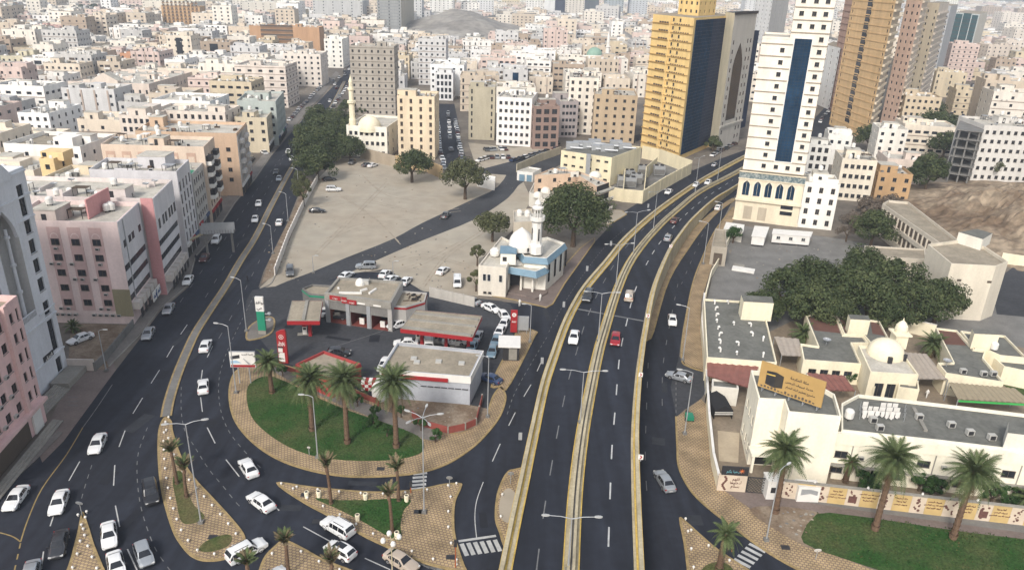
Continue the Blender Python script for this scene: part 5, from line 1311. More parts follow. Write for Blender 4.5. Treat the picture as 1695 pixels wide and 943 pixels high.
for z in (6.6,9.7,12.8,15.9):
 for x in (2.4,10.8): b = MB();b.box(x,-1.2,z,x + 3.4,-.19,z + 1.0,wallm('c9c4bd'),T0);b.build('balcony',r)
for z in (4.6,7.7,10.8,13.9):
 for x in (21.5,26.5): inst(window_mesh(1.2,1.2,'plain',M_FRAME,None,.0),'window',r,face_matrix(poly[0],poly[1],r['_o']) @ Matrix.Translation((x,-.05,z)))
r,poly,fz,T0 = rowb(441,195,12.5,14,12,'small four storey cream block with dark balconies on the avenue','cdbd9c',(4,1.3,1.6,.6),(3,1.3,1.3,.8),seed=9,sm=1,detail=True)
r,poly,fz,T0 = rowb(456,168,16.5,26,15,'grey green fronted block on the avenue below the big six storey cream building','a9b2ac',(9,1.3,1.7,.6),(3,1.2,1.3,.8),seed=10,sm=1,detail=False)
r = thing('footbridge',at(330,424),'grey slatted pedestrian footbridge reaching over the left avenue kerb','footbridge')
c = at(388,383,5.4);d = at(333,385,5.4);e = at(303,400,3.0)
for k in range(12):
 t0,t1 = k / 12,(k + 1) / 12;a,f_ = d.lerp(c,t0 + .006),d.lerp(c,t1 - .006);T1 = face_matrix(a,f_,(0,0,0));Lx = (f_ - a).length
 b = MB();b.box(0,-.9,5.3,Lx,-.83,7.4,M_METAL,T1);b.build('slat_panel',r)
T1 = face_matrix(d,c,(0,0,0));Lx = (c - d).length
b = MB();b.box(0,-.8,5.2,Lx,1.2,5.5,M_CONCG,T1);b.box(0,1.2,5.2,Lx,1.3,7.4,M_METAL,T1);b.build('deck',r)
T2 = face_matrix(e,d,(0,0,0));Ly = (d - e).length
b = MB()
for k in range(9): b.box(Ly * k / 9,-1.0,2.6 + .3 * k,Ly * (k + 1) / 9,.9,2.85 + .3 * k,M_BARR,T2)
b.build('stairs',r)
for x in (.6,Lx - 1.0): b = MB();b.box(x,-.2,0,x + .5,.4,5.2,M_CONCG,T1);b.build('support',r)
wall_run([(526,299),(500,347),(478,395),(455,457)],2.0,.22,'long white plank wall between the avenue verge and the sandy lot',wallm('d8cfc4'),panels=2.4,cap=M_WHITE)
wall_run([(597,262),(655,277)],4.2,.3,'high tan boundary wall below the white mosque annex',wallm('a6957c'))
wall_run([(655,277),(702,283),(732,296)],4.5,.3,'ochre yard wall below the beige ten storey block',wallm('b59a70'))
# ================================================================== filling station
def flat_roof(root,px,z,th,mtop,mside,name='roof',rim=0.0):
 P = [at(a,b_,z)[:2] for a,b_ in px];P = ccw([tuple(p) for p in P]);b = MB();b.prism(P,z - th,z,mside,mtop,True,True)
 b.build(name,root)
 if rim:
  q = offset(P,.35);b = MB();n = len(P)
  for i in range(n):
   j = (i + 1) % n
   b.face([(*P[i],z),(*P[j],z),(*P[j],z + rim),(*P[i],z + rim)],mside);b.face([(*P[i],z + rim),(*P[j],z + rim),(*q[j],z + rim),(*q[i],z + rim)],mside);b.face([(*q[j],z),(*q[i],z),(*q[i],z + rim),(*q[j],z + rim)],mside)
  b.build('parapet',root)
 return P
def canopy(px,z,label,pumps,strips):
 o = at(px[3][0],px[3][1],z);r = thing('station_canopy',(o.x,o.y,0),label,'canopy')
 P = flat_roof(r,px,z,.25,M_ROOFB,M_CONC);b = MB();n = len(P);q = offset(P,-.12)
 for i in range(n):
  a,c = q[i],q[(i + 1) % n];m_ = M_RED
  b.face([(*a,z - .75),(*c,z - .75),(*c,z + .06),(*a,z + .06)],m_);b.face([(*a,z + .06),(*c,z + .06),(*P[(i + 1) % n],z + .06),(*P[i],z + .06)],M_CONC)
 b.build('fascia',r)
 A,B_,C_,D_ = [at(a,b_,z) for a,b_ in px]
 for t in strips:
  b = MB();u0 = D_.lerp(A,t) if len(strips) > 1 else D_.lerp(C_,t);u1 = C_.lerp(B_,t) if len(strips) > 1 else A.lerp(B_,t);T1 = face_matrix(u0,u1,(0,0,0));b.box(.2,-.3,z + .004,(u1 - u0).length - .2,.3,z + .3,M_CONC,T1);b.build('roof_rib',r)
 for s_,t in pumps:
  p = D_.lerp(C_,s_).lerp(A.lerp(B_,s_),t);b = MB();b.box(p.x - .3,p.y - .3,0,p.x + .3,p.y + .3,z - .3,M_RED);b.build('column',r)
 return r,(A,B_,C_,D_)
r,cn = canopy([(484,498),(533,498),(528,531),(476,531)],5.0,'small station canopy with a red edge and one pump island, beside the tyre shop',[(.62,.42)],[.5])
r,cn2 = canopy([(689,513),(797,523),(781,558),(664,544)],5.4,'large station canopy with ribbed tan roof and red edge',[(.2,.45),(.55,.5),(.88,.5)],[.05,.45,.78])
def pump(p,ang,label):
 r = thing('fuel_pump',p,label,'fuel pump','fuel pumps of the station',ang);r['_o'] = (0,0,0)
 b = MB();b.box(-1.4,-.5,0,1.4,.5,.16,M_CONC);b.build('island',r);b = MB();b.box(-.4,-.28,.16,.4,.28,1.75,M_WHITE);b.build('cabinet',r)
 b = MB();b.box(-.28,-.30,1.1,.28,-.281,1.55,M_DARK);b.build('display',r);b = MB();b.box(-.42,-.3,1.76,.42,.3,2.0,M_RED);b.build('top_sign',r)
 for s in (-1,1): b = MB();b.tube((s * .43,0,.5),(s * .55,0,1.4),.03,.03,M_DARK,5);b.build('hose',r)
pump(at(505,553,0),.2,'red fuel pump island below the small canopy')
for i,(x,y) in enumerate(((692,564),(722,568),(757,572))): pump(at(x,y,0),.2,'fuel pump under the large canopy, ' + ['nearest the service bays','in the middle','at the right end'][i])
r = thing('service_building',at(545,528),'tyre and service shop with three open bays, red signs and white roof dome','workshop')
Z = 5.9;mg = wallm('a9a59f');px = [(560,462),(667,469),(648,504),(538,488)]
Q = [at(a,b_,Z) for a,b_ in px];A,B_ = Q[3],Q[2];Lw = (B_ - A).length;FOOT.append([tuple(q[:2]) for q in Q])
T0 = face_matrix(A,B_,(0,0,0));D = (Q[0] - A).length
b = MB();cols = [(.9 + i * (Lw - .8) / 3,.9 + i * (Lw - .8) / 3 + (Lw - .8) / 3 - 1.0,[(.02,3.0)]) for i in range(3)]
facade(b,A,B_,0,Z + .5,cols,mg,D * .55,reveal=wallm('7d3a30'));facade(b,B_,Q[1],0,Z + .5,[],mg);facade(b,Q[1],Q[0],0,Z + .5,[],mg);facade(b,Q[0],A,0,Z + .5,[],mg)
pl = [tuple(q[:2]) for q in (A,B_,Q[1],Q[0])];qq = offset(pl,.5)
for i in range(4):
 j = (i + 1) % 4;b.face([(*pl[i],Z + .5),(*pl[j],Z + .5),(*qq[j],Z + .5),(*qq[i],Z + .5)],M_CONC);b.face([(*qq[i],Z + .5),(*qq[j],Z + .5),(*qq[j],Z),(*qq[i],Z)],M_CONC)
b.build('wall',r);b = MB();b.prism(qq,Z - .1,Z,M_ROOFB);b.build('roof',r)
for i,c in enumerate(cols):
 b = MB();b.box(c[0] - .05,.12,3.0,c[1] + .05,.2,4.7,M_METAL,T0)
 for k in range(7): b.box(c[0],.09,3.05 + k * .23,c[1],.12,3.1 + k * .23,M_CONCG,T0)
 b.box(c[0],-.03,3.0,c[1],-.004,4.75,M_CONCG,T0);b.build('roller_shutter',r)
 b = MB();b.box(c[0] - .9,-.25,0,c[0] - .1,-.003,5.0,M_METAL,T0);b.build('pier',r)
 if i: b = MB();b.box((c[0] + c[1]) / 2 - .5,1.2,0,(c[0] + c[1]) / 2 + .5,1.5,1.3,M_WHITE,T0);b.build('display_board',r)
b = MB();b.box(0,-.32,5.0,Lw,-.003,6.4,M_CONC,T0);b.build('fascia',r)
ang = math.atan2(B_.y - A.y,B_.x - A.x)
for (x0,x1,z0,z1) in ((1.2,3.6,5.3,6.2),(3.8,4.9,4.9,6.2),(5.0,7.0,4.9,5.8),(12.6,14.4,5.0,5.9),(14.6,15.6,5.0,6.2)):
 if x1 < Lw: b = MB();b.box(x0,-.45,z0,x1,-.33,z1,M_RED,T0);b.build('red_sign',r);lettering(r,ar('زيوت'),.55,T0 @ Vector(((x0 + x1) / 2,-.49,(z0 + z1) / 2)),ang,M_WHITE)
for (x0,x1) in ((7.2,8.8),(10.6,12.2)): b = MB();b.box(x0,-.42,5.2,x1,-.33,5.5,M_WHITE,T0);b.build('white_sign',r)
b = MB();c = at(596,470,Z + .1);b.dome((c.x,c.y,Z),1.0,M_WHITE,14,6,1.4);b.build('roof_dome',r)
b = MB();c = at(606,470,Z);b.box(c.x - .6,c.y - .5,Z,c.x + .6,c.y + .5,Z + .9,M_AC);b.build('air_conditioner',r)
for (x,y,a_,l_) in ((580,486,.05,4.5),(602,481,.8,1.6),(617,483,1.2,2.6),(560,478,.4,.4)):
 c = at(x,y,Z);T1 = Matrix.Translation((c.x,c.y,Z)) @ Matrix.Rotation(a_,4,'Z');b = MB();b.box(-l_ / 2,-.2,0,l_ / 2,.2,.35,M_WHITE,T1);b.build('roof_duct',r)
def annex(px,z,label,mw,stripe=None,fl_=None,name='annex_building',detail=None,rooms=None,roofm=None,cat='building',para=.45,cols=None,th=.3,z0=0.0):
 P = ccw([tuple(at(a,b_,z + para)[:2]) for a,b_ in px]);o = P[0];r = thing(name,(o[0],o[1],z0),label,cat);FOOT.append(P)
 shell(r,P,z0,z,mw,cols(P) if cols else None,roofm or M_ROOFB,para,True)
 if stripe:
  b = MB();q = offset(P,-.08)
  for i in range(len(q)):
   a,c = q[i],q[(i + 1) % len(q)];b.face([(*a,z - .25),(*c,z - .25),(*c,z + .15),(*a,z + .15)],stripe)
  b.build('stripe',r)
 return r,P
annex([(665,481),(707,484),(703,498),(672,507),(649,506)],4.2,'low angled tyre shop wing with a red stripe and scrap on its roof',mg,M_RED)
annex([(517,470),(549,472),(538,488),(512,486),(500,477)],3.8,'small black and green edged wing at the left end of the tyre shop',M_CONCG,M_GREEN)
rnd = random.Random(12);rj = thing('scrap_pile',at(690,492,4.2),'heap of rusty scrap and tyres on the low angled wing of the tyre shop','scrap');rj['_o'] = tuple(rj.location)
for i in range(14):
 c = at(672 + rnd.uniform(0,26),487 + rnd.uniform(0,13),4.25);T1 = Matrix.Translation(c) @ Matrix.Rotation(rnd.uniform(0,3),4,'Z');b = MB()
 if i % 3: b.box(-rnd.uniform(.3,1),-.1,0,rnd.uniform(.3,1),.12,.15,M_BARK,T1)
 else: b.lathe(c,[(.22,0),(.4,.02),(.4,.22),(.22,.24)],M_TYRE,10)
 b.build('tyre' if i % 3 == 0 else 'plank',rj)
def shopcols(P):
 return {i: (grid((Vector(P[(i + 1) % 4]) - Vector(P[i])).length,4,1.2,1.5,[0.0],2.2,.3),'plain',M_FRAMEW) for i in (1,)}
r,P = annex([(658,567),(799,581),(778,623),(630,611)],5.0,'grey walled station shop with a flat tan roof and white parapet',wallm('a4a8b0'),None,name='station_shop',cat='shop')
b = MB();q = offset(P,-.15);n = 4
for i in range(4):
 a,c = q[i],q[(i + 1) % 4];b.face([(*a,4.2),(*c,4.2),(*c,5.5),(*a,5.5)],M_WHITE if i != 0 else M_WHITE);b.face([(*a,5.5),(*c,5.5),(*P[(i + 1) % 4],5.5),(*P[i],5.5)],M_WHITE)
b.build('fascia',r)
A,B_ = at(630,611,5.4),at(778,623,5.4);T0 = face_matrix(A,B_,(0,0,0));Lw = (B_ - A).length
b = MB();b.box(.3,-.55,4.3,Lw * .76,-.17,4.85,M_RED,T0);b.build('red_stripe',r)
b = MB()
for i in range(7): b.box(Lw * .45 + i * 1.15,-.3,3.0,Lw * .45 + i * 1.15 + 1.0,-.1,3.06,M_DARK,T0)
b.build('wall_cables',r,kind='stuff')
for (x,y) in ((685,594),(690,600),(726,599),(764,602)): c = at(x,y,5.0);b = MB();b.box(c.x - .5,c.y - .5,5.0,c.x + .5,c.y + .5,5.3,M_AC);b.build('skylight',r)
annex([(489,602),(536,580),(597,601),(548,628)],3.2,'low roof with a bright red rim behind the three large palms',wallm('a33a38'),M_RED,para=.5)
def totem(base,top,wpx,label,build):
 p = at(*base,.1);H = height_to(p,top) - .1;wd = wpx / FPX * (p - Vector((0,0,CAM_H))).length;r = thing('sign_pylon',p,label,'sign');build(r,p,H,wd);return r
def red_totem(r,p,H,wd):
 T1 = Matrix.Translation(p) @ Matrix.Rotation(-.06,4,'Z');b = MB()
 pr = [(-.5,0),(.5,0),(.5,.93),(.38,1.0),(0.0,.985),(-.5,.92)]
 P = [(x * wd,z * H) for x,z in pr]
 for y,fl_ in ((-.22,1),(.22,0)): f = [T1 @ Vector((x,y,z)) for x,z in P];b.face(f if fl_ else f[::-1],M_RED)
 for (x0,z0),(x1,z1) in zip(P,P[1:] + P[:1]): b.face([T1 @ Vector((x0,.22,z0)),T1 @ Vector((x1,.22,z1)),T1 @ Vector((x1,-.22,z1)),T1 @ Vector((x0,-.22,z0))],M_RED)
 b.build('panel',r)
 b = MB();b.box(-wd * .42,-.26,H * .05,wd * .22,-.225,H * .32,M_WHITE,T1);b.build('price_board',r)
 b = MB();b.box(-wd * .42,-.26,H * .34,wd * .05,-.225,H * .46,M_WHITE,T1);b.box(-wd * .42,-.265,H * .46,wd * .15,-.225,H * .50,M_DARK,T1);b.build('price_board',r)
 b = MB();n = 16
 for k in range(n):
  a0,a1 = 2 * PI * k / n,2 * PI * (k + 1) / n;r1,r2 = wd * .26,wd * .21;cz = H * .79
  b.face([T1 @ Vector((r2 * math.cos(a0),-.24,cz + r2 * math.sin(a0))),T1 @ Vector((r2 * math.cos(a1),-.24,cz + r2 * math.sin(a1))),T1 @ Vector((r1 * math.cos(a1),-.24,cz + r1 * math.sin(a1))),T1 @ Vector((r1 * math.cos(a0),-.24,cz + r1 * math.sin(a0)))],M_WHITE)
 b.build('ring_logo',r)
 lettering(r,'N',wd * .3,T1 @ Vector((0,-.25,H * .79)),-.06,M_WHITE);lettering(r,ar('نفط'),wd * .42,T1 @ Vector((0,-.25,H * .62)),-.06,M_WHITE);lettering(r,'NAFT',wd * .32,T1 @ Vector((0,-.25,H * .545)),-.06,M_WHITE)
totem((470,600),545,15,'tall red filling station pylon with a white ring logo and price boards',red_totem)
def red_totem2(r,p,H,wd):
 b = MB();b.box(p.x - wd / 2,p.y - .2,p.z + H * .1,p.x + wd / 2,p.y + .2,p.z + H,M_RED);b.build('panel',r);b = MB();b.box(p.x - .1,p.y - .1,p.z,p.x + .1,p.y + .1,p.z + H * .1,M_DARK);b.build('post',r)
 b = MB();n = 16;c = p + Vector((0,-.22,H * .82));b.face([c + Vector((wd * .33 * math.cos(2 * PI * k / n),0,wd * .33 * math.sin(2 * PI * k / n))) for k in range(n)],M_WHITE);b.build('ring_logo',r)
 lettering(r,'N',wd * .4,c + Vector((0,-.04,0)),0,M_RED);lettering(r,ar('نفط'),wd * .45,p + Vector((0,-.25,H * .55)),0,M_WHITE)
totem((850,553),513,11,'shorter red filling station sign beside the mosque forecourt',red_totem2)
def green_totem(r,p,H,wd):
 b = MB();b.box(p.x - wd / 2,p.y - .25,p.z,p.x + wd / 2,p.y + .25,p.z + H * .10,M_CONC);b.build('base',r)
 b = MB();b.box(p.x - wd / 2,p.y - .25,p.z + H * .10,p.x + wd / 2,p.y + .25,p.z + H * .62,M_GREEN);b.build('green_panel',r)
 b = MB();b.box(p.x - wd / 2 - .03,p.y - .27,p.z + H * .62,p.x + wd / 2 + .03,p.y + .27,p.z + H,M_WHITE);b.build('white_panel',r)
 lettering(r,ar('مواقف'),wd * .55,(p.x,p.y - .31,p.z + H * .86),0,M_DARK);lettering(r,ar('حي'),wd * .55,(p.x,p.y - .31,p.z + H * .72),0,M_DARK)
 for z in (.55,.38): b = MB();b.tube(p + Vector((wd / 2,0,H * z)),p + Vector((wd / 2 + .9,0,H * z)),.06,.06,M_METAL,6);b.lathe(p + Vector((wd / 2 + .9,0,H * z)),[(.1,-.2),(.4,0),(.3,.3),(0,.4)],M_METAL,8);b.build('camera_bracket',r)
totem((435,552),491,12,'tall green and white pylon sign on the sign island',green_totem)
def billboard(name,px,label,build_face,legs,th=.3,cat='billboard',mback=M_METAL):
 """px: four photo corners with heights (tl, tr, br, bl)"""
 P = [at(a,b_,z) for a,b_,z in px];o = Vector((P[3].x,P[3].y,0));r = thing(name,o,label,cat);return r,P
def board(r,x,ydist,z0,z1,w,ang,mf,mb_=M_METAL,th=.25,name='panel'):
 T1 = Matrix.Translation((x,ydist,0)) @ Matrix.Rotation(ang,4,'Z');b = MB();b.box(-w / 2,0,z0,w / 2,th,z1,mb_,T1);b.build('frame',r);b = MB();b.box(-w / 2 + .08,-.03,z0 + .08,w / 2 - .08,-.003,z1 - .08,mf,T1);b.build(name,r);return T1
c = at(406,634,.15);r = thing('billboard',c,'small white backlit advertising board with a phone picture at the bend of the avenue','billboard')
T1 = board(r,c.x,c.y,3.2,6.2,4.3,.05,M_WHITE)
b = MB();b.box(-1.0,-.1,0,-.85,.1,3.2,M_METAL,T1 @ Matrix.Translation((0,.1,0)));b.box(.85,-.1,0,1.0,.1,3.2,M_METAL,T1 @ Matrix.Translation((0,.1,0)));b.build('legs',r)
b = MB();b.box(-2.0,-.045,3.3,2.0,-.035,3.75,M_RED,T1);b.build('red_band',r)
b = MB();b.face([T1 @ Vector(q) for q in ((-1.9,-.05,4.75),(-.4,-.05,5.0),(-.4,-.05,5.65),(-1.9,-.05,5.35))],M_DARK);b.build('picture',r)
b = MB();b.face([T1 @ Vector(q) for q in ((-2.0,-.05,3.95),(-.2,-.05,4.1),(-1.0,-.05,4.6),(-2.0,-.05,4.5))],wallm('8fb6d2'));b.build('picture',r)
b = MB();b.face([T1 @ Vector(q) for q in ((.1,-.05,4.9),(.2,-.05,5.0),(1.3,-.05,3.9),(.9,-.05,3.85))],M_METAL);b.build('picture',r)
lettering(r,ar('تقنية الجديد'),.42,T1 @ Vector((.9,-.06,5.75)),.05,M_CONCG)
P0 = at(832,596,.14);r = thing('kiosk',P0,'small black and white kiosk with a slanted roof on the station pavement','kiosk')
b = MB();b.box(P0.x,P0.y,.1,P0.x + 3.0,P0.y + 3,3.0,M_DARK);b.build('wall',r);b = MB();b.box(P0.x + 1.1,P0.y - .06,.3,P0.x + 2.6,P0.y - .004,2.6,M_CONC);b.build('door',r)
b = MB();b.box(P0.x - .9,P0.y - .5,3.0,P0.x + 3.2,P0.y + 4.2,3.2,M_WHITE);b.build('roof',r)
c = at(865,552,.14);r = thing('notice_board',c,'plain grey board on two legs beside the shorter red sign','sign board');board(r,c.x,c.y,.9,3.9,2.3,.0,M_METAL)
b = MB();b.box(c.x - .8,c.y + .05,.1,c.x - .7,c.y + .15,.9,M_METAL);b.box(c.x + .7,c.y + .05,.1,c.x + .8,c.y + .15,.9,M_METAL);b.build('legs',r)
c = at(628,660,.15);b = MB();b.lathe((c.x,c.y,0.1),[(0,0),(1.1,0),(1.2,.4),(1.2,2.2),(.9,2.9),(.3,3.2),(0,3.2)],M_WHITE,16);o = b.build('storage_tank',off=(c.x,c.y,.1));o['label'] = 'cream upright tank beside the station shop behind the palms';o['category'] = 'tank'
c = at(613,648,.0);r = thing('ventilation_unit',c,'red and white chequered box beside the cream tank','box')
for i in range(5):
 for j in range(3): b = MB();b.box(c.x - 1.5 + i * .6,c.y,.15 + j * .6,c.x - .9 + i * .6 - .02,c.y + 1.4,.15 + (j + 1) * .6 - .02,M_RED if (i + j) % 2 else M_WHITE);b.build('panel',r)
wall_run([(588,655),(622,668),(628,674)],1.1,.15,'low red brown fence at the back of the big lawn',wallm('8a4238'),panels=2.5,name='fence',cat='fence')
wall_run([(470,612),(492,620),(530,636),(560,648)],1.0,.15,'low red brown fence behind the leftmost large palm',wallm('8a4238'),panels=2.5,name='fence',cat='fence')
wall_run([(798,664),(788,704),(770,712),(742,718),(700,706),(682,690)],1.3,.15,'red brown railing with cream posts round the dry station yard',wallm('8a4238'),panels=3.0,name='fence',cat='fence',cap=M_CONC)
wall_run([(712,491),(786,508)],2.3,.2,'pale plank wall at the back of the station',wallm('b4aea4'),panels=2.5)
# ================================================================== mosque with blue trim
r = thing('mosque',at(792,490),'white mosque with blue tiled edges, a ribbed dome and a balconied minaret','mosque');mw = wallm('e2dccd')
def blk(px,z0,z1,m,para=.5,roofm=None,fac=None,nm='wall'):
 P = ccw([tuple(at(a,b_,z1 + para)[:2]) for a,b_ in px]);FOOT.append(P);shell(r,P,z0,z1,m,fac(P) if fac else None,roofm or M_ROOFL,para,True,name_wall=nm);return P
def mw_f(i_,n_,w_,h_,s_,st='plain'):
 def f(P):
  L = (Vector(P[(i_ + 1) % len(P)]) - Vector(P[i_])).length;return {i_: (grid(L,n_,w_,.9,[0.0,3.4][:2] if h_ < 2.5 else [0.0],h_,s_),st,M_FRAMEW)}
 return f
def front_first(px,z):
 return ccw([tuple(at(a,b_,z)[:2]) for a,b_ in px])
PL_ = blk([(792,439),(838,443),(856,404),(830,391)],0,6.6,wallm('d9cfbd'),.5)
PH_ = blk([(868,424),(905,427),(935,402),(906,392),(850,402)],0,7.6,mw,.6)
def side_windows(P,i,us,w_,z0,h_,st,fm):
 a,c = P[i],P[(i + 1) % len(P)];M = face_matrix(a,c,r['_o'])
 for u_ in us: inst(window_mesh(w_,h_,st,fm,None,0.0),'window',r,M @ Matrix.Translation((u_,-.08,z0)))
def edge_of(P,pxa,pxb,z):
 """index of the polygon edge nearest the photo segment"""
 a,c = at(*pxa,z).xy,at(*pxb,z).xy;m_ = (a + c) / 2
 return min(range(len(P)),key=lambda i: ((Vector(P[i]) + Vector(P[(i + 1) % len(P)])) / 2 - m_).length)
e1 = edge_of(PL_,(792,439),(838,443),7);side_windows(PL_,e1,(1.0,2.0,4.6),.8,3.6,1.7,'arch',M_WHITE);side_windows(PL_,e1,(1.2,2.3),.7,.6,.5,'plain',M_FRAME)
e2 = edge_of(PH_,(905,427),(935,402),9);side_windows(PH_,e2,(1.2,5.0,8.6,12),.9,2.0,4.2,'tall',M_DARK)
def eave(P,z,dz,out,mm,edges=None):
 q = offset(P,-out);b = MB()
 for i in range(len(P)):
  j = (i + 1) % len(P)
  if edges and i not in edges: continue
  b.face([(*q[i],z - dz),(*q[j],z - dz),(*P[j],z),(*P[i],z)],mm);b.face([(*P[i],z - dz - .05),(*P[j],z - dz - .05),(*q[j],z - dz - .05),(*q[i],z - dz - .05)][::-1],mm);b.face([(*q[i],z - dz - .05),(*q[j],z - dz - .05),(*q[j],z - dz),(*q[i],z - dz)],mm)
 b.build('blue_eave',r)
eave(PH_,8.15,1.3,.6,M_BLUEP)
PO = blk([(840,441),(887,449),(903,442),(906,436),(868,428),(850,428)],4.8,5.6,mw,.4)
eave(PO,6.0,1.3,.7,M_BLUEP)
for (x,y) in ((841,478),(862,480),(881,483),(888,479),(897,471),(868,470)):
 c = at(x,y,.4);b = MB();b.tube(c,(c.x,c.y,4.8),.28,.24,mw,10);b.box(c.x - .4,c.y - .4,4.2,c.x + .4,c.y + .4,4.8,mw);b.build('column',r)
b = MB();P = front_first([(840,484),(858,486),(886,494),(906,484),(905,470),(850,468)],.5);b.prism(P,0,.5,M_PAVP);b.build('porch_floor',r)
b = MB();c = at(868,462,2);b.box(c.x - 4,c.y,.4,c.x + 3.6,c.y + .3,4.3,M_DARK);b.build('doorway',r)
c = at(863,411,8.4);b = MB();b.tube((c.x,c.y,8.3),(c.x,c.y,9.4),3.0,3.0,M_WHITE,20);b.build('drum',r)
b = MB();b.lathe((c.x,c.y,9.4),[(2.95,0),(2.9,.8),(2.5,1.8),(1.8,2.7),(.9,3.4),(.25,3.9),(0,4.1)],M_WHITE,22);b.build('dome',r,smooth=True)
for a in range(6): T1 = Matrix.Translation((c.x,c.y,8.5)) @ Matrix.Rotation(a * PI / 3 - .5,4,'Z');b = MB();b.box(-.3,-3.05,0,.3,-2.97,.9,M_DARK,T1);b.build('drum_window',r)
c = at(887,418,8.4);zt_ = height_to(c,334);b = MB()
b.lathe((c.x,c.y,0),[(1.5,8.3),(1.5,10.2),(1.15,10.8),(1.15,15.6)],M_WHITE,8);b.build('minaret_shaft',r)
b = MB();b.lathe((c.x,c.y,15.6),[(1.15,0),(1.7,.5),(1.7,1.5),(1.55,1.5),(1.55,.6),(.6,.6)],M_WHITE,12);b.build('minaret_balcony',r)
b = MB()
for k in range(8): a = k * PI / 4;b.tube((c.x + .75 * math.cos(a),c.y + .75 * math.sin(a),16.2),(c.x + .75 * math.cos(a),c.y + .75 * math.sin(a),18.6),.12,.12,M_WHITE,6)
b.lathe((c.x,c.y,18.6),[(0,0),(1.2,0),(1.3,.4),(.8,.7),(.75,.9)],M_WHITE,12);b.lathe((c.x,c.y,19.4),[(.6,0),(.75,.4),(.55,.9),(.15,1.3),(.05,2.2),(0,2.3)],M_WHITE,12);b.build('minaret_lantern',r)
for k in range(4): T1 = Matrix.Translation((c.x,c.y,11.5)) @ Matrix.Rotation(k * PI / 2 + .4,4,'Z');b = MB();b.box(-.16,-1.17,0,.16,-1.08,2.8,M_DARK,T1);b.build('slit_window',r)
for (x,y) in ((857,437),(878,441)): c = at(x,y,5.5);b = MB();b.tube((c.x,c.y,5.0),(c.x,c.y,5.5),1.2,1.2,mw,14);b.dome((c.x,c.y,5.5),1.2,M_WHITE,16,6,.9);b.build('small_dome',r)
c = at(828,437,6.7);b = MB();b.box(c.x,c.y,6.6,c.x + 3.4,c.y + 4.5,9.2,mw);b.box(c.x - .15,c.y - .15,9.2,c.x + 3.55,c.y + 4.65,9.4,M_BLUEP);b.box(c.x + .5,c.y - .03,7.4,c.x + 1.4,c.y + .01,8.4,M_DARK);b.build('stair_room',r)
c = at(819,424,6.7);b = MB();b.lathe((c.x,c.y,6.6),[(0,.3),(1.0,.3),(1.15,.8),(1.1,1.6),(.6,2.1),(0,2.2)],M_WHITE,14);b.build('water_tank',r)
# ================================================================== compound on the right
def annex2(px,z,label,wall,roofm=M_ROOFG,name='low_building',para=.4,z0=0.0,cat='building',wins=None):
 P = ccw([tuple(at(a,b_,z + para)[:2]) for a,b_ in px]);o = P[0];r = thing(name,(o[0],o[1],z0),label,cat);FOOT.append(P);fac = {}
 if wins:
  for (pa,pb,n_,w_,h_,s_,fls) in wins:
   a,c = at(*pa,z + para).xy,at(*pb,z + para).xy;m_ = (a + c) / 2
   i = min(range(len(P)),key=lambda k: ((Vector(P[k]) + Vector(P[(k + 1) % len(P)])) / 2 - m_).length);L = (Vector(P[(i + 1) % len(P)]) - Vector(P[i])).length
   fac[i] = (grid(L,n_,w_,1.2,fls,h_,s_),'plain',M_FRAME)
 shell(r,P,z0,z,wall,fac,roofm,para,True);return r,P
WC = wallm('e9dcb8');WW = wallm('ddd6c6')
r1,P = annex2([(1165,494),(1262,500),(1286,600),(1170,591)],4.3,'low cream building with a grey felt roof full of white goosenecks beside the right pavement',WC,wins=[((1170,591),(1286,600),5,1.2,1.2,1.2,[0])])
def box_px(root,px,z0,z1,m,nm='stair_room',top=None):
 P = ccw([tuple(at(a,b_,z1)[:2]) for a,b_ in px]);b = MB();b.prism(P,z0,z1,m,top or M_ROOFG);b.build(nm,root);return P
box_px(r1,[(1227,488),(1278,491),(1281,502),(1231,499)],4.3,8.2,WC)
gm = MB();gm.tube((0,0,0),(0,0,.6),.16,.16,M_WHITE,8);gm.tube((0,0,.55),(.35,0,.75),.18,.2,M_WHITE,8);gm.tube((.35,0,.75),(.5,0,.55),.2,.22,M_WHITE,8);GN = gm.mesh('roof_vent')
for (x,y) in ((1340,125),(1345,165),(1350,205),(1355,245),(1362,290),(1370,335),(1378,385),(1378,440),(1468,262),(1498,398),(1487,458),(1580,272),(1592,335),(1660,368),(1660,475),(1430,122)):
 c = at(x / 4 + 848,y / 4 + 472,4.3);inst(GN,'roof_vent',r1,Matrix.Translation(c - Vector(r1['_o'])) @ Matrix.Rotation(x,4,'Z'))
def corrug(px,z,label,mm,name='corrugated_roof',rise=0.0,legs=True):
 A,B_,C_,D_ = [at(a,b_,z) for a,b_ in px];r = thing(name,(D_.x,D_.y,0),label,'roof');n = max(4,int((C_ - D_).length / .9))
 for k in range(n):
  b = MB();t0,t1,tm = k / n,(k + 1) / n,(k + .5) / n;up = Vector((0,0,.16))
  for s0,s1,e0,e1 in ((t0,tm,0,1),(tm,t1,1,0)):
   b.face([D_.lerp(C_,s0) + up * e0,D_.lerp(C_,s1) + up * e1,A.lerp(B_,s1) + up * e1,A.lerp(B_,s0) + up * e0],mm)
  b.face([D_.lerp(C_,t0) - up * .3,A.lerp(B_,t0) - up * .3,A.lerp(B_,t1) - up * .3,D_.lerp(C_,t1) - up * .3],mm);b.build('sheet',r)
 if legs:
  b = MB()
  for q in (A,B_,C_,D_): b.tube((q.x,q.y,0),q,.08,.08,M_METAL,6)
  b.build('posts',r,kind='stuff')
 return r
MRR = mat('red_sheet',(0.23,0.095,0.075),0.7,0.2,0.8)
MSH = mat('shade_cloth',(0.36,0.31,0.26),0.9,0.12,1.5)
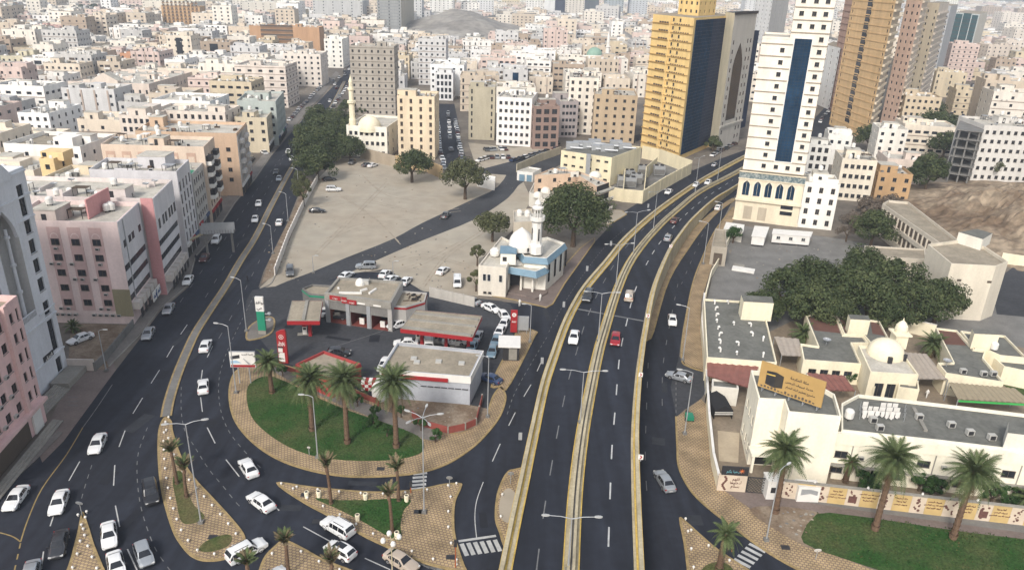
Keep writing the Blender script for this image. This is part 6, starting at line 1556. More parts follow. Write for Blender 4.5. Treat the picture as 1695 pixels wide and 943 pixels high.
corrug([(1170,593),(1258,602),(1240,642),(1171,622)],3.6,'faded red corrugated roof along the front of the grey felted low building',MRR)
corrug([(1335,617),(1398,622),(1416,647),(1363,646)],3.4,'faded red corrugated roof behind the golden banner',MRR)
corrug([(1282,557),(1322,561),(1332,590),(1294,588)],3.4,'small pale grey shade roof in front of the bushy palm',MSH,'shade_roof')
corrug([(1496,583),(1534,586),(1569,628),(1521,627)],3.4,'long pale grey shade roof between the dome and the right wing',MSH,'shade_roof')
r = corrug([(1571,633),(1681,643),(1712,668),(1586,661)],3.6,'tan shade roof with a bright green edge at the right',mat('tan_shade',(0.30,0.25,0.17),0.9,.1,1),'shade_roof')
a,c = at(1586,661,3.5),at(1712,668,3.5);b = MB();b.box(0,-.08,3.1,(c - a).length,-.01,3.5,mat('green_edge',(.06,.42,.10),.6),face_matrix(a,c,(0,0,0)));b.build('edge_band',r)
annex2([(1179,626),(1220,629),(1223,643),(1179,639)],3.0,'tiny cream hut with a grey roof behind the entrance yard',WW,name='hut')
c = at(1190,682,.05);r = thing('tent',c,'black ridge tent with white striped flaps in the entrance yard','tent');T1 = Matrix.Translation(c) @ Matrix.Rotation(.05,4,'Z');b = MB();mt_ = mat('black_cloth',(.02,.02,.022),.95)
for s in (-1,1):
 q = [T1 @ Vector(p) for p in ((s * 1.5,-2.2,1.7),(s * 1.5,3.2,1.7),(0,3.2,2.6),(0,-2.2,2.6))];b.face(q if s > 0 else q[::-1],mt_);q = [T1 @ Vector(p) for p in ((s * 1.5,-2.2,0),(s * 1.5,3.2,0),(s * 1.5,3.2,1.7),(s * 1.5,-2.2,1.7))];b.face(q if s > 0 else q[::-1],mt_)
b.face([T1 @ Vector(p) for p in ((-1.5,-2.2,.9),(1.5,-2.2,.9),(1.5,-2.2,1.7),(0,-2.2,2.6),(-1.5,-2.2,1.7))],mt_);b.build('canvas',r)
for k in range(2): b = MB();b.box(-1.5,-2.26,.95 + k * .35,1.5,-2.21,1.08 + k * .35,M_WHITE,T1);b.build('white_stripe',r)
HW = 10.6;WHT = wallm('efe6cc')
rw,P = annex2([(1243,612),(1256,659),(1298,661),(1305,681),(1393,689),(1382,652),(1366,643),(1300,618)],HW,'tall plain white building carrying the golden banner on its roof',WHT,wins=[((1243,612),(1256,659),3,1.0,1.6,1.2,[0,4.5])],para=.7)
b = MB();a,c = at(1256,659,HW + .7),at(1298,661,HW + .7);T0 = face_matrix(a,c,(0,0,0));b.box(-.3,-2.2,2.9,(c - a).length + 1,-.01,3.3,WHT,T0);b.build('porch_roof',rw)
for x in (-.1,4.2): b = MB();b.box(x,-2.1,0,x + .35,-1.75,2.9,WHT,T0);b.build('porch_column',rw)
b = MB();b.box(.8,-.05,.2,4.5,-.006,2.6,M_DARK,T0);b.build('doorway',rw)
inst(rooftank_mesh()['w'],'air_conditioner',rw,face_matrix(a,c,rw['_o']) @ Matrix.Translation((4.4,0,8.6)))
b0,b1 = at(1254,637,11.6),at(1359,674,11.6);b1 = b0 + (b1 - b0);Lb = (b1 - b0).length;ab = math.atan2(b1.y - b0.y,b1.x - b0.x)
r = thing('roof_billboard',b0,'golden roof banner with a black cube building picture and lines of Arabic lettering','billboard');T0 = face_matrix(b0,b1,(0,0,0))
MG = mat('golden_print',(0.41,0.265,0.10),0.6,0.10,0.5);b = MB();b.box(0,0,11.5,Lb,.25,15.6,MG,T0);b.build('panel',r)
b = MB()
for k in range(5): x = .6 + k * (Lb - 1.2) / 4;b.box(x - .06,.26,10.7,x + .06,.38,15.4,M_METAL,T0);b.box(x - .06,.38,10.7,x + .06,2.2,10.82,M_METAL,T0)
b.build('frame',r)
b = MB();b.face([T0 @ Vector(q) for q in ((1.0,-.03,12.3),(2.3,-.03,12.1),(2.3,-.03,14.6),(1.0,-.03,14.4))],M_DARK);b.face([T0 @ Vector(q) for q in ((2.3,-.03,12.1),(3.5,-.03,12.4),(3.5,-.03,14.3),(2.3,-.03,14.6))],mat('soft_black',(.04,.035,.03),.8));b.face([T0 @ Vector(q) for q in ((1.0,-.04,13.8),(2.3,-.04,13.9),(2.3,-.04,14.1),(1.0,-.04,14.0))],M_BARRY);b.build('cube_picture',r)
for s,sz,x,z in (('مكة المكرمة',.55,.62,14.5),('خدمة ضيوف الرحمن',.48,.63,13.7),('مشروع تعظيم البلد الحرام',.42,.66,12.9)): lettering(r,ar(s),sz,T0 @ Vector((Lb * x,-.05,z)),ab,M_FRAME)
b = MB();rnd = random.Random(3)
for k in range(16): x = .4 + k * .5;h_ = rnd.uniform(.15,.5);b.box(x,-.03,11.7,x + .3,-.005,11.7 + h_,M_FRAME,T0)
b.build('crowd_silhouette',r,kind='stuff')
HL = 7.8
rl,P = annex2([(1393,667),(1421,652),(1560,668),(1800,697),(1800,757),(1695,745),(1560,729),(1393,711)],HL,'long white two storey wing with a grey roof above the mural wall',WHT,para=.5)
a,c = at(1333,727,6.6),at(1800,781,6.6);T0 = face_matrix(a,c,(0,0,0));Lr = (c - a).length
A2,C2 = at(1393,711,HL + .5),at(1800,757,HL + .5);T0 = face_matrix(A2,C2,(0,0,0));Lr = (C2 - A2).length;M = face_matrix(A2,C2,rl['_o'])
b = MB();b.box(-7.6,-.5,6.2,Lr,-.004,8.0,WHT,T0);b.build('eave_band',rl)
b = MB();b.box(-7.6,-.35,3.0,Lr,-.005,6.2,WHT,T0);b.build('upper_wall',rl)
b = MB();b.box(-7.6,-.9,2.8,Lr,-.01,3.0,M_CONC,T0);b.build('floor_ledge',rl)
k = 0
for x in [-5.8 + 2.75 * i for i in range(int(Lr / 2.75) + 2)]:
 if k % 2 == 0: inst(window_mesh(1.7,1.1,'plain',M_FRAME,None,.0),'window',rl,M @ Matrix.Translation((x,-.37,4.0)))
 else: inst(rooftank_mesh()['w'],'air_conditioner',rl,M @ Matrix.Translation((x + .8,-.36,4.2)))
 if k % 3: inst(window_mesh(1.6,.9,'plain',M_FRAME,None,.0),'window',rl,M @ Matrix.Translation((x,-.02,1.2)))
 if k % 2: b = MB();b.box(x - .6,-.42,3.0,x - .45,-.352,6.2,M_CONC,T0);b.build('wall_rib',rl)
 k += 1
a,c = at(1512,676,HL + .1),at(1532,713,HL + .1);b = MB();b.box(0,-.25,HL,(c - a).length,.25,HL + .35,M_CONC,face_matrix(a,c,(0,0,0)));b.build('roof_divider',rl)
T = rooftank_mesh()
for (x,y,t_) in ((1444,699,'a'),(1520,694,'a'),(1573,707,'a'),(1455,712,'a'),(1640,728,'a'),(1604,720,'a'),(1404,694,'t'),(1676,738,'a')): c = at(x,y,HL);inst(T[t_],'water_tank' if t_ == 't' else 'air_conditioner',rl,Matrix.Translation(c - Vector(rl['_o'])))
box_px(rl,[(1670,697),(1720,703),(1720,722),(1668,716)],HL,HL + 2.8,WW)
r = thing('washing_line',at(1424,668,HL),'white laundry hanging in rows over the grey roof of the long wing','laundry');rnd = random.Random(5)
for row in range(3):
 a,c = at(1426,664 + row * 7,HL + 1.6),at(1500,668 + row * 7,HL + 1.6)
 b = MB();b.tube(a,c,.02,.02,M_DARK,4);b.tube(a - Vector((0,0,1.6)),a,.04,.04,M_METAL,5);b.tube(c - Vector((0,0,1.6)),c,.04,.04,M_METAL,5);b.build('line',r)
 T1 = face_matrix(a,c,(0,0,-a.z));x = .3
 while x < (c - a).length - 1:
  w_ = rnd.uniform(.5,.9);h_ = rnd.uniform(.7,1.3)
  if rnd.random() < .8: b = MB();b.box(x,-.02,-h_,x + w_,.02,0,M_WHITE,T1);b.box(x + w_ * .3,-.025,-h_ * 1.15,x + w_ * .7,.015,-h_,M_WHITE,T1);b.build('garment',r)
  x += w_ + .15
r,P = annex2([(1421,571),(1490,577),(1521,620),(1441,615)],5.4,'small courtyard mosque hall with a cream dome and stub minaret',WC,M_ROOFL,name='mosque',cat='mosque',wins=[((1441,615),(1521,620),3,1.5,3.2,.5,[0])])
c = at(1465,586,5.5);b = MB();b.tube((c.x,c.y,5.3),(c.x,c.y,5.9),3.1,3.1,WC,22);b.build('drum',r);b = MB();b.dome((c.x,c.y,5.9),3.05,WC,24,8,.85);b.build('dome',r,smooth=True)
for k in (0,1): T1 = Matrix.Translation((c.x,c.y,5.4)) @ Matrix.Rotation(k * 1.1 - .2,4,'Z');b = MB();b.box(-.35,-3.5,0,.35,-2.8,1.1,M_DARK,T1);b.build('roof_hatch',r)
c = at(1485,572,5.4);b = MB();b.box(c.x - 1.1,c.y - 1.1,5.3,c.x + 1.1,c.y + 1.1,7.9,WC);b.box(c.x - 1.5,c.y - 1.5,7.9,c.x + 1.5,c.y + 1.5,8.2,WC);b.build('minaret_shaft',r);b = MB();b.lathe((c.x,c.y,8.2),[(1.0,0),(1.1,.7),(1.0,1.3),(.6,1.9),(.15,2.3),(0,2.9)],WC,14);b.build('minaret_dome',r)
r,P = annex2([(1441,617),(1490,624),(1492,628),(1445,640)],2.6,'cream porch block before the small dome',WC,name='porch_block')
r,P = annex2([(1489,626),(1520,630),(1522,645),(1487,640)],3.6,'small square cream block with a grey roof right of the dome',WC,name='square_block')
rA,P = annex2([(1333,520),(1383,521),(1396,553),(1429,555),(1438,567),(1410,567),(1426,602),(1330,595),(1325,568),(1354,572)],3.9,'grey roofed courtyard wing behind the red corrugated roof, left of the dome',WC,wins=[((1426,602),(1330,595),4,1.4,1.0,1.6,[0])])
rB,P = annex2([(1384,521),(1456,531),(1473,563),(1440,566),(1430,554),(1397,552)],4.1,'grey roofed wing with a square stair tower left of the stub minaret',WC)
box_px(rB,[(1404,520),(1437,522),(1441,530),(1408,528)],4.1,7.2,WC)
rC,P = annex2([(1549,542),(1584,546),(1612,577),(1632,580),(1628,592),(1662,632),(1566,617),(1552,600),(1578,599)],3.9,'large grey roofed wing right of the bushy courtyard palm',WC,wins=[((1566,617),(1662,632),7,1.2,1.0,1.6,[0])])
rD,P = annex2([(1590,547),(1664,555),(1700,592),(1656,588),(1634,578),(1614,576)],4.1,'grey roofed wing with a cream stair tower near the right edge',WC)
for rr,px_ in ((rA,[(1338,521),(1382,522),(1394,550),(1348,545)]),(rB,[(1388,522),(1403,524),(1407,548),(1400,551)]),(rB,[(1441,533),(1455,533),(1468,556),(1444,552)]),(rC,[(1551,544),(1582,547),(1600,570),(1566,568)])):
 P_ = ccw([tuple(at(x,y,4.1)[:2]) for x,y in px_]);b = MB();b.prism(P_,3.9,4.13 if rr == rB else 3.93,mat('red_brown_roof',(.13,.065,.05),.9,.2,.5));b.build('tiled_area',rr)
box_px(rD,[(1609,544),(1650,546),(1655,554),(1613,552)],4.1,7.2,WC)
for (rr,x,y,t_) in ((rA,1367,571,'d'),(rC,1566,606,'d'),(rC,1593,618,'a'),(rC,1627,622,'a'),(rC,1643,622,'a'),(rD,1644,580,'t')): c = at(x,y,4.0);inst(T[t_],{'t': 'water_tank','d': 'satellite_dish','a': 'air_conditioner'}[t_],rr,Matrix.Translation(c - Vector(rr['_o'])))
annex2([(1646,592),(1720,600),(1720,618),(1662,606)],3.2,'cream house behind the round shrub at the right edge',WC,name='house',cat='house')
patch('garden_grass',[(1655,632),(1720,640),(1720,660),(1680,650)],.1,M_GRASS,step=1)
wall_run([(1320,517),(1335,518)],3,.3,'short cream wall at the back of the left courtyard',WC)
wall_run([(1461,540),(1545,560)],3.0,.3,'cream courtyard wall between the stub minaret and the right wing',WC,cap=M_WHITE)
a,c = at(1293,822,.12),at(1790,879,.12);r = thing('mural_wall',a,'long golden mural wall with Arabic verses and brown pictures behind the right lawn','wall');L = (c - a).length;T0 = face_matrix(a,c,(0,0,0));am = math.atan2(c.y - a.y,c.x - a.x)
MM1 = mat('mural_gold',(0.50,0.36,0.16),0.8,0.16,0.5);MM2 = mat('mural_cream',(0.55,0.46,0.36),0.8,0.14,0.7);MM3 = mat('mural_brown',(0.13,0.06,0.05),0.8,0.3,3)
k = 0;x = 0.0;words_ = ['الحمد لله رب العالمين','لبيك اللهم لبيك','مكة المكرمة','أهلا وسهلا','ضيوف الرحمن'];rnd = random.Random(9)
while x < L:
 w_ = 2.3 if k % 2 else 1.9
 b = MB();b.box(x,0,0,x + w_ - .02,.3,2.75,(MM2,MM1)[k % 2],T0);b.build('mural_panel',r)
 if k % 2:
  for j in range(3): lettering(r,ar(words_[(k + j) % 5]),.30,T0 @ Vector((x + w_ / 2 - .1,-.03,2.15 - j * .5)),am,MM3)
 else:
  b = MB();cx_ = x + w_ / 2;ty = (k // 2) % 4
  for j in range(9):
   q = [(cx_ + rnd.uniform(-.45,.45) + (.3 * math.sin(j) if ty == 1 else 0),.5 + j * .24)][0];s = rnd.uniform(.1,.22)
   b.face([T0 @ Vector((q[0] + s * math.cos(t * PI / 3),-.012 - .001 * j,q[1] + s * 1.1 * math.sin(t * PI / 3))) for t in range(6)],MM3)
  if ty == 2: b.face([T0 @ Vector(p) for p in ((cx_ - .6,-.03,.5),(cx_ + .5,-.03,.5),(cx_ + .5,-.03,1.6),(cx_ - .6,-.03,1.6))],MM3)
  b.build('mural_picture',r)
 x += w_;k += 1
b = MB();b.box(-.1,-.1,2.76,L,.4,2.9,M_CONC,T0);b.build('coping',r)
for x in range(4,int(L),7): b = MB();p = T0 @ Vector((x,.15,3.05));b.lathe(p,[(0,-.15),(.18,0),(.12,.25),(0,.3)],M_WHITE,8);b.build('globe_lamp',r)
a,c = at(1186,811,.12),at(1233,814,.12);r = thing('painted_wall',a,'short painted entrance wall with a brown beaded ribbon, a verse and a black sign above','wall');T0 = face_matrix(a,c,(0,0,0));L = (c - a).length
b = MB();b.box(0,0,0,L,.3,2.8,MM2,T0);b.build('wall',r);b = MB();b.box(.3,-.05,2.85,L,.2,4.2,M_DARK,T0);b.build('black_sign',r)
lettering(r,ar('مرحبا بكم'),.55,T0 @ Vector((L * .5,-.09,3.5)),0,mat('sign_teal',(.12,.3,.33),.6));b = MB()
for j in range(8): t = j * PI / 4;b.tube(T0 @ Vector((L - .9,-.07,3.6)),T0 @ Vector((L - .9 + .4 * math.cos(t),-.07,3.6 + .4 * math.sin(t))),.05,.02,mat('sign_orange',(.6,.16,.04),.6),4)
b.build('star_emblem',r)
b = MB();b_ = [(.9 + .22 * math.sin(j * .9),2.5 - j * .26) for j in range(9)]
for j,(x,z) in enumerate(b_): b.face([T0 @ Vector((x + .19 * math.cos(t * PI / 3),-.012 - .001 * j,z + .2 * math.sin(t * PI / 3))) for t in range(6)],MM3)
b.build('ribbon_picture',r)
for j,s in enumerate(('اللهم','أدخلوها','بسلام')): lettering(r,ar(s),.55,T0 @ Vector((L * .62,-.03,2.2 - .6 * j)),0,MM3)
a,c = at(1234,814,.12),at(1271,817,.12);r = thing('gate',a,'black diamond lattice gate between the painted wall and the white booth','gate');T0 = face_matrix(a,c,(0,0,0));L = (c - a).length
b = MB();b.box(0,0,0,.12,.12,2.7,M_DARK,T0);b.box(L - .12,0,0,L,.12,2.7,M_DARK,T0);b.box(.12,0,2.58,L - .12,.12,2.7,M_DARK,T0);b.box(.12,0,0,L - .12,.12,.12,M_DARK,T0);b.build('frame',r)
b = MB();s = .45
for i in range(int(L / s) + 8):
 for sg in (1,-1):
  x0 = (i - 4) * s if sg > 0 else (i) * s
  z0,z1 = .12,2.58;xa,xb = x0,x0 + sg * 2.46
  if sg < 0: xa,xb = x0,x0 - 2.46
  t0 = max(0,((.12 - xa) / (xb - xa)) if xb > xa else ((L - .12 - xa) / (xb - xa)));t1 = min(1,((L - .12 - xa) / (xb - xa)) if xb > xa else ((.12 - xa) / (xb - xa)))
  if t1 > t0: b.tube(T0 @ Vector((xa + (xb - xa) * t0,.06,z0 + 2.46 * t0)),T0 @ Vector((xa + (xb - xa) * t1,.06,z0 + 2.46 * t1)),.04,.04,M_DARK,4)
b.build('lattice',r,kind='stuff')
c = at(1279,826,.12);r = thing('sentry_booth',c,'narrow white sentry booth beside the lattice gate','booth');b = MB();b.box(c.x - 1.0,c.y,.1,c.x + 1.0,c.y + 2,2.9,M_WHITE);b.build('wall',r);b = MB();b.box(c.x - .5,c.y - .02,1.2,c.x + .5,c.y + .0,2.1,M_DARK);b.build('window',r);b = MB();b.prism([(c.x - 1.1,c.y - .1),(c.x + 1.1,c.y - .1),(c.x + 1.1,c.y + 2.1),(c.x - 1.1,c.y + 2.1)],2.9,3.15,M_WHITE);b.build('roof',r)
c = at(1336,830,.12);r = thing('information_box',c,'low white box with a slanted grey screen in front of the mural wall','box');b = MB();b.box(c.x - 1.5,c.y,.1,c.x + 1.5,c.y + 1.8,2.5,M_WHITE);b.build('cabinet',r)
b = MB();b.face([(c.x - 1.1,c.y - .02,1.2),(c.x + .2,c.y - .02,1.5),(c.x + 1.2,c.y - .02,1.2),(c.x + 1.2,c.y - .02,1.9),(c.x + .2,c.y - .02,2.2),(c.x - 1.1,c.y - .02,2.2)],M_METAL);b.build('screen',r)
wall_run([(1164,500),(1160,545),(1166,612),(1171,700),(1178,770),(1187,808)],2.2,.25,'cream boundary wall along the right pavement with lamp globes',WC,cap=M_WHITE)
wall_run([(1214,385),(1188,440),(1176,460),(1167,496)],2.0,.25,'low wall between the right pavement and the concrete yard',WC)
patch('courtyard_paving',[(1188,712),(1224,716),(1222,765),(1190,762)],.06,wallm('b5a283'),step=1)
def cabin(px,z,label,m,roofm,name='site_cabin',wins=0,skirt=False):
 P = ccw([tuple(at(a,b_,z)[:2]) for a,b_ in px]);r = thing(name,(*P[0],0),label,'cabin');FOOT.append(P);b = MB();b.prism(P,.5 if skirt else 0,z,m);b.build('wall',r);q = offset(P,-.2);b = MB();b.prism(q,z,z + .2,roofm);b.build('roof',r)
 if skirt: b = MB();b.prism(offset(P,.2),0,.5,M_DARK);b.build('skirt',r)
 if wins:
  i = min(range(4),key=lambda k: (P[k][1] + P[(k + 1) % 4][1]));a,c = P[i],P[(i + 1) % 4];M = face_matrix(a,c,r['_o']);L = (Vector(c) - Vector(a)).length
  for k in range(wins): inst(window_mesh(1.0,.9,'plain',M_FRAMEW,None,0),'window',r,M @ Matrix.Translation((L * (k + .5) / wins - .5,-.02,1.5)))
 return r
cabin([(1281,380),(1344,385),(1341,392),(1279,387)],2.9,'long white portable cabin on a dark skirt at the foot of the cream tower',M_WHITE,M_WHITE,wins=3,skirt=True)
cabin([(1250,375),(1272,377),(1266,393),(1245,391)],2.8,'short white cabin with a pitched roof standing alone in the concrete yard',M_WHITE,M_WHITE,skirt=True)
cabin([(1203,369),(1231,373),(1229,384),(1199,379)],3.0,'white roofed hut beside the fresh green bush',WW,M_WHITE)
r,P = annex2([(1184,378),(1201,380),(1204,410),(1178,407)],4.6,'weathered ruined gatehouse with an open front beside the narrow pavement',wallm('a59a88'),M_ROOFB,name='gatehouse');a,c = at(1178,407,5),at(1204,410,5);b = MB();b.box(.8,-.05,.3,(c - a).length - .9,-.005,3.3,M_FRAME,face_matrix(a,c,(0,0,0)));b.build('opening',r)
c = at(1228,446,.1);r = thing('white_slab_stack',c,'white folded canopy sheets lying on the concrete yard','sheets')
for (x0,y0,x1,y1) in ((1211,447,1248,453),): a,d = at(x0,y0,.1),at(x1,y1,.1);T1 = face_matrix(a,d,(0,0,0));b = MB();b.box(0,0,.05,(d - a).length,2.2,.6,M_WHITE,T1);b.build('sheet',r);b = MB();b.box(0,3,.05,2.6,4.4,.5,M_CONC,T1);b.build('sheet',r)
SC = wallm('c9bda8');rs,P = annex2([(1471,331),(1504,334),(1600,408),(1566,409),(1461,337)],8.5,'long grey school wing with two galleried storeys below the rocky hill',SC,M_ROOFB,name='school_wing',para=.7)
a,c = at(1461,337,9.2),at(1566,409,9.2);T0 = face_matrix(a,c,(0,0,0));L = (c - a).length;T0 = T0 @ Matrix.Identity(4)
for z in (1.0,4.8):
 b = MB();b.box(1.5,-.06,z + 1.1,L - 1,-.005,z + 3.3,M_FRAME,T0);b.build('gallery_opening',rs)
 for k in range(15): x = 1.5 + k * (L - 3) / 14;b = MB();b.box(x,-.4,z,x + .35,-.065,z + 3.4,SC,T0);b.build('pier',rs)
 b = MB();b.box(1,-.5,z,L - .8,-.07,z + 1.05,SC,T0);b.build('balustrade',rs)
rs2,P = annex2([(1536,404),(1575,436),(1649,440),(1669,433),(1631,408),(1596,396)],12.0,'tall plain pale end block of the grey school',wallm('d3c7b0'),M_ROOFB,name='school_block',para=.7)
a,c = at(1575,436,12.7),at(1649,440,12.7);T0 = face_matrix(a,c,(0,0,0));L = (c - a).length
for x in (2.0,8.2): b = MB();b.box(x,-.05,8.8,x + .9,-.004,9.3,M_FRAME,T0);b.build('vent',rs2)
box_px(rs2,[(1587,384),(1618,379),(1643,386),(1627,396)],12.0,14.6,WW)
annex2([(1431,406),(1531,412),(1533,429),(1448,424)],6.0,'low flat roofed grey wing behind the long dark grove',SC,M_ROOFB,name='school_annex')
wall_run([(1655,436),(1760,452)],3,.3,'cream wall running to the right edge beside the school',WC)
sheet('school_yard_road',pxpoly([(1640,470),(1680,440),(1760,450),(1760,530),(1650,520)]),.03,M_ASPH2)
mb = MB();rnd = random.Random(2);NXh,NYh = 150,90;x0,x1,y0,y1 = 78.0,330.0,178.0,305.0
from mathutils import noise
def hill(x,y):
 s = (x - 112) / 40.0;s = min(max(s,0),1);s = s * s * (3 - 2 * s);yc = 215 + (x - 100) * .10;wdt = 22 + (x - 90) * .14;g = math.exp(-((y - yc) / wdt) ** 2)
 return (10.5 * s * g) * (1 + .25 * noise.noise(Vector((x * .05,y * .05,0)))) + s * g * (4.2 * noise.noise(Vector((x * .09,y * .09,3))) - 4.0 * abs(noise.noise(Vector((x * .2,y * .2,7)))) + 1.8 * noise.noise(Vector((x * .6,y * .6,5)))) - .6
grid_ = [[(x0 + (x1 - x0) * i / NXh,y0 + (y1 - y0) * j / NYh) for j in range(NYh + 1)] for i in range(NXh + 1)]
for i in range(NXh):
 for j in range(NYh):
  q = [grid_[i][j],grid_[i + 1][j],grid_[i + 1][j + 1],grid_[i][j + 1]];mb.face([(x,y,hill(x,y)) for x,y in q],M_ROCK)
mb.build('rocky_hill',kind='structure');ROADS.append([(100,190),(330,190),(330,300),(100,300)])
# ================================================================== cream tower with the blue glass strip
A,B_ = at(1217,362),at(1315,374);A.z = B_.z = 0;u = (B_ - A).normalized();Wt = (B_ - A).length;v = Vector((-u.y,u.x,0));HT = 84.0
PT4 = [tuple((A + v * 0).xy),tuple(B_.xy),tuple((B_ + v * 20).xy),tuple((A + v * 20).xy)];FOOT.append(PT4)
r = thing('tower',A,'cream tower with a vertical blue glass strip above an arched podium','tower');mt = wallm('e6dccb');FH = 3.22;Z0 = 15.2;M = face_matrix(A,B_,r['_o']);T0 = face_matrix(A,B_,(0,0,0))
fl = [Z0 + FH * i for i in range(int((HT - Z0) / FH))];gs = (Wt * .50,Wt * .76);b = MB();zg0,zg1 = fl[1] + .2,fl[11] + 1.6;H1 = height_to(A,60)
def cw(us,w_,zs): return [(x * Wt,x * Wt + w_,[(z + 1.0,z + 2.2) for z in zs]) for x in us]
sides = cw((.30,.86),1.15,fl)
mid_lo = [(x * Wt,x * Wt + 1.15,[(z + 1.0,z + 2.2) for z in [fl[0]] + fl[12:]]) for x in (.50,.69)]
podw = [(Wt * (.08 + .185 * i),Wt * (.08 + .185 * i) + 2.0,[(7.6,12.2)]) for i in range(5)]
s0 = [(sides[0][0],sides[0][1],[q for q in sides[0][2] if q[1] < H1 - .5])];sides = s0 + [(.86 * Wt,.86 * Wt + 1.15,sides[1][2])];U4 = .42 * Wt;facade(b,A.xy,(A + u * U4).xy,Z0,H1,s0,mt,.3);facade(b,(A + u * U4).xy,B_.xy,Z0,HT,[(a - U4,c - U4,z) for a,c,z in sides[1:] + mid_lo],mt,.3);facade(b,(A + u * U4 + v * 20).xy,(A + u * U4).xy,H1,HT,[],mt)
mp = wallm('dfcfae');facade(b,(A - u * .6 - v * .8).xy,(B_ + u * .6 - v * .8).xy,0,14.6,podw,mp,.5)
for (p,q_,h_) in ((PT4[1],PT4[2],HT),(PT4[2],tuple((A + u * U4 + v * 20).xy),HT),(tuple((A + u * U4 + v * 20).xy),PT4[3],H1),(PT4[3],PT4[0],H1)): facade(b,p,q_,0,h_,cw((.2,.5,.8),1.15,fl) if p != PT4[2] else [],mt,.3)
b.build('wall',r)
b = MB();b.prism([tuple((A - u * .6 - v * .8).xy),tuple((B_ + u * .6 - v * .8).xy),tuple((B_ + u * .6).xy),tuple((A - u * .6).xy)],14.55,14.6,mp);b.prism([tuple((A + u * U4).xy),PT4[1],PT4[2],tuple((A + u * U4 + v * 20).xy)],HT,HT + .1,M_ROOFL);b.build('roof',r);b = MB();b.prism([PT4[0],tuple((A + u * U4).xy),tuple((A + u * U4 + v * 20).xy),PT4[3]],H1 - .6,H1 - .5,M_ROOFL);b.build('roof',r)
for (a,c,zs) in sides + mid_lo:
 for (za,zb) in zs: inst(window_mesh(c - a,zb - za,'plain',M_FRAME,None,.3),'window',r,M @ Matrix.Translation((a,0,za)))
Mp = face_matrix((A - u * .6 - v * .8),B_,(0,0,0));Mp = M @ Matrix.Translation((-.6,-.8,0))
for (a,c,zs) in podw:
 inst(window_mesh(c - a,4.6,'parch',mp,M_GLASSB,.5),'arched_window',r,Mp @ Matrix.Translation((a,0,7.6)))
 b = MB();T9 = T0 @ Matrix.Translation((a - .6,-.8,0));n = 10;ww_ = c - a
 for k in range(n):
  f_ = lambda t,e: (ww_ * t,7.6 + 3.2 + (1.5 + e) * max(0,1 - abs(2 * t - 1)) ** .62)
  (xa,za),(xb,zb) = f_(k / n,.25),f_((k + 1) / n,.25);b.face([T9 @ Vector(p) for p in ((xa,-.08,za),(xb,-.08,zb),(xb,-.08,zb + .22),(xa,-.08,za + .22))],M_WHITE)
 for x in (-.3,ww_ + .08): b.box(x,-.08,7.4,x + .2,-.004,10.9,M_WHITE,T9)
 b.build('arch_moulding',r)
b = MB();b.box(gs[0],-.15,zg0,gs[1],-.01,zg1,M_GLASSB,T0)
for k in range(1,5): x = gs[0] + (gs[1] - gs[0]) * k / 5;b.box(x - .03,-.19,zg0,x + .03,-.15,zg1,M_DARK,T0)
for k in range(1,39): z = zg0 + (zg1 - zg0) * k / 39;b.box(gs[0],-.18,z - .03,gs[1],-.15,z + .03,M_DARK,T0)
b.build('glass_strip',r);b = MB()
for q in ((gs[0] - .25,zg0 - .3,gs[0],zg1 + .3),(gs[1],zg0 - .3,gs[1] + .25,zg1 + .3),(gs[0],zg1,gs[1],zg1 + .3),(gs[0],zg0 - .3,gs[1],zg0)): b.box(q[0],-.25,q[1],q[2],-.004,q[3],M_WHITE,T0)
b.build('glass_surround',r)
for k,z in enumerate(fl):
 inn = zg0 - .3 < z < zg1 + .3;b = MB()
 for x0_,x1_ in (((-.15,gs[0] - .26),(gs[1] + .26,Wt + .15)) if inn else ((-.15 if z < H1 else U4,Wt + .15),)): b.box(x0_,-.22,z - .12,x1_,-.005,z + .10,wallm('a08f78') if k % 1 == 0 else mt,T0)
 b.box(Wt,-.22,z - .12,Wt + .2,20,z + .10,wallm('a08f78'),T0);b.build('ledge',r)
mm_ = two_tone('mosaic_band',(.10,.14,.15),(.30,.32,.30),1.4,fine=.4,fscale=5);b = MB();b.box(-.7,-1.0,12.9,Wt + .7,-.81,14.7,mm_,T0);b.build('mosaic_band',r)
for z0_,z1_,o_ in ((14.7,15.0,1.2),(12.6,12.9,1.1),(6.2,6.7,1.5),(0,.6,1.0)): b = MB();b.box(-.8,-o_,z0_,Wt + .8,-.815,z1_,mp,T0);b.build('cornice',r)
for x in (.12,.36): b = MB();b.box(Wt * x,-.86,.6,Wt * x + 2.4,-.805,4.6,wallm('b5a68c'),T0);b.build('doorway',r)
for z in (3.2,5.0): b = MB();b.box(Wt * .72,-.9,z - .1,Wt * .92,-.805,z + 1.0,M_GLASS,T0);b.build('wide_window',r)
r,poly = house(1333,301,1391,14,12,'narrow white six storey block with brown arched window columns right of the cream tower','e6e1d6',ang=-14,nx=3,ny=3,ww=1.1,wh=1.7,detail=True,style='arch',yb=376,seed=3,fl=2.9,fr=wallm('8c7a68'))
def corner_tower(L_,C_,R_,H,label,mL,mR,depth=None,z0=0.0):
 L_,C_,R_ = [Vector((p.x,p.y)) for p in (at(*L_),at(*C_),at(*R_))];P = ccw([tuple(L_),tuple(C_),tuple(R_),tuple(L_ + (R_ - C_))]);r = thing('tower',(C_.x,C_.y,0),label,'tower');FOOT.append(P);return r,L_,C_,R_,P
H = height_to(at(1122,265),30);r,L_,C_,R_,P = corner_tower((1060,245),(1122,266),(1190,236),H,'',None,None);r['label'] = 'golden yellow tower with a wall of dark blue glass on its road side'
my = wallm('e0bd74');b = MB();LW = (C_ - L_).length;LR = (R_ - C_).length;FH = H / 18.0;fls = [FH * i for i in range(18)]
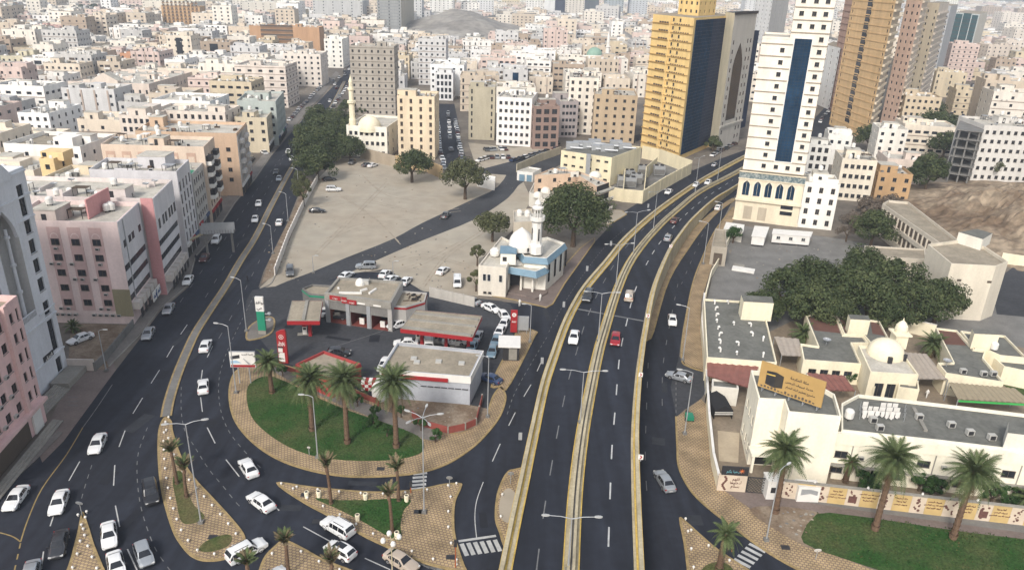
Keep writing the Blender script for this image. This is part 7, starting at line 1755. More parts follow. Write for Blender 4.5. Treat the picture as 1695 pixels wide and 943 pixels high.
cols = [(LW * .50,LW * .50 + 1.1,[(z + 1.1,z + 2.3) for z in fls]),(LW * .66,LW * .66 + 1.1,[(z + 1.1,z + 2.3) for z in fls])]
facade(b,L_,C_,0,H,cols,my,.25);facade(b,C_,R_,0,H,[],my);facade(b,R_,L_ + R_ - C_,0,H,[],my);facade(b,L_ + R_ - C_,L_,0,H,[],my);b.build('wall',r);b = MB();b.prism(P,H,H + .05,M_ROOFB);b.build('roof',r)
M = face_matrix(L_,C_,r['_o']);T0 = face_matrix(L_,C_,(0,0,0));T2 = face_matrix(C_,R_,(0,0,0))
for (a,c,zs) in cols:
 for (za,zb) in zs: inst(window_mesh(c - a,zb - za,'plain',M_FRAME,None,.25),'window',r,M @ Matrix.Translation((a,0,za)))
for z in fls[1:]:
 b = MB();b.box(-.3,-.45,z - .15,LW * .46,-.005,z + .15,wallm('a98445'),T0);b.box(LW * .46,-.3,z - .12,LW + .1,-.005,z + .12,wallm('a98445'),T0)
 for k in range(4): b.box(LW * (.20 + .06 * k),-.5,z + .2,LW * (.20 + .06 * k) + .7,-.01,z + .75,M_FRAME,T0)
 for k in range(7): b.box(LW * (.56 + .055 * k),-.35,z + .15,LW * (.56 + .055 * k) + .5,-.01,z + .5,M_FRAME,T0)
 b.build('balcony',r)
b = MB();b.box(LW * .455,-.5,0,LW * .475,-.005,H,my,T0);b.build('corner_rib',r)
M_GL2 = mat('glass_grey_violet',(0.035,0.045,0.075),0.35,0.25,0.2,spec=0.0)
for (a,c,mg_) in ((.04,.42,M_GLASSB),(.42,1.0,M_GL2)):
 b = MB();b.box(LR * a,-.3 if mg_ == M_GLASSB else -.2,2,LR * c,-.01,H - .8,mg_,T2);n_ = int(LR * (c - a) / 1.6);y_ = -.3 if mg_ == M_GLASSB else -.2
 for k in range(n_ + 1): x = LR * a + LR * (c - a) * k / n_;b.box(x - .03,y_ - .04,2,x + .03,y_,H - .8,M_DARK,T2)
 for k in range(38): z = 2 + k * (H - 3) / 38;b.box(LR * a,y_ - .035,z - .03,LR * c,y_,z + .03,M_DARK,T2)
 b.build('glass_wall',r)
cx = (L_ + R_) / 2;u_ = (C_ - L_).normalized();v_ = (R_ - C_).normalized()
b = MB();q = [cx - u_ * 6 - v_ * 9,cx + u_ * 6.5 - v_ * 9,cx + u_ * 6.5 + v_ * 9,cx - u_ * 6 + v_ * 9];q = ccw([tuple(p) for p in q])
for i in range(4): facade(b,q[i],q[(i + 1) % 4],H,H + 30,grid((Vector(q[(i + 1) % 4]) - Vector(q[i])).length,4,1.1,1,[H + 3 * k for k in range(9)],1.2,1.0),my,panes=b,pm=M_GLASS)
b.prism(q,H + 30,H + 30.1,M_ROOFB);b.build('upper_block',r)
r,L_,C_,R_,P = corner_tower((1172,243),(1186,250),(1222,236),50,'',None,None);r['label'] = 'grey and cream tower with a tall pointed dark panel behind the blue glass wall'
H = height_to(Vector((C_.x,C_.y,0)),22);mg_ = wallm('b9b2a6');b = MB()
for i in range(4): facade(b,P[i],P[(i + 1) % 4],0,H,[],wallm('cfc4a4') if i in (0,3) else mg_)
b.build('wall',r);b = MB();b.prism(P,H,H + .1,M_DARK);b.build('roof',r)
T2 = face_matrix(C_,R_,(0,0,0));LR = (R_ - C_).length;b = MB();n = 12;xa_,xb_ = LR * .2,LR * .62
pts = [(xa_ + (xb_ - xa_) * k / n,34 + 9 * max(0,1 - abs(2 * k / n - 1)) ** .7) for k in range(n + 1)]
b.face([T2 @ Vector((x,-.1,z)) for x,z in [(xa_,12)] + [(xb_,12)] + pts[::-1]],M_GLASS);b.build('pointed_panel',r)
for k in range(12):
 b = MB()
 for x in (.08,.72,.86): b.box(LR * x,-.05,3 + k * 3.6,LR * x + .9,-.004,4.6 + k * 3.6,M_GLASS,T2)
 b.build('window',r)
b = MB();b.box(-.4,-.5,9.5,LR + .4,-.005,10.3,mg_,T2);b.build('cornice',r);b = MB();b.box(-.4,-.5,H - .6,LR + .3,-.005,H + .5,M_DARK,T2);b.build('cornice',r)
b = MB();b.box(LR,.5,6,LR + 7,14,H * .86,M_GL2,T2);b.build('glass_wing',r)
def tower(L_,C_,R_,ytop,label,c1,c2,nl=4,nr=4,fh=3.3,glass=None,H=None,ledge=None,balc=None,roof_extra=0):
 r,L_,C_,R_,P = corner_tower(L_,C_,R_,0,label,None,None);r['label'] = label;H = H or height_to(Vector((C_.x,C_.y,0)),ytop);b = MB();w_ = MB();n = int(H / fh);fz = [fh * k for k in range(n)]
 LL,LR = (C_ - L_).length,(R_ - C_).length;D_ = L_ + R_ - C_
 facade(b,L_,C_,0,H,grid(LL,nl,1.2,1.4,fz,1.4,1.0) if nl else [],wallm(c1),panes=w_);facade(b,C_,R_,0,H,grid(LR,nr,1.2,1.4,fz,1.4,1.0) if nr else [],wallm(c2),panes=w_)
 facade(b,R_,D_,0,H,[],wallm(c2));facade(b,D_,L_,0,H,[],wallm(c1));b.build('wall',r)
 if w_.f: w_.build('window',r,kind='stuff')
 b = MB();b.prism(P,H,H + .1,M_ROOFB);b.build('roof',r);T0,T2 = face_matrix(L_,C_,(0,0,0)),face_matrix(C_,R_,(0,0,0))
 if ledge:
  b = MB()
  for z in fz[1:]: b.box(-.1,-.2,z - .12,LL + .1,-.005,z + .12,wallm(ledge),T0)
  b.build('ledge',r,kind='stuff')
 if balc:
  b = MB()
  for z in fz[1:]: b.box(.5,-.9,z - .1,LR - .5,-.005,z + .9,wallm(balc),T2)
  b.build('balcony',r,kind='stuff')
 if glass:
  for (side,a,c,z0_,z1_,m_) in glass:
   TT,LL_ = (T0,LL) if side == 0 else (T2,LR);b = MB();b.box(LL_ * a,-.12,z0_,LL_ * c,-.006,H - z1_,m_,TT)
   for k in range(int((H - z1_ - z0_) / 3.3)): b.box(LL_ * a,-.16,z0_ + 3.3 * k,LL_ * c,-.12,z0_ + 3.3 * k + .5,wallm(c1) if m_ == M_GLASS else M_DARK,TT)
   b.build('glass_strip',r)
 return r,H
tower((1372,206),(1434,233),(1447,219),0,'tall ochre tower with a narrow central window strip right of the cream tower','d3ae78','c2ad90',3,0,H=86,glass=[(0,.40,.50,4,2,M_GLASS)],balc='d0bd9c',ledge='c9a46e')
tower((1366,176),(1384,190),(1420,172),0,'brown balconied tower partly hidden behind the tall ochre tower','b98f78','a38069',2,2,H=88,ledge='7d5d4c')
tower((1456,206),(1480,213),(1492,198),0,'salmon tower with a grid of small black windows behind the ochre tower','dcb79f','d8c6b0',3,3,H=80,balc='ccb9a0')
tower((1494,186),(1513,191),(1532,172),6,'beige and brown ribbed tower behind the salmon one','d2c2a2','cdbfae',2,4,balc='c4b5a2')
tower((1520,141),(1542,146),(1556,132),10,'pale grey slab tower left of the teal glass tower','c6c6c6','b0b0b0',2,2)
mtl = mat('glass_teal',(0.03,0.09,0.10),.25,.15,.3,spec=.5)
tower((1560,111),(1598,118),(1614,104),24,'teal glass tower with white vertical fins near the top right','c9cfcb','cdc5b4',0,3,glass=[(0,.04,.32,2,1,mtl),(0,.36,.68,2,0,mtl),(0,.72,.96,2,1,mtl)])
tower((1350,172),(1372,182),(1384,170),80,'slim white tower seen between the cream and ochre towers','d8d5cf','bdb9b2',3,1)
tower((1236,104),(1262,112),(1290,100),-10,'white grid faced tower high behind the cream tower','d6d4d0','c3bdb4',5,5)
tower((1436,176),(1456,186),(1470,172),108,'slim white building with a rough side beside the ochre tower','d5d5d2','c0c0be',2,3)
tower((626,58),(665,60),(686,50),-14,'ribbed grey twin tower at the top middle of the photo','8f9190','b5a991',3,2,ledge='6f7272')
tower((900,30),(960,34),(990,26),-18,'dark blue glass tower with a white edge at the top centre','d8d8d6','9aa0a4',0,3,glass=[(0,.3,.98,0,0,M_GL2)])
# ================================================================== middle distance blocks
house(578,75,652,33,15,'broad grey brown slab tower behind the white annex dome','aaa092',nx=7,ny=2,yb=190,seed=2,ledge='857c70',detail=True,ww=.9,wh=1.2,ang=2,fl=3.3)
house(657,158,719,23,14,'beige ten storey block with slot windows between the sandy lot and the side street','ddc6a0',nx=4,ny=3,yb=262,seed=4,detail=True,ang=-1,ww=1.0,wh=1.7,fl=2.9,fr=wallm('a3835c'))
house(776,143,820,22,16,'olive beige block with long slits right of the side street','b3a88c',nx=2,ny=2,yb=231,seed=5,detail=True,style='tall',ww=.7,wh=2.2,ang=0)
house(823,160,881,19.5,18,'white block with small paired windows and a brown side, left of centre top','e4e0dc',nx=6,ny=0,yb=240,seed=6,detail=True,ang=-8,fl=3.0)
house(884,176,926,16,18,'dark brown framed front with a recessed black panel','8f7266',nx=0,ny=0,seed=7,A=None,ang=22,h=None,yb=246,detail=True) if 0 else house(884,176,927,16.4,16,'dark brown framed block with a tall black recess','93776a',nx=3,ny=2,yb=247,seed=7,detail=True,ang=10,style='tall',ww=2.2,wh=2.0)
house(928,168,958,17,16,'mauve grey block with a scalloped gable behind the brown framed one','a59a98',nx=4,ny=3,yb=228,seed=8,ang=10)
house(985,156,1056,19,22,'brown block with vertical ribs left of the golden tower','b89f7c',nx=5,ny=3,yb=235,seed=9,detail=True,ang=-4)
house(943,128,992,26,26,'cream block with square black windows behind the brown ribbed one','ded4c4',nx=4,ny=6,yb=222,seed=10,ang=-3,detail=True,wh=1.5)
house(720,120,750,15,14,'white office with tall dark slits at the far end of the side street','dcdcdc',nx=4,ny=2,yb=166,seed=11,style='tall',ww=1.4,wh=2.3)
house(712,106,768,19,24,'bright white block with a stepped roof behind the slit windowed office','e6e6e4',nx=5,ny=4,yb=158,seed=12)
house(680,82,766,15,16,'wide grey block with a gabled dark glass middle','c3c6c8',nx=6,ny=2,yb=112,seed=13)
house(388,107,472,23,22,'big six storey cream block with brown ledges beside the avenue','dccdbf',nx=5,ny=4,seed=14,detail=True,ang=1,ledge='a08b7b',fl=3.3,ww=2.0,wh=1.1,yb=176)
house(468,88,530,21,20,'pale block with little arched windows right of the big cream block','dcd0c2',nx=6,ny=4,seed=15,yb=142,ang=2,style='arch')
house(536,64,566,22,22,'thin white block at the far end of the avenue','e8e4d8',nx=3,ny=5,seed=16,yb=112)
r,poly = house(412,42,528,24,18,'large brown tan hotel slab with rows of balconies far up the avenue','bb916a',nx=0,ny=0,seed=17,yb=88,ang=2)
W_ = (Vector(poly[1]) - Vector(poly[0])).length;T0 = face_matrix(poly[0],poly[1],(0,0,0));b = MB()
for k in range(6): b.box(W_ * .16,-.6,3 + k * 3.4,W_ * .62,-.01,3.9 + k * 3.4,wallm('8f6c4c'),T0);b.box(W_ * .16,-.1,3.9 + k * 3.4,W_ * .62,-.005,5.4 + k * 3.4,M_FRAME,T0)
b.build('balcony',r,kind='stuff')
r,poly = house(266,9,330,30,16,'brown tan hotel with a dense grid of balconies near the top left','bf9a6d',nx=0,ny=2,seed=18,yb=52,ang=2)
W_ = (Vector(poly[1]) - Vector(poly[0])).length;T0 = face_matrix(poly[0],poly[1],(0,0,0));b = MB()
for k in range(9):
 for j in range(9): b.box(W_ * (.04 + .106 * j),-.5,2 + k * 3.2,W_ * (.04 + .106 * j) + W_ * .07,-.01,3.0 + k * 3.2,wallm('8a6844'),T0);b.box(W_ * (.05 + .106 * j),-.1,3.0 + k * 3.2,W_ * (.05 + .106 * j) + W_ * .05,-.005,4.6 + k * 3.2,M_FRAME,T0)
b.build('balcony',r,kind='stuff')
r,poly = house(112,134,246,13,50,'long cream hall with a columned and gabled portico in the left quarter','d6c3b2',nx=12,ny=12,seed=19,yb=172,ang=-1,detail=False,fl=4.4,ww=1.0,wh=1.9)
A_,B2 = Vector(poly[0]),Vector(poly[1]);W_ = (B2 - A_).length;T0 = face_matrix(poly[0],poly[1],(0,0,0));b = MB();b.box(W_ * .34,-3,11,W_ * .66,-.01,12.4,wallm('dccab8'),T0)
b.face([T0 @ Vector(p) for p in ((W_ * .34,-3,12.4),(W_ * .66,-3,12.4),(W_ * .5,-3,16))],wallm('dccab8'));b.face([T0 @ Vector(p) for p in ((W_ * .34,-3,12.4),(W_ * .5,-3,16),(W_ * .5,3,16),(W_ * .34,3,12.4))],M_ROOFL);b.face([T0 @ Vector(p) for p in ((W_ * .5,-3,16),(W_ * .66,-3,12.4),(W_ * .66,3,12.4),(W_ * .5,3,16))],M_ROOFL);b.build('gable',r)
for k in range(6): b = MB();x = W_ * (.36 + .056 * k);b.tube(T0 @ Vector((x,-2.4,0)),T0 @ Vector((x,-2.4,11)),.5,.45,M_WHITE,8);b.build('column',r)
house(310,128,372,13,16,'pink beige block with dark pilaster bands left of the big cream block','d8bfb2',nx=5,ny=3,seed=20,yb=178,ledge='8f736b')
r,poly = house(573,207,640,9,24,'white mosque annex with a broad cream dome and a slim banded minaret','e6dfcc',nx=7,ny=4,yb=258,seed=21,ang=-6,wh=1.4,room=False,name='mosque',cat='mosque',detail=True,clut=False)
c = at(612,214,10.0);b = MB();b.tube((c.x,c.y,9.5),(c.x,c.y,11),4.4,4.4,WC,20);b.build('drum',r);b = MB();b.dome((c.x,c.y,11),4.3,WC,22,8,.95);b.build('dome',r,smooth=True)
c = at(584,212,10);b = MB();zt_ = height_to(c,122);k9 = (zt_ - 9) / 25.5;b.lathe((c.x,c.y,0),[(r9,9 + (z9 - 9) * k9) for r9,z9 in ((1.3,9),(1.3,14),(1.1,15),(1.1,21),(1.6,21.6),(1.6,22.6),(.9,22.6),(.9,27),(1.3,27.5),(1.2,28.3),(.7,28.3),(.7,30.5),(.8,31),(.2,33),(0,34.5))],WC,12);b.build('minaret',r)
r,P = annex2([(929,249),(960,233),(1062,243),(1013,261)],9.5,'pale yellow plant building with pipes and chillers on its dark roof',wallm('ddcfa4'),M_ROOFG,wins=[((929,249),(1013,261),6,1.4,.7,1.6,[0,3.1,6.2])],name='plant_building')
for i,(x,y) in enumerate(((960,242),(975,245),(990,248),(1005,250),(985,239),(1020,243),(1035,246),(948,246))): c = at(x,y,9.5);b = MB();b.box(c.x - 2.4,c.y - 1.4,9.5,c.x + 2.0,c.y + 1.4,11.3 + .5 * (i % 2),M_METAL);b.tube((c.x - 1,c.y - 1.5,10.2),(c.x + 3.5,c.y - 2.2,10.2),.4,.4,M_METAL,8);b.build('chiller',r)
c = at(973,258,9.5);b = MB();b.box(c.x - .5,c.y - 1.4,0,c.x + .9,c.y - .1,10.2,M_METAL);b.build('duct',r)
r,P = annex2([(885,290),(915,278),(960,284),(1008,302),(988,309),(952,287)],9.0,'beige apartment house with grey balconies below the pale yellow plant building',wallm('cfae8d'),M_ROOFL,wins=[((885,290),(952,287),3,1.1,1.2,1.0,[0,3,6])],name='apartment_house')
a,c = at(988,309,9.4),at(1008,302,9.4);T0 = face_matrix(a,c,(0,0,0));L = (c - a).length
for k in range(3): b = MB();b.box(-1,-1.6,2.6 + 3 * k - 1.2,L + .6,-.01,2.8 + 3 * k - 1.0,M_CONC,T0);b.box(-1,-1.6,1.6 + 3 * k,L + .6,-1.5,2.4 + 3 * k,WW,T0);b.box(0,-.08,1.7 + 3 * k,L,-.004,3.4 + 3 * k,M_DARK,T0);b.build('balcony',r)
c = at(985,292,9);b = MB();b.dome((c.x,c.y,9),2.0,WW,14,5,.8);b.build('small_dome',r);clutter(r,offset(P,.5),9,random.Random(5),1,WW,room=False)
wall_run([(1008,330),(1030,334),(1062,337),(1100,312),(1143,288)],4.2,.35,'long pale yellow yard wall beside the service road',wallm('d9caa0'),panels=5)
wall_run([(1030,334),(1034,290)],4.2,.3,'inner pale yellow wall of the chiller yard',wallm('d9caa0'));wall_run([(1143,288),(1090,268),(1062,262)],5,.3,'back wall of the chiller yard',wallm('d9caa0'))
wall_run([(1066,318),(1068,296),(1086,280)],4.5,.3,'dividing wall inside the chiller yard',wallm('d9caa0'))
sheet('chiller_yard',pxpoly([(1010,330),(1062,336),(1143,288),(1090,266),(1020,290)]),.02,M_CONCG)
for i,(x,y) in enumerate(((1031,308),(1042,310),(1052,304),(1040,298),(1064,290),(1090,290))):
 c = at(x,y,0);b = MB();b.box(c.x - 2,c.y - 1.5,.3,c.x + 2,c.y + 1.5,3.6,M_METAL);b.box(c.x - 1.9,c.y - 1.53,.5,c.x + 1.9,c.y - 1.501,2.4,M_CONCG)
 b.tube((c.x - 1,c.y,3.6),(c.x - 1,c.y,4.0),.7,.7,M_DARK,10);b.tube((c.x + 1,c.y,3.6),(c.x + 1,c.y,4.0),.7,.7,M_DARK,10);o = b.build('chiller',off=(c.x,c.y,0));o['category'] = 'chiller';o['group'] = 'chillers in the walled yard';o['label'] = 'grey metal chiller in the walled yard, ' + ['front left one','front middle one','front right one','back one','one beyond the dividing wall','lone one at the right'][i]
r,P = annex2([(884,302),(876,318),(900,330),(962,332),(985,312)],4.0,'low pale house with white dome vents behind the blue trimmed mosque',WW,M_ROOFL,name='house',cat='house');
for (x,y) in ((903,316),(890,324)): c = at(x,y,4.3);b = MB();b.dome((c.x,c.y,4.0),1.6,WW,12,5,1);b.build('small_dome',r)
r,P = annex2([(850,368),(850,348),(880,345),(885,366)],5.2,'small pale house with two white domed tanks directly behind the mosque dome',wallm('cbbd a5'.replace(' ','')),M_ROOFL,name='house',cat='house')
for (x,y) in ((860,354),(873,355)): c = at(x,y,5.6);b = MB();b.lathe((c.x,c.y,5.2),[(0,0),(.8,0),(.85,1),(.5,1.6),(0,1.7)],M_WHITE,12);b.build('water_tank',r)
r,P = annex2([(790,293),(800,289),(820,292),(819,300)],2.8,'small white cabin beside the olive tree at the end of the track',M_WHITE,M_WHITE,name='cabin',cat='cabin')
r,P = annex2([(856,283),(875,276),(896,279),(882,286)],2.9,'white store with blue doors at the street corner',M_WHITE,M_ROOFL,name='store',cat='store')
a,c = at(856,284,3.3),at(882,286,3.3);b = MB();b.box(.8,-.05,.1,2.6,-.005,2.4,M_BLUEP,face_matrix(a,c,(0,0,0)));b.box(3.4,-.05,.1,5.2,-.005,2.4,M_BLUEP,face_matrix(a,c,(0,0,0)));b.build('blue_door',r)
wall_run([(855,285),(892,268),(928,255)],3,.3,'tan plot wall beside the white store with blue doors',wallm('b9ad90'))
c0 = at(1566,300);r = thing('unfinished_building',c0,'unfinished grey concrete frame with stacked open slabs before the grey flats','building');a,c = at(1566,300),at(1594,304);T0 = face_matrix(a,c,(0,0,0));L = (c - a).length + 2
for k in range(6): b = MB();b.box(-1,-.5,3.2 * k + 2.9,L,22,3.2 * k + 3.2,M_CONCG,T0);b.build('floor_slab',r)
for i in range(3):
 for j in range(4): b = MB();b.box(i * L / 2.4,j * 6.6,0,i * L / 2.4 + .5,j * 6.6 + .5,19,M_CONCG,T0);b.build('column',r)
FOOT.append([tuple((T0 @ Vector(p)).xy) for p in ((-1,0,0),(L,0,0),(L,22,0),(-1,22,0))])
house(1630,208,1740,19,20,'grey white flats with paired dark windows at the right edge above the rocky hill','cdc8c0',nx=9,ny=3,seed=30,detail=True,ang=-4,yb=300)
house(1340,238,1378,12,14,'white villa with arched windows between the cream tower and the ochre tower','eae6dc',nx=3,ny=2,seed=31,detail=True,ang=-14,style='arch',ww=1.3,wh=1.8)
house(1372,222,1412,11,12,'white stepped house below the ochre tower','e8e4da',nx=3,ny=3,seed=32,ang=-14)
house(1395,262,1453,13,14,'cream house with ornate curved balconies above the bare thicket','dccfb8',nx=5,ny=3,seed=33,detail=True,ang=-12)
house(1455,285,1512,9,12,'brown and ochre house at the edge of the rocky slope','b89468',nx=3,ny=2,seed=34,detail=True,ang=-10)
house(1456,212,1504,12,13,'white house with small square windows left of the large dark tree','e2dccf',nx=3,ny=3,seed=35,ang=-12)
house(1470,262,1530,8,14,'low pinkish white house behind the ochre one','d8c4b4',nx=5,ny=3,seed=36,ang=-10)
house(1500,158,1560,16,18,'beige hotel block with long window slots above the large dark tree','cdb896',nx=6,ny=3,seed=37,ang=-14,style='tall')
# ================================================================== the city beyond
house(28,186,80,12,22,'bright white three storey block with a bluish side near the left edge','ecebe8',nx=4,ny=5,seed=50,ang=0,detail=True)
house(252,182,372,15,16,'long cream block with pale arch mouldings behind the orange tan block','dacbbb',nx=10,ny=3,seed=51,style='arch',detail=True,wh=1.7)
house(196,190,250,15,14,'cream block with arched windows left of the long arch moulded one','d9c9b9',nx=5,ny=3,seed=52,style='arch',wh=1.7)
house(198,88,262,12,16,'terracotta orange block with a white edge behind the porticoed hall','c58f6a',nx=5,ny=3,seed=53)
house(72,292,148,16.5,12,'warm yellow parapet block behind the pale grey hotel','d6c3a0',nx=3,ny=2,seed=54)
house(64,262,88,18,8,'small warm yellow stair block behind the pale grey hotel','dfc189',nx=1,ny=1,seed=55,room=False)
house(105,95,155,12,16,'salmon beige block with small dark windows left of the terracotta one','d2ab92',nx=6,ny=3,seed=56)
house(0,92,38,13,20,'olive cream block with a grey side at the left edge','c9bf9e',nx=4,ny=5,seed=57)
house(42,42,98,12,18,'dusky pink block with dark bands at the upper left','c99d92',nx=6,ny=3,seed=58,ledge='8c6a62')
house(208,22,254,17,16,'pale cream block with a stepped gable left of the balconied hotel','e2d8c4',nx=6,ny=4,seed=59)
house(155,26,188,16,16,'cream villa block with dark corner windows among the trees at the upper left','dfd7bd',nx=4,ny=3,seed=60)
house(870,42,905,15,20,'small white tower block with dark window grid at the top centre','dddcd8',nx=5,ny=4,seed=61)
house(888,48,924,14,20,'grey fronted block beside the small white tower block','c3c2be',nx=5,ny=4,seed=62)
house(925,50,952,14,20,'white office with black window bands left of its twin','e6e6e4',nx=4,ny=3,seed=63,ww=3.2,wh=1.6)
house(954,52,980,14,20,'white office with black window bands right of its twin','e4e4e4',nx=4,ny=3,seed=64,ww=3.2,wh=1.6)
r,poly = house(960,96,1040,12,22,'white hall with a pale green dome left of the golden tower','e4ddd0',nx=8,ny=4,seed=65,clut=False)
c = at(984,90,13);b = MB();b.dome((c.x,c.y,12),6,mat('green_dome',(.22,.34,.27),.7),18,7,1);b.build('green_dome',r);b = MB();c = at(1005,96,13);b.lathe((c.x,c.y,12),[(1.6,0),(1.4,8),(2,8.5),(1.1,9),(1,15),(.2,19),(0,19)],M_WHITE,8);b.build('minaret',r)
k = 0
for (x,y,r_,H_) in ((140,24,12,9),(160,22,12,9),(185,24,12,9),(205,22,12,9),(222,24,12,9),(120,28,10,8),(118,50,8,8),(145,52,9,9),(178,54,8,8),(378,112,8,9),(296,170,6,7),(46,118,7,8),(1000,84,8,8),(1030,84,8,8),(942,84,8,7),(740,40,8,7),(1180,252,4,6)):
 tree((x,y),r_,H_,'dark green tree among the far blocks, ' + ['leftmost of the long upper left row','second of the long upper left row','middle of the long upper left row','fourth of the long upper left row','last of the long upper left row','by the left end of the long row','left of the cream villa block','behind the cream villa block','at the foot of the pale gabled block','beside the big cream block','below the porticoed hall','beside the olive cream block','behind the green dome','right of the green dome','below the white offices','on the grey hill','at the foot of the blue glass wall'][k],n=1300,seed=200 + k,leaf=1.5,group='far trees');k += 1
PAL = [('white','e9e4dc'),('cream','decfb8'),('beige','cdb99f'),('pale pink','d6bcae'),('warm white','e4dbcb'),('sand coloured','ccb996'),('pale grey','c8c6c4'),('white','e6e3df'),('dusky pink','d0b6aa'),('cream','d9c8b0'),('grey','bdbab6'),('white','e2ddd5'),('brown','ae9880'),('off white','d8cfc0'),('off white','dcd2c2'),('tan','c6b49c')]
LM = [('the porticoed hall',180,150),('the big six storey cream block',435,140),('the brown tan hotel slab',470,70),('the balconied top left hotel',298,30),('the pale grey hotel',40,330),('the grey slab tower',613,130),('the beige ten storey block',688,210),
  ('the olive beige block',798,190),('the golden tower',1110,150),('the cream tower',1270,150),('the ochre tower',1430,120),('the teal glass tower',1593,60),('the grey hill',760,55),('the blue top centre tower',930,12),('the rocky hill',1600,300),('the brown ribbed block',1020,190),('the bright white block',60,205),('the terracotta block',230,95),('the green dome',984,86),('the dusky pink block',70,50)]
rnd = random.Random(77)
def bb(p): xs = [q[0] for q in p];ys = [q[1] for q in p];return min(xs),min(ys),max(xs),max(ys)
for (x,y,w_,d_) in ((412,88,118,34),(266,52,66,40),(110,176,140,16),(310,182,62,10),(388,178,84,14),(575,192,80,20),(715,166,40,20)):
 a_,c_ = at(x,y),at(x + w_,y);ROADS.append([(a_.x,a_.y - d_),(c_.x,c_.y - d_),(c_.x,c_.y),(a_.x,a_.y)])
FB = [(bb(p),p) for p in FOOT];RB = [(bb(p),p) for p in ROADS]
TR = [(o.location.x,o.location.y) for o in THINGS if o.name.startswith('tree')]
def free(p,m=1.5):
 x0,y0,x1,y1 = bb(p);cs = list(p) + [((x0 + x1) / 2,(y0 + y1) / 2)] + [((p[i][0] + p[(i + 1) % 4][0]) / 2,(p[i][1] + p[(i + 1) % 4][1]) / 2) for i in range(4)]
 for (a,b_,c,d),q in FB:
  if x0 - m < c and x1 + m > a and y0 - m < d and y1 + m > b_:
   if (x0 < a and x1 > c) or any(inside(t,q) for t in cs) or any(x0 - m < t[0] < x1 + m and y0 - m < t[1] < y1 + m for t in q): return False
 for (a,b_,c,d),q in RB:
  if x0 < c and x1 > a and y0 < d and y1 > b_:
   if any(inside(t,q) for t in cs) or any(x0 < t[0] < x1 and y0 < t[1] < y1 for t in q): return False
 return not any(x0 - 4 < tx < x1 + 4 and y0 - 4 < ty < y1 + 4 for tx,ty in TR)
def zone(x,y):
 """district rules: (allowed, base height, angle)"""
 px,py = proj((x,y,0))
 if (x + 62) ** 2 / 92 ** 2 + (y - 900) ** 2 / 165 ** 2 < 1 or (x - 92) ** 2 / 38 ** 2 + (y - 890) ** 2 / 60 ** 2 < 1: return None
 if y < 105 or px < -260 or px > 1960: return None
 s = -74.5 - .17 * (y - 133) if y < 400 else -120 - .12 * (y - 400)
 if x < s - 14:
  if y < 150 and x > -104: return None
  return (13,0)
 if s - 14 <= x < s + 45 and y < 700: return None
 if x < 60 and y < 395: return None
 if x < 0 and 395 <= y: return (13,.03)
 if x < 140 and y < 460: return None
 if 60 <= x and y < 320 and x < 150: return None
 if x >= 150 and y < 300: return None
 return (13,-.22 if x > 110 else .02)
def hillz(x,y):
 """far hills that carry houses"""
 h = zt(x,y);h += 23 * math.exp(-(((x + 65) / 85) ** 2 + ((y - 920) / 120) ** 2)) - 2.5;return h
cand = []
y = 118.0
while y < 3300:
 dep = 15 + rnd.uniform(0,6) + (y > 1000) * 10 + (y > 1800) * 14;xl,xr = -y * .82 - 160,y * .80 + 130;x = xl + rnd.uniform(0,10)
 while x < xr:
  wd = rnd.uniform(12,25) + (y > 1000) * 12 + (y > 1800) * 14;zn = zone(x + wd / 2,y + dep / 2)
  if zn:
   h = zn[0] + rnd.uniform(-4.5,4.5) + (rnd.random() < .07) * rnd.uniform(6,16);jy = rnd.uniform(-2,2);P = rect(Vector((x,y + jy)),zn[1] + rnd.uniform(-.05,.05),wd,dep - rnd.uniform(0,3))
   if free(P): cand.append((x,y,wd,dep,max(h,6.5),P))
  x += wd + (rnd.uniform(.8,3) if rnd.random() < .72 else rnd.uniform(6,10))
 y += dep + (2.2 if rnd.random() < .45 else rnd.uniform(6,9)) + (y > 1000) * 6 + (y > 1800) * 14
def hid(c):
 px,py = proj((c[0] + c[2] / 2,c[1],c[4]));return -60 < px < 1755 and -40 < py < 960
cand = [c for c in cand if hid(c)]
cand.sort(key=lambda c: c[1] + abs(c[0]) * .25)
near,far = cand[:285],cand[285:]
info = []
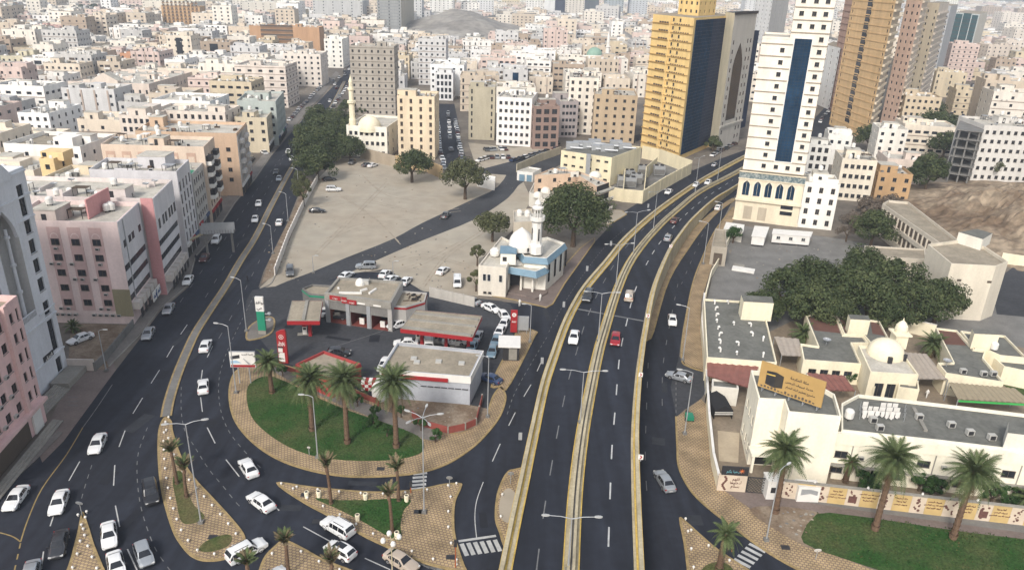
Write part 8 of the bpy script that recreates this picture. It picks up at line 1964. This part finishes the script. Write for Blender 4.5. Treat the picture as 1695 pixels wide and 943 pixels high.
for i,(x,y,wd,dep,h,P) in enumerate(near):
 cn,cc = PAL[rnd.randrange(len(PAL))];z0 = 0.0;r = thing('apartment_building',(P[0][0],P[0][1],z0),'','building',None);nf = max(2,int(h / 3.2));fl_ = h / nf;fz = [fl_ * k for k in range(nf)]
 m = wallm(cc);st_ = rnd.random();ww,wh = (1.2,1.3) if st_ < .6 else ((2.2,1.2) if st_ < .8 else (.9,1.9));sk = rnd.choice((3.2,3.8,4.6));g_ = lambda L: grid(L,max(2,int(L / sk)),ww,1.1,fz,min(wh,fl_ - 1.2),1.0)
 fac = {0: (g_(wd),'plain')};W1 = g_(dep - 2)
 fac[1 if x < 0 else 3] = (W1,'plain')
 poly,q = shell(r,P,z0,h,m,fac,rnd.choice((M_ROOFL,M_ROOFL,M_ROOFB,M_ROOFG)),rnd.uniform(.6,1.3));clutter(r,q,h,rnd,0,m)
 f_ = rnd.random();feat = 'with plain walls'
 if f_ < .25:
  b = MB()
  for z in fz[1:]: b.box(-.05,-.18,z - .12,wd + .05,-.005,z + .12,wallm('9a8678'),face_matrix(poly[0],poly[1],(0,0,0)))
  b.build('ledge',r,kind='stuff');feat = 'with dark floor bands'
 elif f_ < .4:
  b = MB();k2 = max(2,int(wd / 5))
  for k in range(k2): x_ = wd * (k + .5) / k2;b.box(x_ - .35,-.25,0,x_ + .35,-.005,h + .5,wallm('b39f90'),face_matrix(poly[0],poly[1],(0,0,0)))
  b.build('pilaster',r,kind='stuff');feat = 'with upright ribs'
 elif f_ < .52:
  b = MB();T0 = face_matrix(poly[0],poly[1],(0,0,0));a_ = wd * rnd.uniform(.2,.6)
  for z in fz[1:]: b.box(a_,-1.1,z - .1,a_ + 3.4,-.005,z + .95,M_WHITE if rnd.random() < .7 else m,T0);b.box(a_ + .2,-.06,z + .95,a_ + 3.2,-.006,z + 2.3,M_FRAME,T0)
  b.build('balcony',r,kind='stuff');feat = 'with stacked balconies'
 elif f_ < .6:
  b = MB();T0 = face_matrix(poly[0],poly[1],(0,0,0));a_ = wd * .38;b.box(a_,-.2,2,a_ + wd * .24,-.005,h - .6,M_GLASSB if rnd.random() < .5 else M_GLASS,T0);b.build('glass_strip',r);feat = 'with a dark glass strip'
 if rnd.random() < .6:
  b = MB();T0 = face_matrix(poly[0],poly[1],(0,0,0))
  for k in range(int(nf * 1.5)): a_ = rnd.uniform(.5,wd - 1.4);z = fz[rnd.randrange(nf)] + .35;b.box(a_,-.4,z,a_ + .7,-.006,z + .5,M_AC,T0)
  b.build('air_conditioner',r,kind='stuff')
 px,py = proj((x + wd / 2,y,h));info.append((r,cn,feat,nf,px,py))
ORD = ['nearest','second','third','fourth','fifth','sixth','seventh','eighth','ninth','tenth','eleventh','twelfth']
grp = {}
for (r,cn,feat,nf,px,py) in info:
 nm,lx,ly = min(LM,key=lambda q: math.hypot(px - q[1],(py - q[2]) * 1.6));dx,dy = px - lx,(py - ly) * 1.6
 dr = ('left of' if dx < 0 else 'right of') if abs(dx) > abs(dy) else ('behind' if dy < 0 else 'in front of');sz = 'low' if nf <= 3 else ('tall' if nf >= 6 else '')
 grp.setdefault((cn,feat,nm,dr,sz),[]).append((math.hypot(dx,dy),r))
for (cn,feat,nm,dr,sz),L_ in grp.items():
 L_.sort(key=lambda t: t[0])
 for k,(d_,r) in enumerate(L_):
  t = lambda f_: ' '.join(f"{sz} {cn} block {f_}{'' if len(L_) == 1 else ', ' + ORD[min(k, 11)] + ' such'} {dr} {nm}".split());r['label'] = t(feat) if len(t(feat).split()) <= 16 else t({'with plain walls': '','with dark floor bands': 'banded','with upright ribs': 'ribbed','with stacked balconies': 'balconied','with a dark glass strip': 'glass striped'}[feat])
b = MB();hz_ = 0
for (x,y,wd,dep,h,P) in far:
 z0 = hillz(x + wd / 2,y) - 1;m = wallm(PAL[rnd.randrange(len(PAL))][1]);P = ccw(P);b.prism(P,z0,z0 + h + 1,m,rnd.choice((M_ROOFL,M_ROOFB,M_ROOFL,M_ROOFG)))
 T0 = face_matrix(P[0],P[1],(0,0,0));nf = int(h / 3.4);k = int(wd / 5);T1 = face_matrix(P[1],P[2],(0,0,0)) if x < 0 else face_matrix(P[3],P[0],(0,0,0))
 if y < 2200:
  for f_ in range(nf):
   z = z0 + 2 + f_ * 3.4
   for j in range(k): u0 = wd * (j + .3) / k;b.face([T0 @ Vector(q) for q in ((u0,-.06,z),(u0 + 1.6,-.06,z),(u0 + 1.6,-.06,z + 1.5),(u0,-.06,z + 1.5))],M_GLASS)
   if y < 1500:
    for j in range(int(dep / 6)): u0 = dep * (j + .3) / int(dep / 6);b.face([T1 @ Vector(q) for q in ((u0,-.06,z),(u0 + 1.4,-.06,z),(u0 + 1.4,-.06,z + 1.5),(u0,-.06,z + 1.5))],M_GLASS)
 c = Vector(P[0]).lerp(Vector(P[2]),rnd.uniform(.3,.7));s = wd * .14;b.box(c.x - s,c.y - s,z0 + h + 1,c.x + s,c.y + s,z0 + h + 3.6,m)
 for _ in range(3): c = Vector(P[0]) + (Vector(P[1]) - Vector(P[0])) * rnd.uniform(.1,.9) + (Vector(P[3]) - Vector(P[0])) * rnd.uniform(.1,.9);s = rnd.uniform(.8,2);b.box(c.x - s,c.y - s,z0 + h + 1,c.x + s,c.y + s,z0 + h + 1 + s,rnd.choice((M_WHITE,M_CONCG,M_AC)),bottom=False)
o = b.build('distant_city',kind='stuff');o['label'] = 'far dense city blocks fading into the haze beyond the nearer ones';o['category'] = 'buildings'
for i,(px,py,w_,H_,c_) in enumerate(((660,44,30,46,'c6c6c4'),(712,32,34,60,'d0cec8'),(790,26,24,50,'cfcfcf'),(870,22,26,55,'d8d5cf'),(935,30,30,50,'cfc6b8'),(1000,20,30,70,'9aa3a8'),(1040,22,30,70,'b8bcc0'),(1230,26,40,70,'c8c8c6'),(1430,30,40,80,'c9bba8'),(1510,34,40,80,'c8beb0'),(520,44,60,30,'b5b5b3'),(400,34,50,22,'c9c2b4'),(240,18,60,22,'d3cab8'),(1650,60,34,34,'d6cbbd'),(1670,90,34,26,'d0c4b4'),(1625,120,26,22,'c9b9a8'),(1655,110,26,22,'cdbfb0'),(1560,30,30,60,'d8d4c4'))):
 A = at(px,max(py,34 if px < 1500 else 26),0)
 house(px,0,px,H_,w_ * .7,['grey','pale','slim white','cream','beige','dark grey','blue grey','light grey','tan','greyish tan','long grey','long beige','long cream','pinkish white','pinkish beige','low tan','low beige','off white'][i] + ' high block fading in the haze, ' + ['left of the middle','above the grey hill','right of the grey hill','just left of the blue tower','just right of the blue tower','between blue and golden towers','close left of the golden tower','right of the golden tower','behind the ochre tower','behind the salmon tower','above the brown slab','between the two brown hotels','above the dark tree row','at the top right corner','below the top right corner','at the right above the far street','at the right beside the far street','left of the teal glass tower'][i],c_,nx=6,ny=4,A=A,Wd=w_,seed=300 + i)
def heightfield(name,x0,x1,y0,y1,nx_,ny_,fn,m):
 b = MB();G = [[(x0 + (x1 - x0) * i / nx_,y0 + (y1 - y0) * j / ny_) for j in range(ny_ + 1)] for i in range(nx_ + 1)]
 for i in range(nx_):
  for j in range(ny_): b.face([(p[0],p[1],fn(*p)) for p in (G[i][j],G[i + 1][j],G[i + 1][j + 1],G[i][j + 1])],m)
 b.build(name,kind='structure',smooth=name != 'grey_hill')
heightfield('grey_hill',-300,160,700,1250,110,100,lambda x,y: (25 * math.exp(-(((x + 65) / 75) ** 2 + ((y - 920) / 105) ** 2)) + 17 * math.exp(-(((x - 95) / 38) ** 2 + ((y - 900) / 55) ** 2))) * (1 + .35 * noise.noise(Vector((x * .02,y * .02,0)))) + 2 * noise.noise(Vector((x * .05,y * .05,1))) - 3 * abs(noise.noise(Vector((x * .035,y * .02,5)))) - 2.8,M_ROCKG)
heightfield('mountains',-5200,6200,3100,5600,90,30,lambda x,y: zt(x,y) - 12 + (170 + 70 * noise.noise(Vector((x * .0006,y * .0008,0))) + 60 * noise.noise(Vector((x * .0022,y * .002,4)))) * min(1,max(0,(y - 3150) / 1500)) ** .8 + 18 * noise.noise(Vector((x * .008,y * .008,2))),M_MOUNT)
def farcar(color):
 b = MB();m = PAINTS[color];b.prism([(-2.2,-.85),(2.2,-.85),(2.2,.85),(-2.2,.85)],.25,.85,m);P0 = [(-1.5,-.8),(1.1,-.8),(1.1,.8),(-1.5,.8)];q = [(-1.1,-.62),(.5,-.62),(.5,.62),(-1.1,.62)]
 for i in range(4): j = (i + 1) % 4;b.face([(*P0[i],.85),(*P0[j],.85),(*q[j],1.4),(*q[i],1.4)],M_CGL)
 b.face([(*p,1.4) for p in q],m)
 for sx in (-1.35,1.35):
  for sy in (-.87,.87): b.tube((sx,sy - .04,.32),(sx,sy + .04,.32),.32,.32,M_TYRE,8)
 return b.mesh('parked_car')
FC = {c: farcar(c) for c in ('white','silver','grey','black','maroon','blue','charcoal')}
FCK = ['white'] * 5 + ['silver'] * 3 + ['grey','black','maroon','blue','charcoal']
def park(a,c,n,where,rows=1,jit=.25,gap=None,side=0.0,head=0.0):
 A,C_ = at(*a),at(*c);d = (C_ - A);L = d.length;h = math.atan2(d.y,d.x);nn = Vector((-d.y,d.x,0)).normalized();cnt = {}
 for k in range(n):
  if rnd.random() < .12: continue
  p = A.lerp(C_,(k + .5) / n) + nn * (side + rnd.uniform(-jit,jit));col = rnd.choice(FCK);o = bpy.data.objects.new('parked_car',FC[col]);COL.objects.link(o);o.location = (p.x,p.y,.03);o.rotation_euler.z = h + head + rnd.uniform(-.05,.05) + (PI if rnd.random() < .5 else 0)
  cnt[col] = cnt.get(col,0) + 1;o['category'] = 'car';o['group'] = 'cars parked ' + where;j_ = cnt[col];end = 'nearest' if j_ == 1 else (ORD[j_ - 1] + ' nearest' if j_ <= 12 else 'farthest');o['label'] = f'{end} {col} car parked {where}'
park((727,245),(724,190),16,'at the left kerb of the side street',head=.0);park((741,282),(730,240),9,'at the left of the side street mouth',side=1.0)
park((766,276),(754,200),20,'at the right kerb of the side street');park((748,255),(742,185),8,'in the middle of the side street')
park((796,250),(838,248),7,'in the front row of the dirt yard',head=PI / 2);park((800,262),(846,262),5,'in the back row of the dirt yard',head=PI / 2);park((846,268),(925,247),9,'along the plot wall street')
park((850,240),(925,238),10,'in the row under the brown framed block',head=PI / 2);park((792,268),(812,262),3,'in the loose group on the dirt yard')
park((437,268),(478,205),14,'on the left verge of the avenue',side=2.0,head=.5);park((478,207),(548,130),22,'along the far left kerb of the avenue',side=1.5);park((530,200),(574,140),11,'along the far right kerb of the avenue',side=-1.5)
park((548,150),(590,88),14,'in the lanes of the far avenue',jit=4);park((498,232),(540,165),7,'in the near lanes of the avenue',jit=3)
park((1188,262),(1230,240),6,'below the grey tower',side=3);park((1355,205),(1378,176),7,'on the road between cream and ochre towers');park((1558,226),(1592,168),12,'at the left kerb of the far right street',side=1);park((1575,222),(1612,150),14,'at the right kerb of the far right street',side=-1)
park((430,272),(436,262),2,'on the white paved corner by the avenue',side=4)
gb = MB();rg = random.Random(12)
for P_ in (GRASS_A,pxpoly([(1352,850),(1480,862),(1695,892),(1695,965),(1480,950),(1345,905)]),pxpoly([(522,824),(620,826),(680,828),(664,892),(600,862)])):
 x0,y0,x1,y1 = bb(P_)
 for k in range(int(abs(area(P_)) * 14)):
  p = (rg.uniform(x0,x1),rg.uniform(y0,y1))
  if inside(p,P_): a_ = rg.uniform(0,6.3);s_ = rg.uniform(.05,.14);gb.face([(p[0] - s_ * math.cos(a_),p[1] - s_ * math.sin(a_),.15),(p[0] + s_ * math.cos(a_),p[1] + s_ * math.sin(a_),.15),(p[0] + rg.uniform(-.08,.08),p[1] + rg.uniform(-.08,.08),.15 + s_ * 1.6)],M_GRASS if rg.random() < .8 else M_GRASSD)
o = gb.build('grass',kind='stuff');o['label'] = 'short grass growing on the lawns';o['category'] = 'grass'
M_HZ = bpy.data.materials.new('haze_air');M_HZ.use_nodes = True;n = M_HZ.node_tree;n.nodes.clear();pv = n.nodes.new('ShaderNodeVolumePrincipled');mo = n.nodes.new('ShaderNodeOutputMaterial');n.links.new(pv.outputs[0],mo.inputs['Volume'])
pv.inputs['Color'].default_value = (0.80,0.88,1.0,1);pv.inputs['Density'].default_value = 0.00020;pv.inputs['Anisotropy'].default_value = 0.15
b = MB();b.box(-6600,-80,-14,6600,9500,330,M_HZ);o = b.build('haze',kind='stuff')
# ================================================================== small street things
def sign_disc(px,top,label,m=M_METAL,z=.14,rr=.45,name='road_sign'):
 p = at(*px,z);H = height_to(p,top) - z;r = thing(name,p,label,'road sign','small signs on the islands');b = MB();b.tube(p,p + Vector((0,0,H)),.05,.05,M_METAL,6);b.build('post',r)
 b = MB();b.tube(p + Vector((0,-.06,H)),p + Vector((0,-.02,H + .02)),rr,rr,m,14);b.build('disc',r)
sign_disc((136,852),832,'round grey sign at the far tip of the splitter island');sign_disc((744,806),790,'round grey sign at the right tip of the triangle island');sign_disc((1350,925),910,'white round reflector at the edge of the right lawn',M_WHITE);sign_disc((512,752),740,'small white marker at the lower rim of the big lawn',M_WHITE,rr=.25);sign_disc((845,800),783,'grey sign on the island beside the flyover wall')
for i,(x,y) in enumerate(((528,822),(605,826),(673,829),(592,861),(657,890),(508,823))):
 p = at(x,y,.15);r = thing('litter_bin',p,'cream concrete litter bin on the triangle island, ' + ['at the left lawn corner','middle of the upper lawn edge','upper right lawn corner','on the lower lawn edge','at the lower right lawn corner','left of all the others'][i],'litter bin','litter bins of the triangle island');b = MB();b.lathe(p,[(.28,0),(.34,.9),(.3,1.0),(.22,1.0)],WC,8);b.build('body',r);b = MB();b.lathe(p,[(.22,.9),(0,.9)],M_DARK,8);b.build('opening',r)
def chevron(x,y,k):
 p = atd(x,y,.95);d = Vector((-.25,-1,0)).normalized();r = thing('chevron_sign',p,'white square chevron sign on the right flyover barrier, ' + k,'road sign','chevron signs on the flyover');a = face_matrix(p,p + Vector((1,-.1,0)),(0,0,-p.z));b = MB();b.box(-.06,0,-.1,.06,.08,.3,M_METAL,a);b.box(-.34,-.02,.2,.34,.06,.95,M_WHITE,a);b.build('board',r)
 b = MB()
 for s,e in ((1,1),): b.face([a @ Vector(q) for q in ((-.18,-.03,.87),(.02,-.03,.87),(.22,-.03,.58),(.02,-.03,.58))],M_RED);b.face([a @ Vector(q) for q in ((.02,-.03,.58),(.22,-.03,.58),(.02,-.03,.28),(-.18,-.03,.28))],M_RED)
 b.build('chevron',r)
for x,y,k in ((1060,762,'nearest the camera'),(1060,625,'opposite the turning silver sedan'),(1072,527,'beside the start of the ramp wedge'),(1110,411,'on the bend')): chevron(x,y,k)
for i,(x,y) in enumerate(((938,510),(903,604),(868,730),(976,450),(1015,408),(1076,345))):
 p = atd(x,y,0);p.x -= .35;r = thing('barrier_sign',p,'small grey sign plate outside the left flyover barrier, ' + ORD[[2,1,0,3,4,5][i]].replace('nearest','first') + ' from the camera','road sign','sign plates of the left barrier');b = MB();b.box(p.x - .5,p.y,p.z + .2,p.x,p.y + .08,p.z + 1.4,M_METAL);b.build('plate',r)
def pole(px,top,label,m):
 p = at(*px,.14);H = height_to(p,top) - .14;r = thing('traffic_light',p,label,'traffic light');b = MB();b.tube(p,p + Vector((0,0,H)),.07,.06,m,8);b.build('pole',r);b = MB();b.box(p.x - .18,p.y - .2,p.z + H - .9,p.x + .18,p.y + .1,p.z + H,M_DARK);b.build('signal_box',r)
mo_ = mat('orange_pole',(.35,.09,.03),.6);pole((754,938),893,'orange traffic light pole at the lower right of the triangle island',mo_);pole((680,815),796,'orange traffic light pole by the small zebra crossing',mo_);pole((1211,912),895,'slim orange pole beside the right zebra crossing',mo_)
p = at(1139,692,.13);r = thing('motor_tricycle',p,'black motor tricycle with a green cargo box on the right pavement','tricycle');b = MB();b.box(p.x - .6,p.y - 1.3,.5,p.x + .6,p.y + .1,1.2,M_GREEN);b.build('cargo_box',r);b = MB();b.box(p.x - .25,p.y + .1,.55,p.x + .25,p.y + 1.3,.8,M_DARK);b.box(p.x - .2,p.y + .2,.8,p.x + .2,p.y + .8,1.0,M_DARK);b.tube((p.x - .4,p.y + 1.2,1.25),(p.x + .4,p.y + 1.2,1.25),.03,.03,M_DARK,5);b.tube((p.x,p.y + 1.2,1.25),(p.x,p.y + 1.5,.4),.04,.04,M_DARK,5);b.build('frame',r)
for x,y in ((-.6,-.8),(.6,-.8),(0,1.5)): b = MB();b.tube((p.x + x - .07,p.y + y,.42),(p.x + x + .07,p.y + y,.42),.32,.32,M_TYRE,12);b.build('wheel',r)
def person(px,z,label,mm,walk=.12,h=1.72):
 p = at(*px,z);s = h / 1.72;V = [(0,0,.95),(0,0,1.2),(0,0,1.42),(0,.01,1.55),(0,.02,1.68),(.11,walk,.5),(.11,walk - .02,.06),(.11,walk + .14,.03),(-.11,-walk,.5),(-.11,-walk - .05,.06),(-.11,-walk + .1,.03),(.2,0,1.4),(.27,-.05,1.13),(.27,.06,.88),(-.2,0,1.4),(-.27,.05,1.13),(-.27,.14,.88)]
 E_ = [(0,1),(1,2),(2,3),(3,4),(0,5),(5,6),(6,7),(0,8),(8,9),(9,10),(2,11),(11,12),(12,13),(2,14),(14,15),(15,16)];R_ = [.17,.15,.16,.06,.11,.09,.06,.04,.09,.06,.04,.07,.05,.035,.07,.05,.035]
 me = bpy.data.meshes.new('person');me.from_pydata([(x * s,y * s,z_ * s) for x,y,z_ in V],E_,[]);me.materials.append(mm);o = bpy.data.objects.new('person',me);COL.objects.link(o);o.location = p;o['label'] = label;o['category'] = 'person'
 o.modifiers.new('skin','SKIN')
 for i,q in enumerate(me.skin_vertices[0].data if me.skin_vertices else []): q.radius = (R_[i],R_[i] * .8);q.use_root = i == 0
 o.modifiers.new('sub','SUBSURF').levels = 1
 return o
for q in (((410,466),0,'person in dark clothes walking near the narrow avenue median',mat('dark_clothes',(.03,.03,.04),.9)),((860,507),.14,'person in a long white robe standing in front of the blue trimmed mosque',M_WHITE),((894,498),.14,'person in white beside the mosque porch steps',M_WHITE),((1533,658),.1,'person in white in the courtyard under the long shade roof',M_WHITE),((325,432),.12,'person on the left pavement below the footbridge',mat('dark_clothes',(.03,.03,.04),.9))): person(*q)
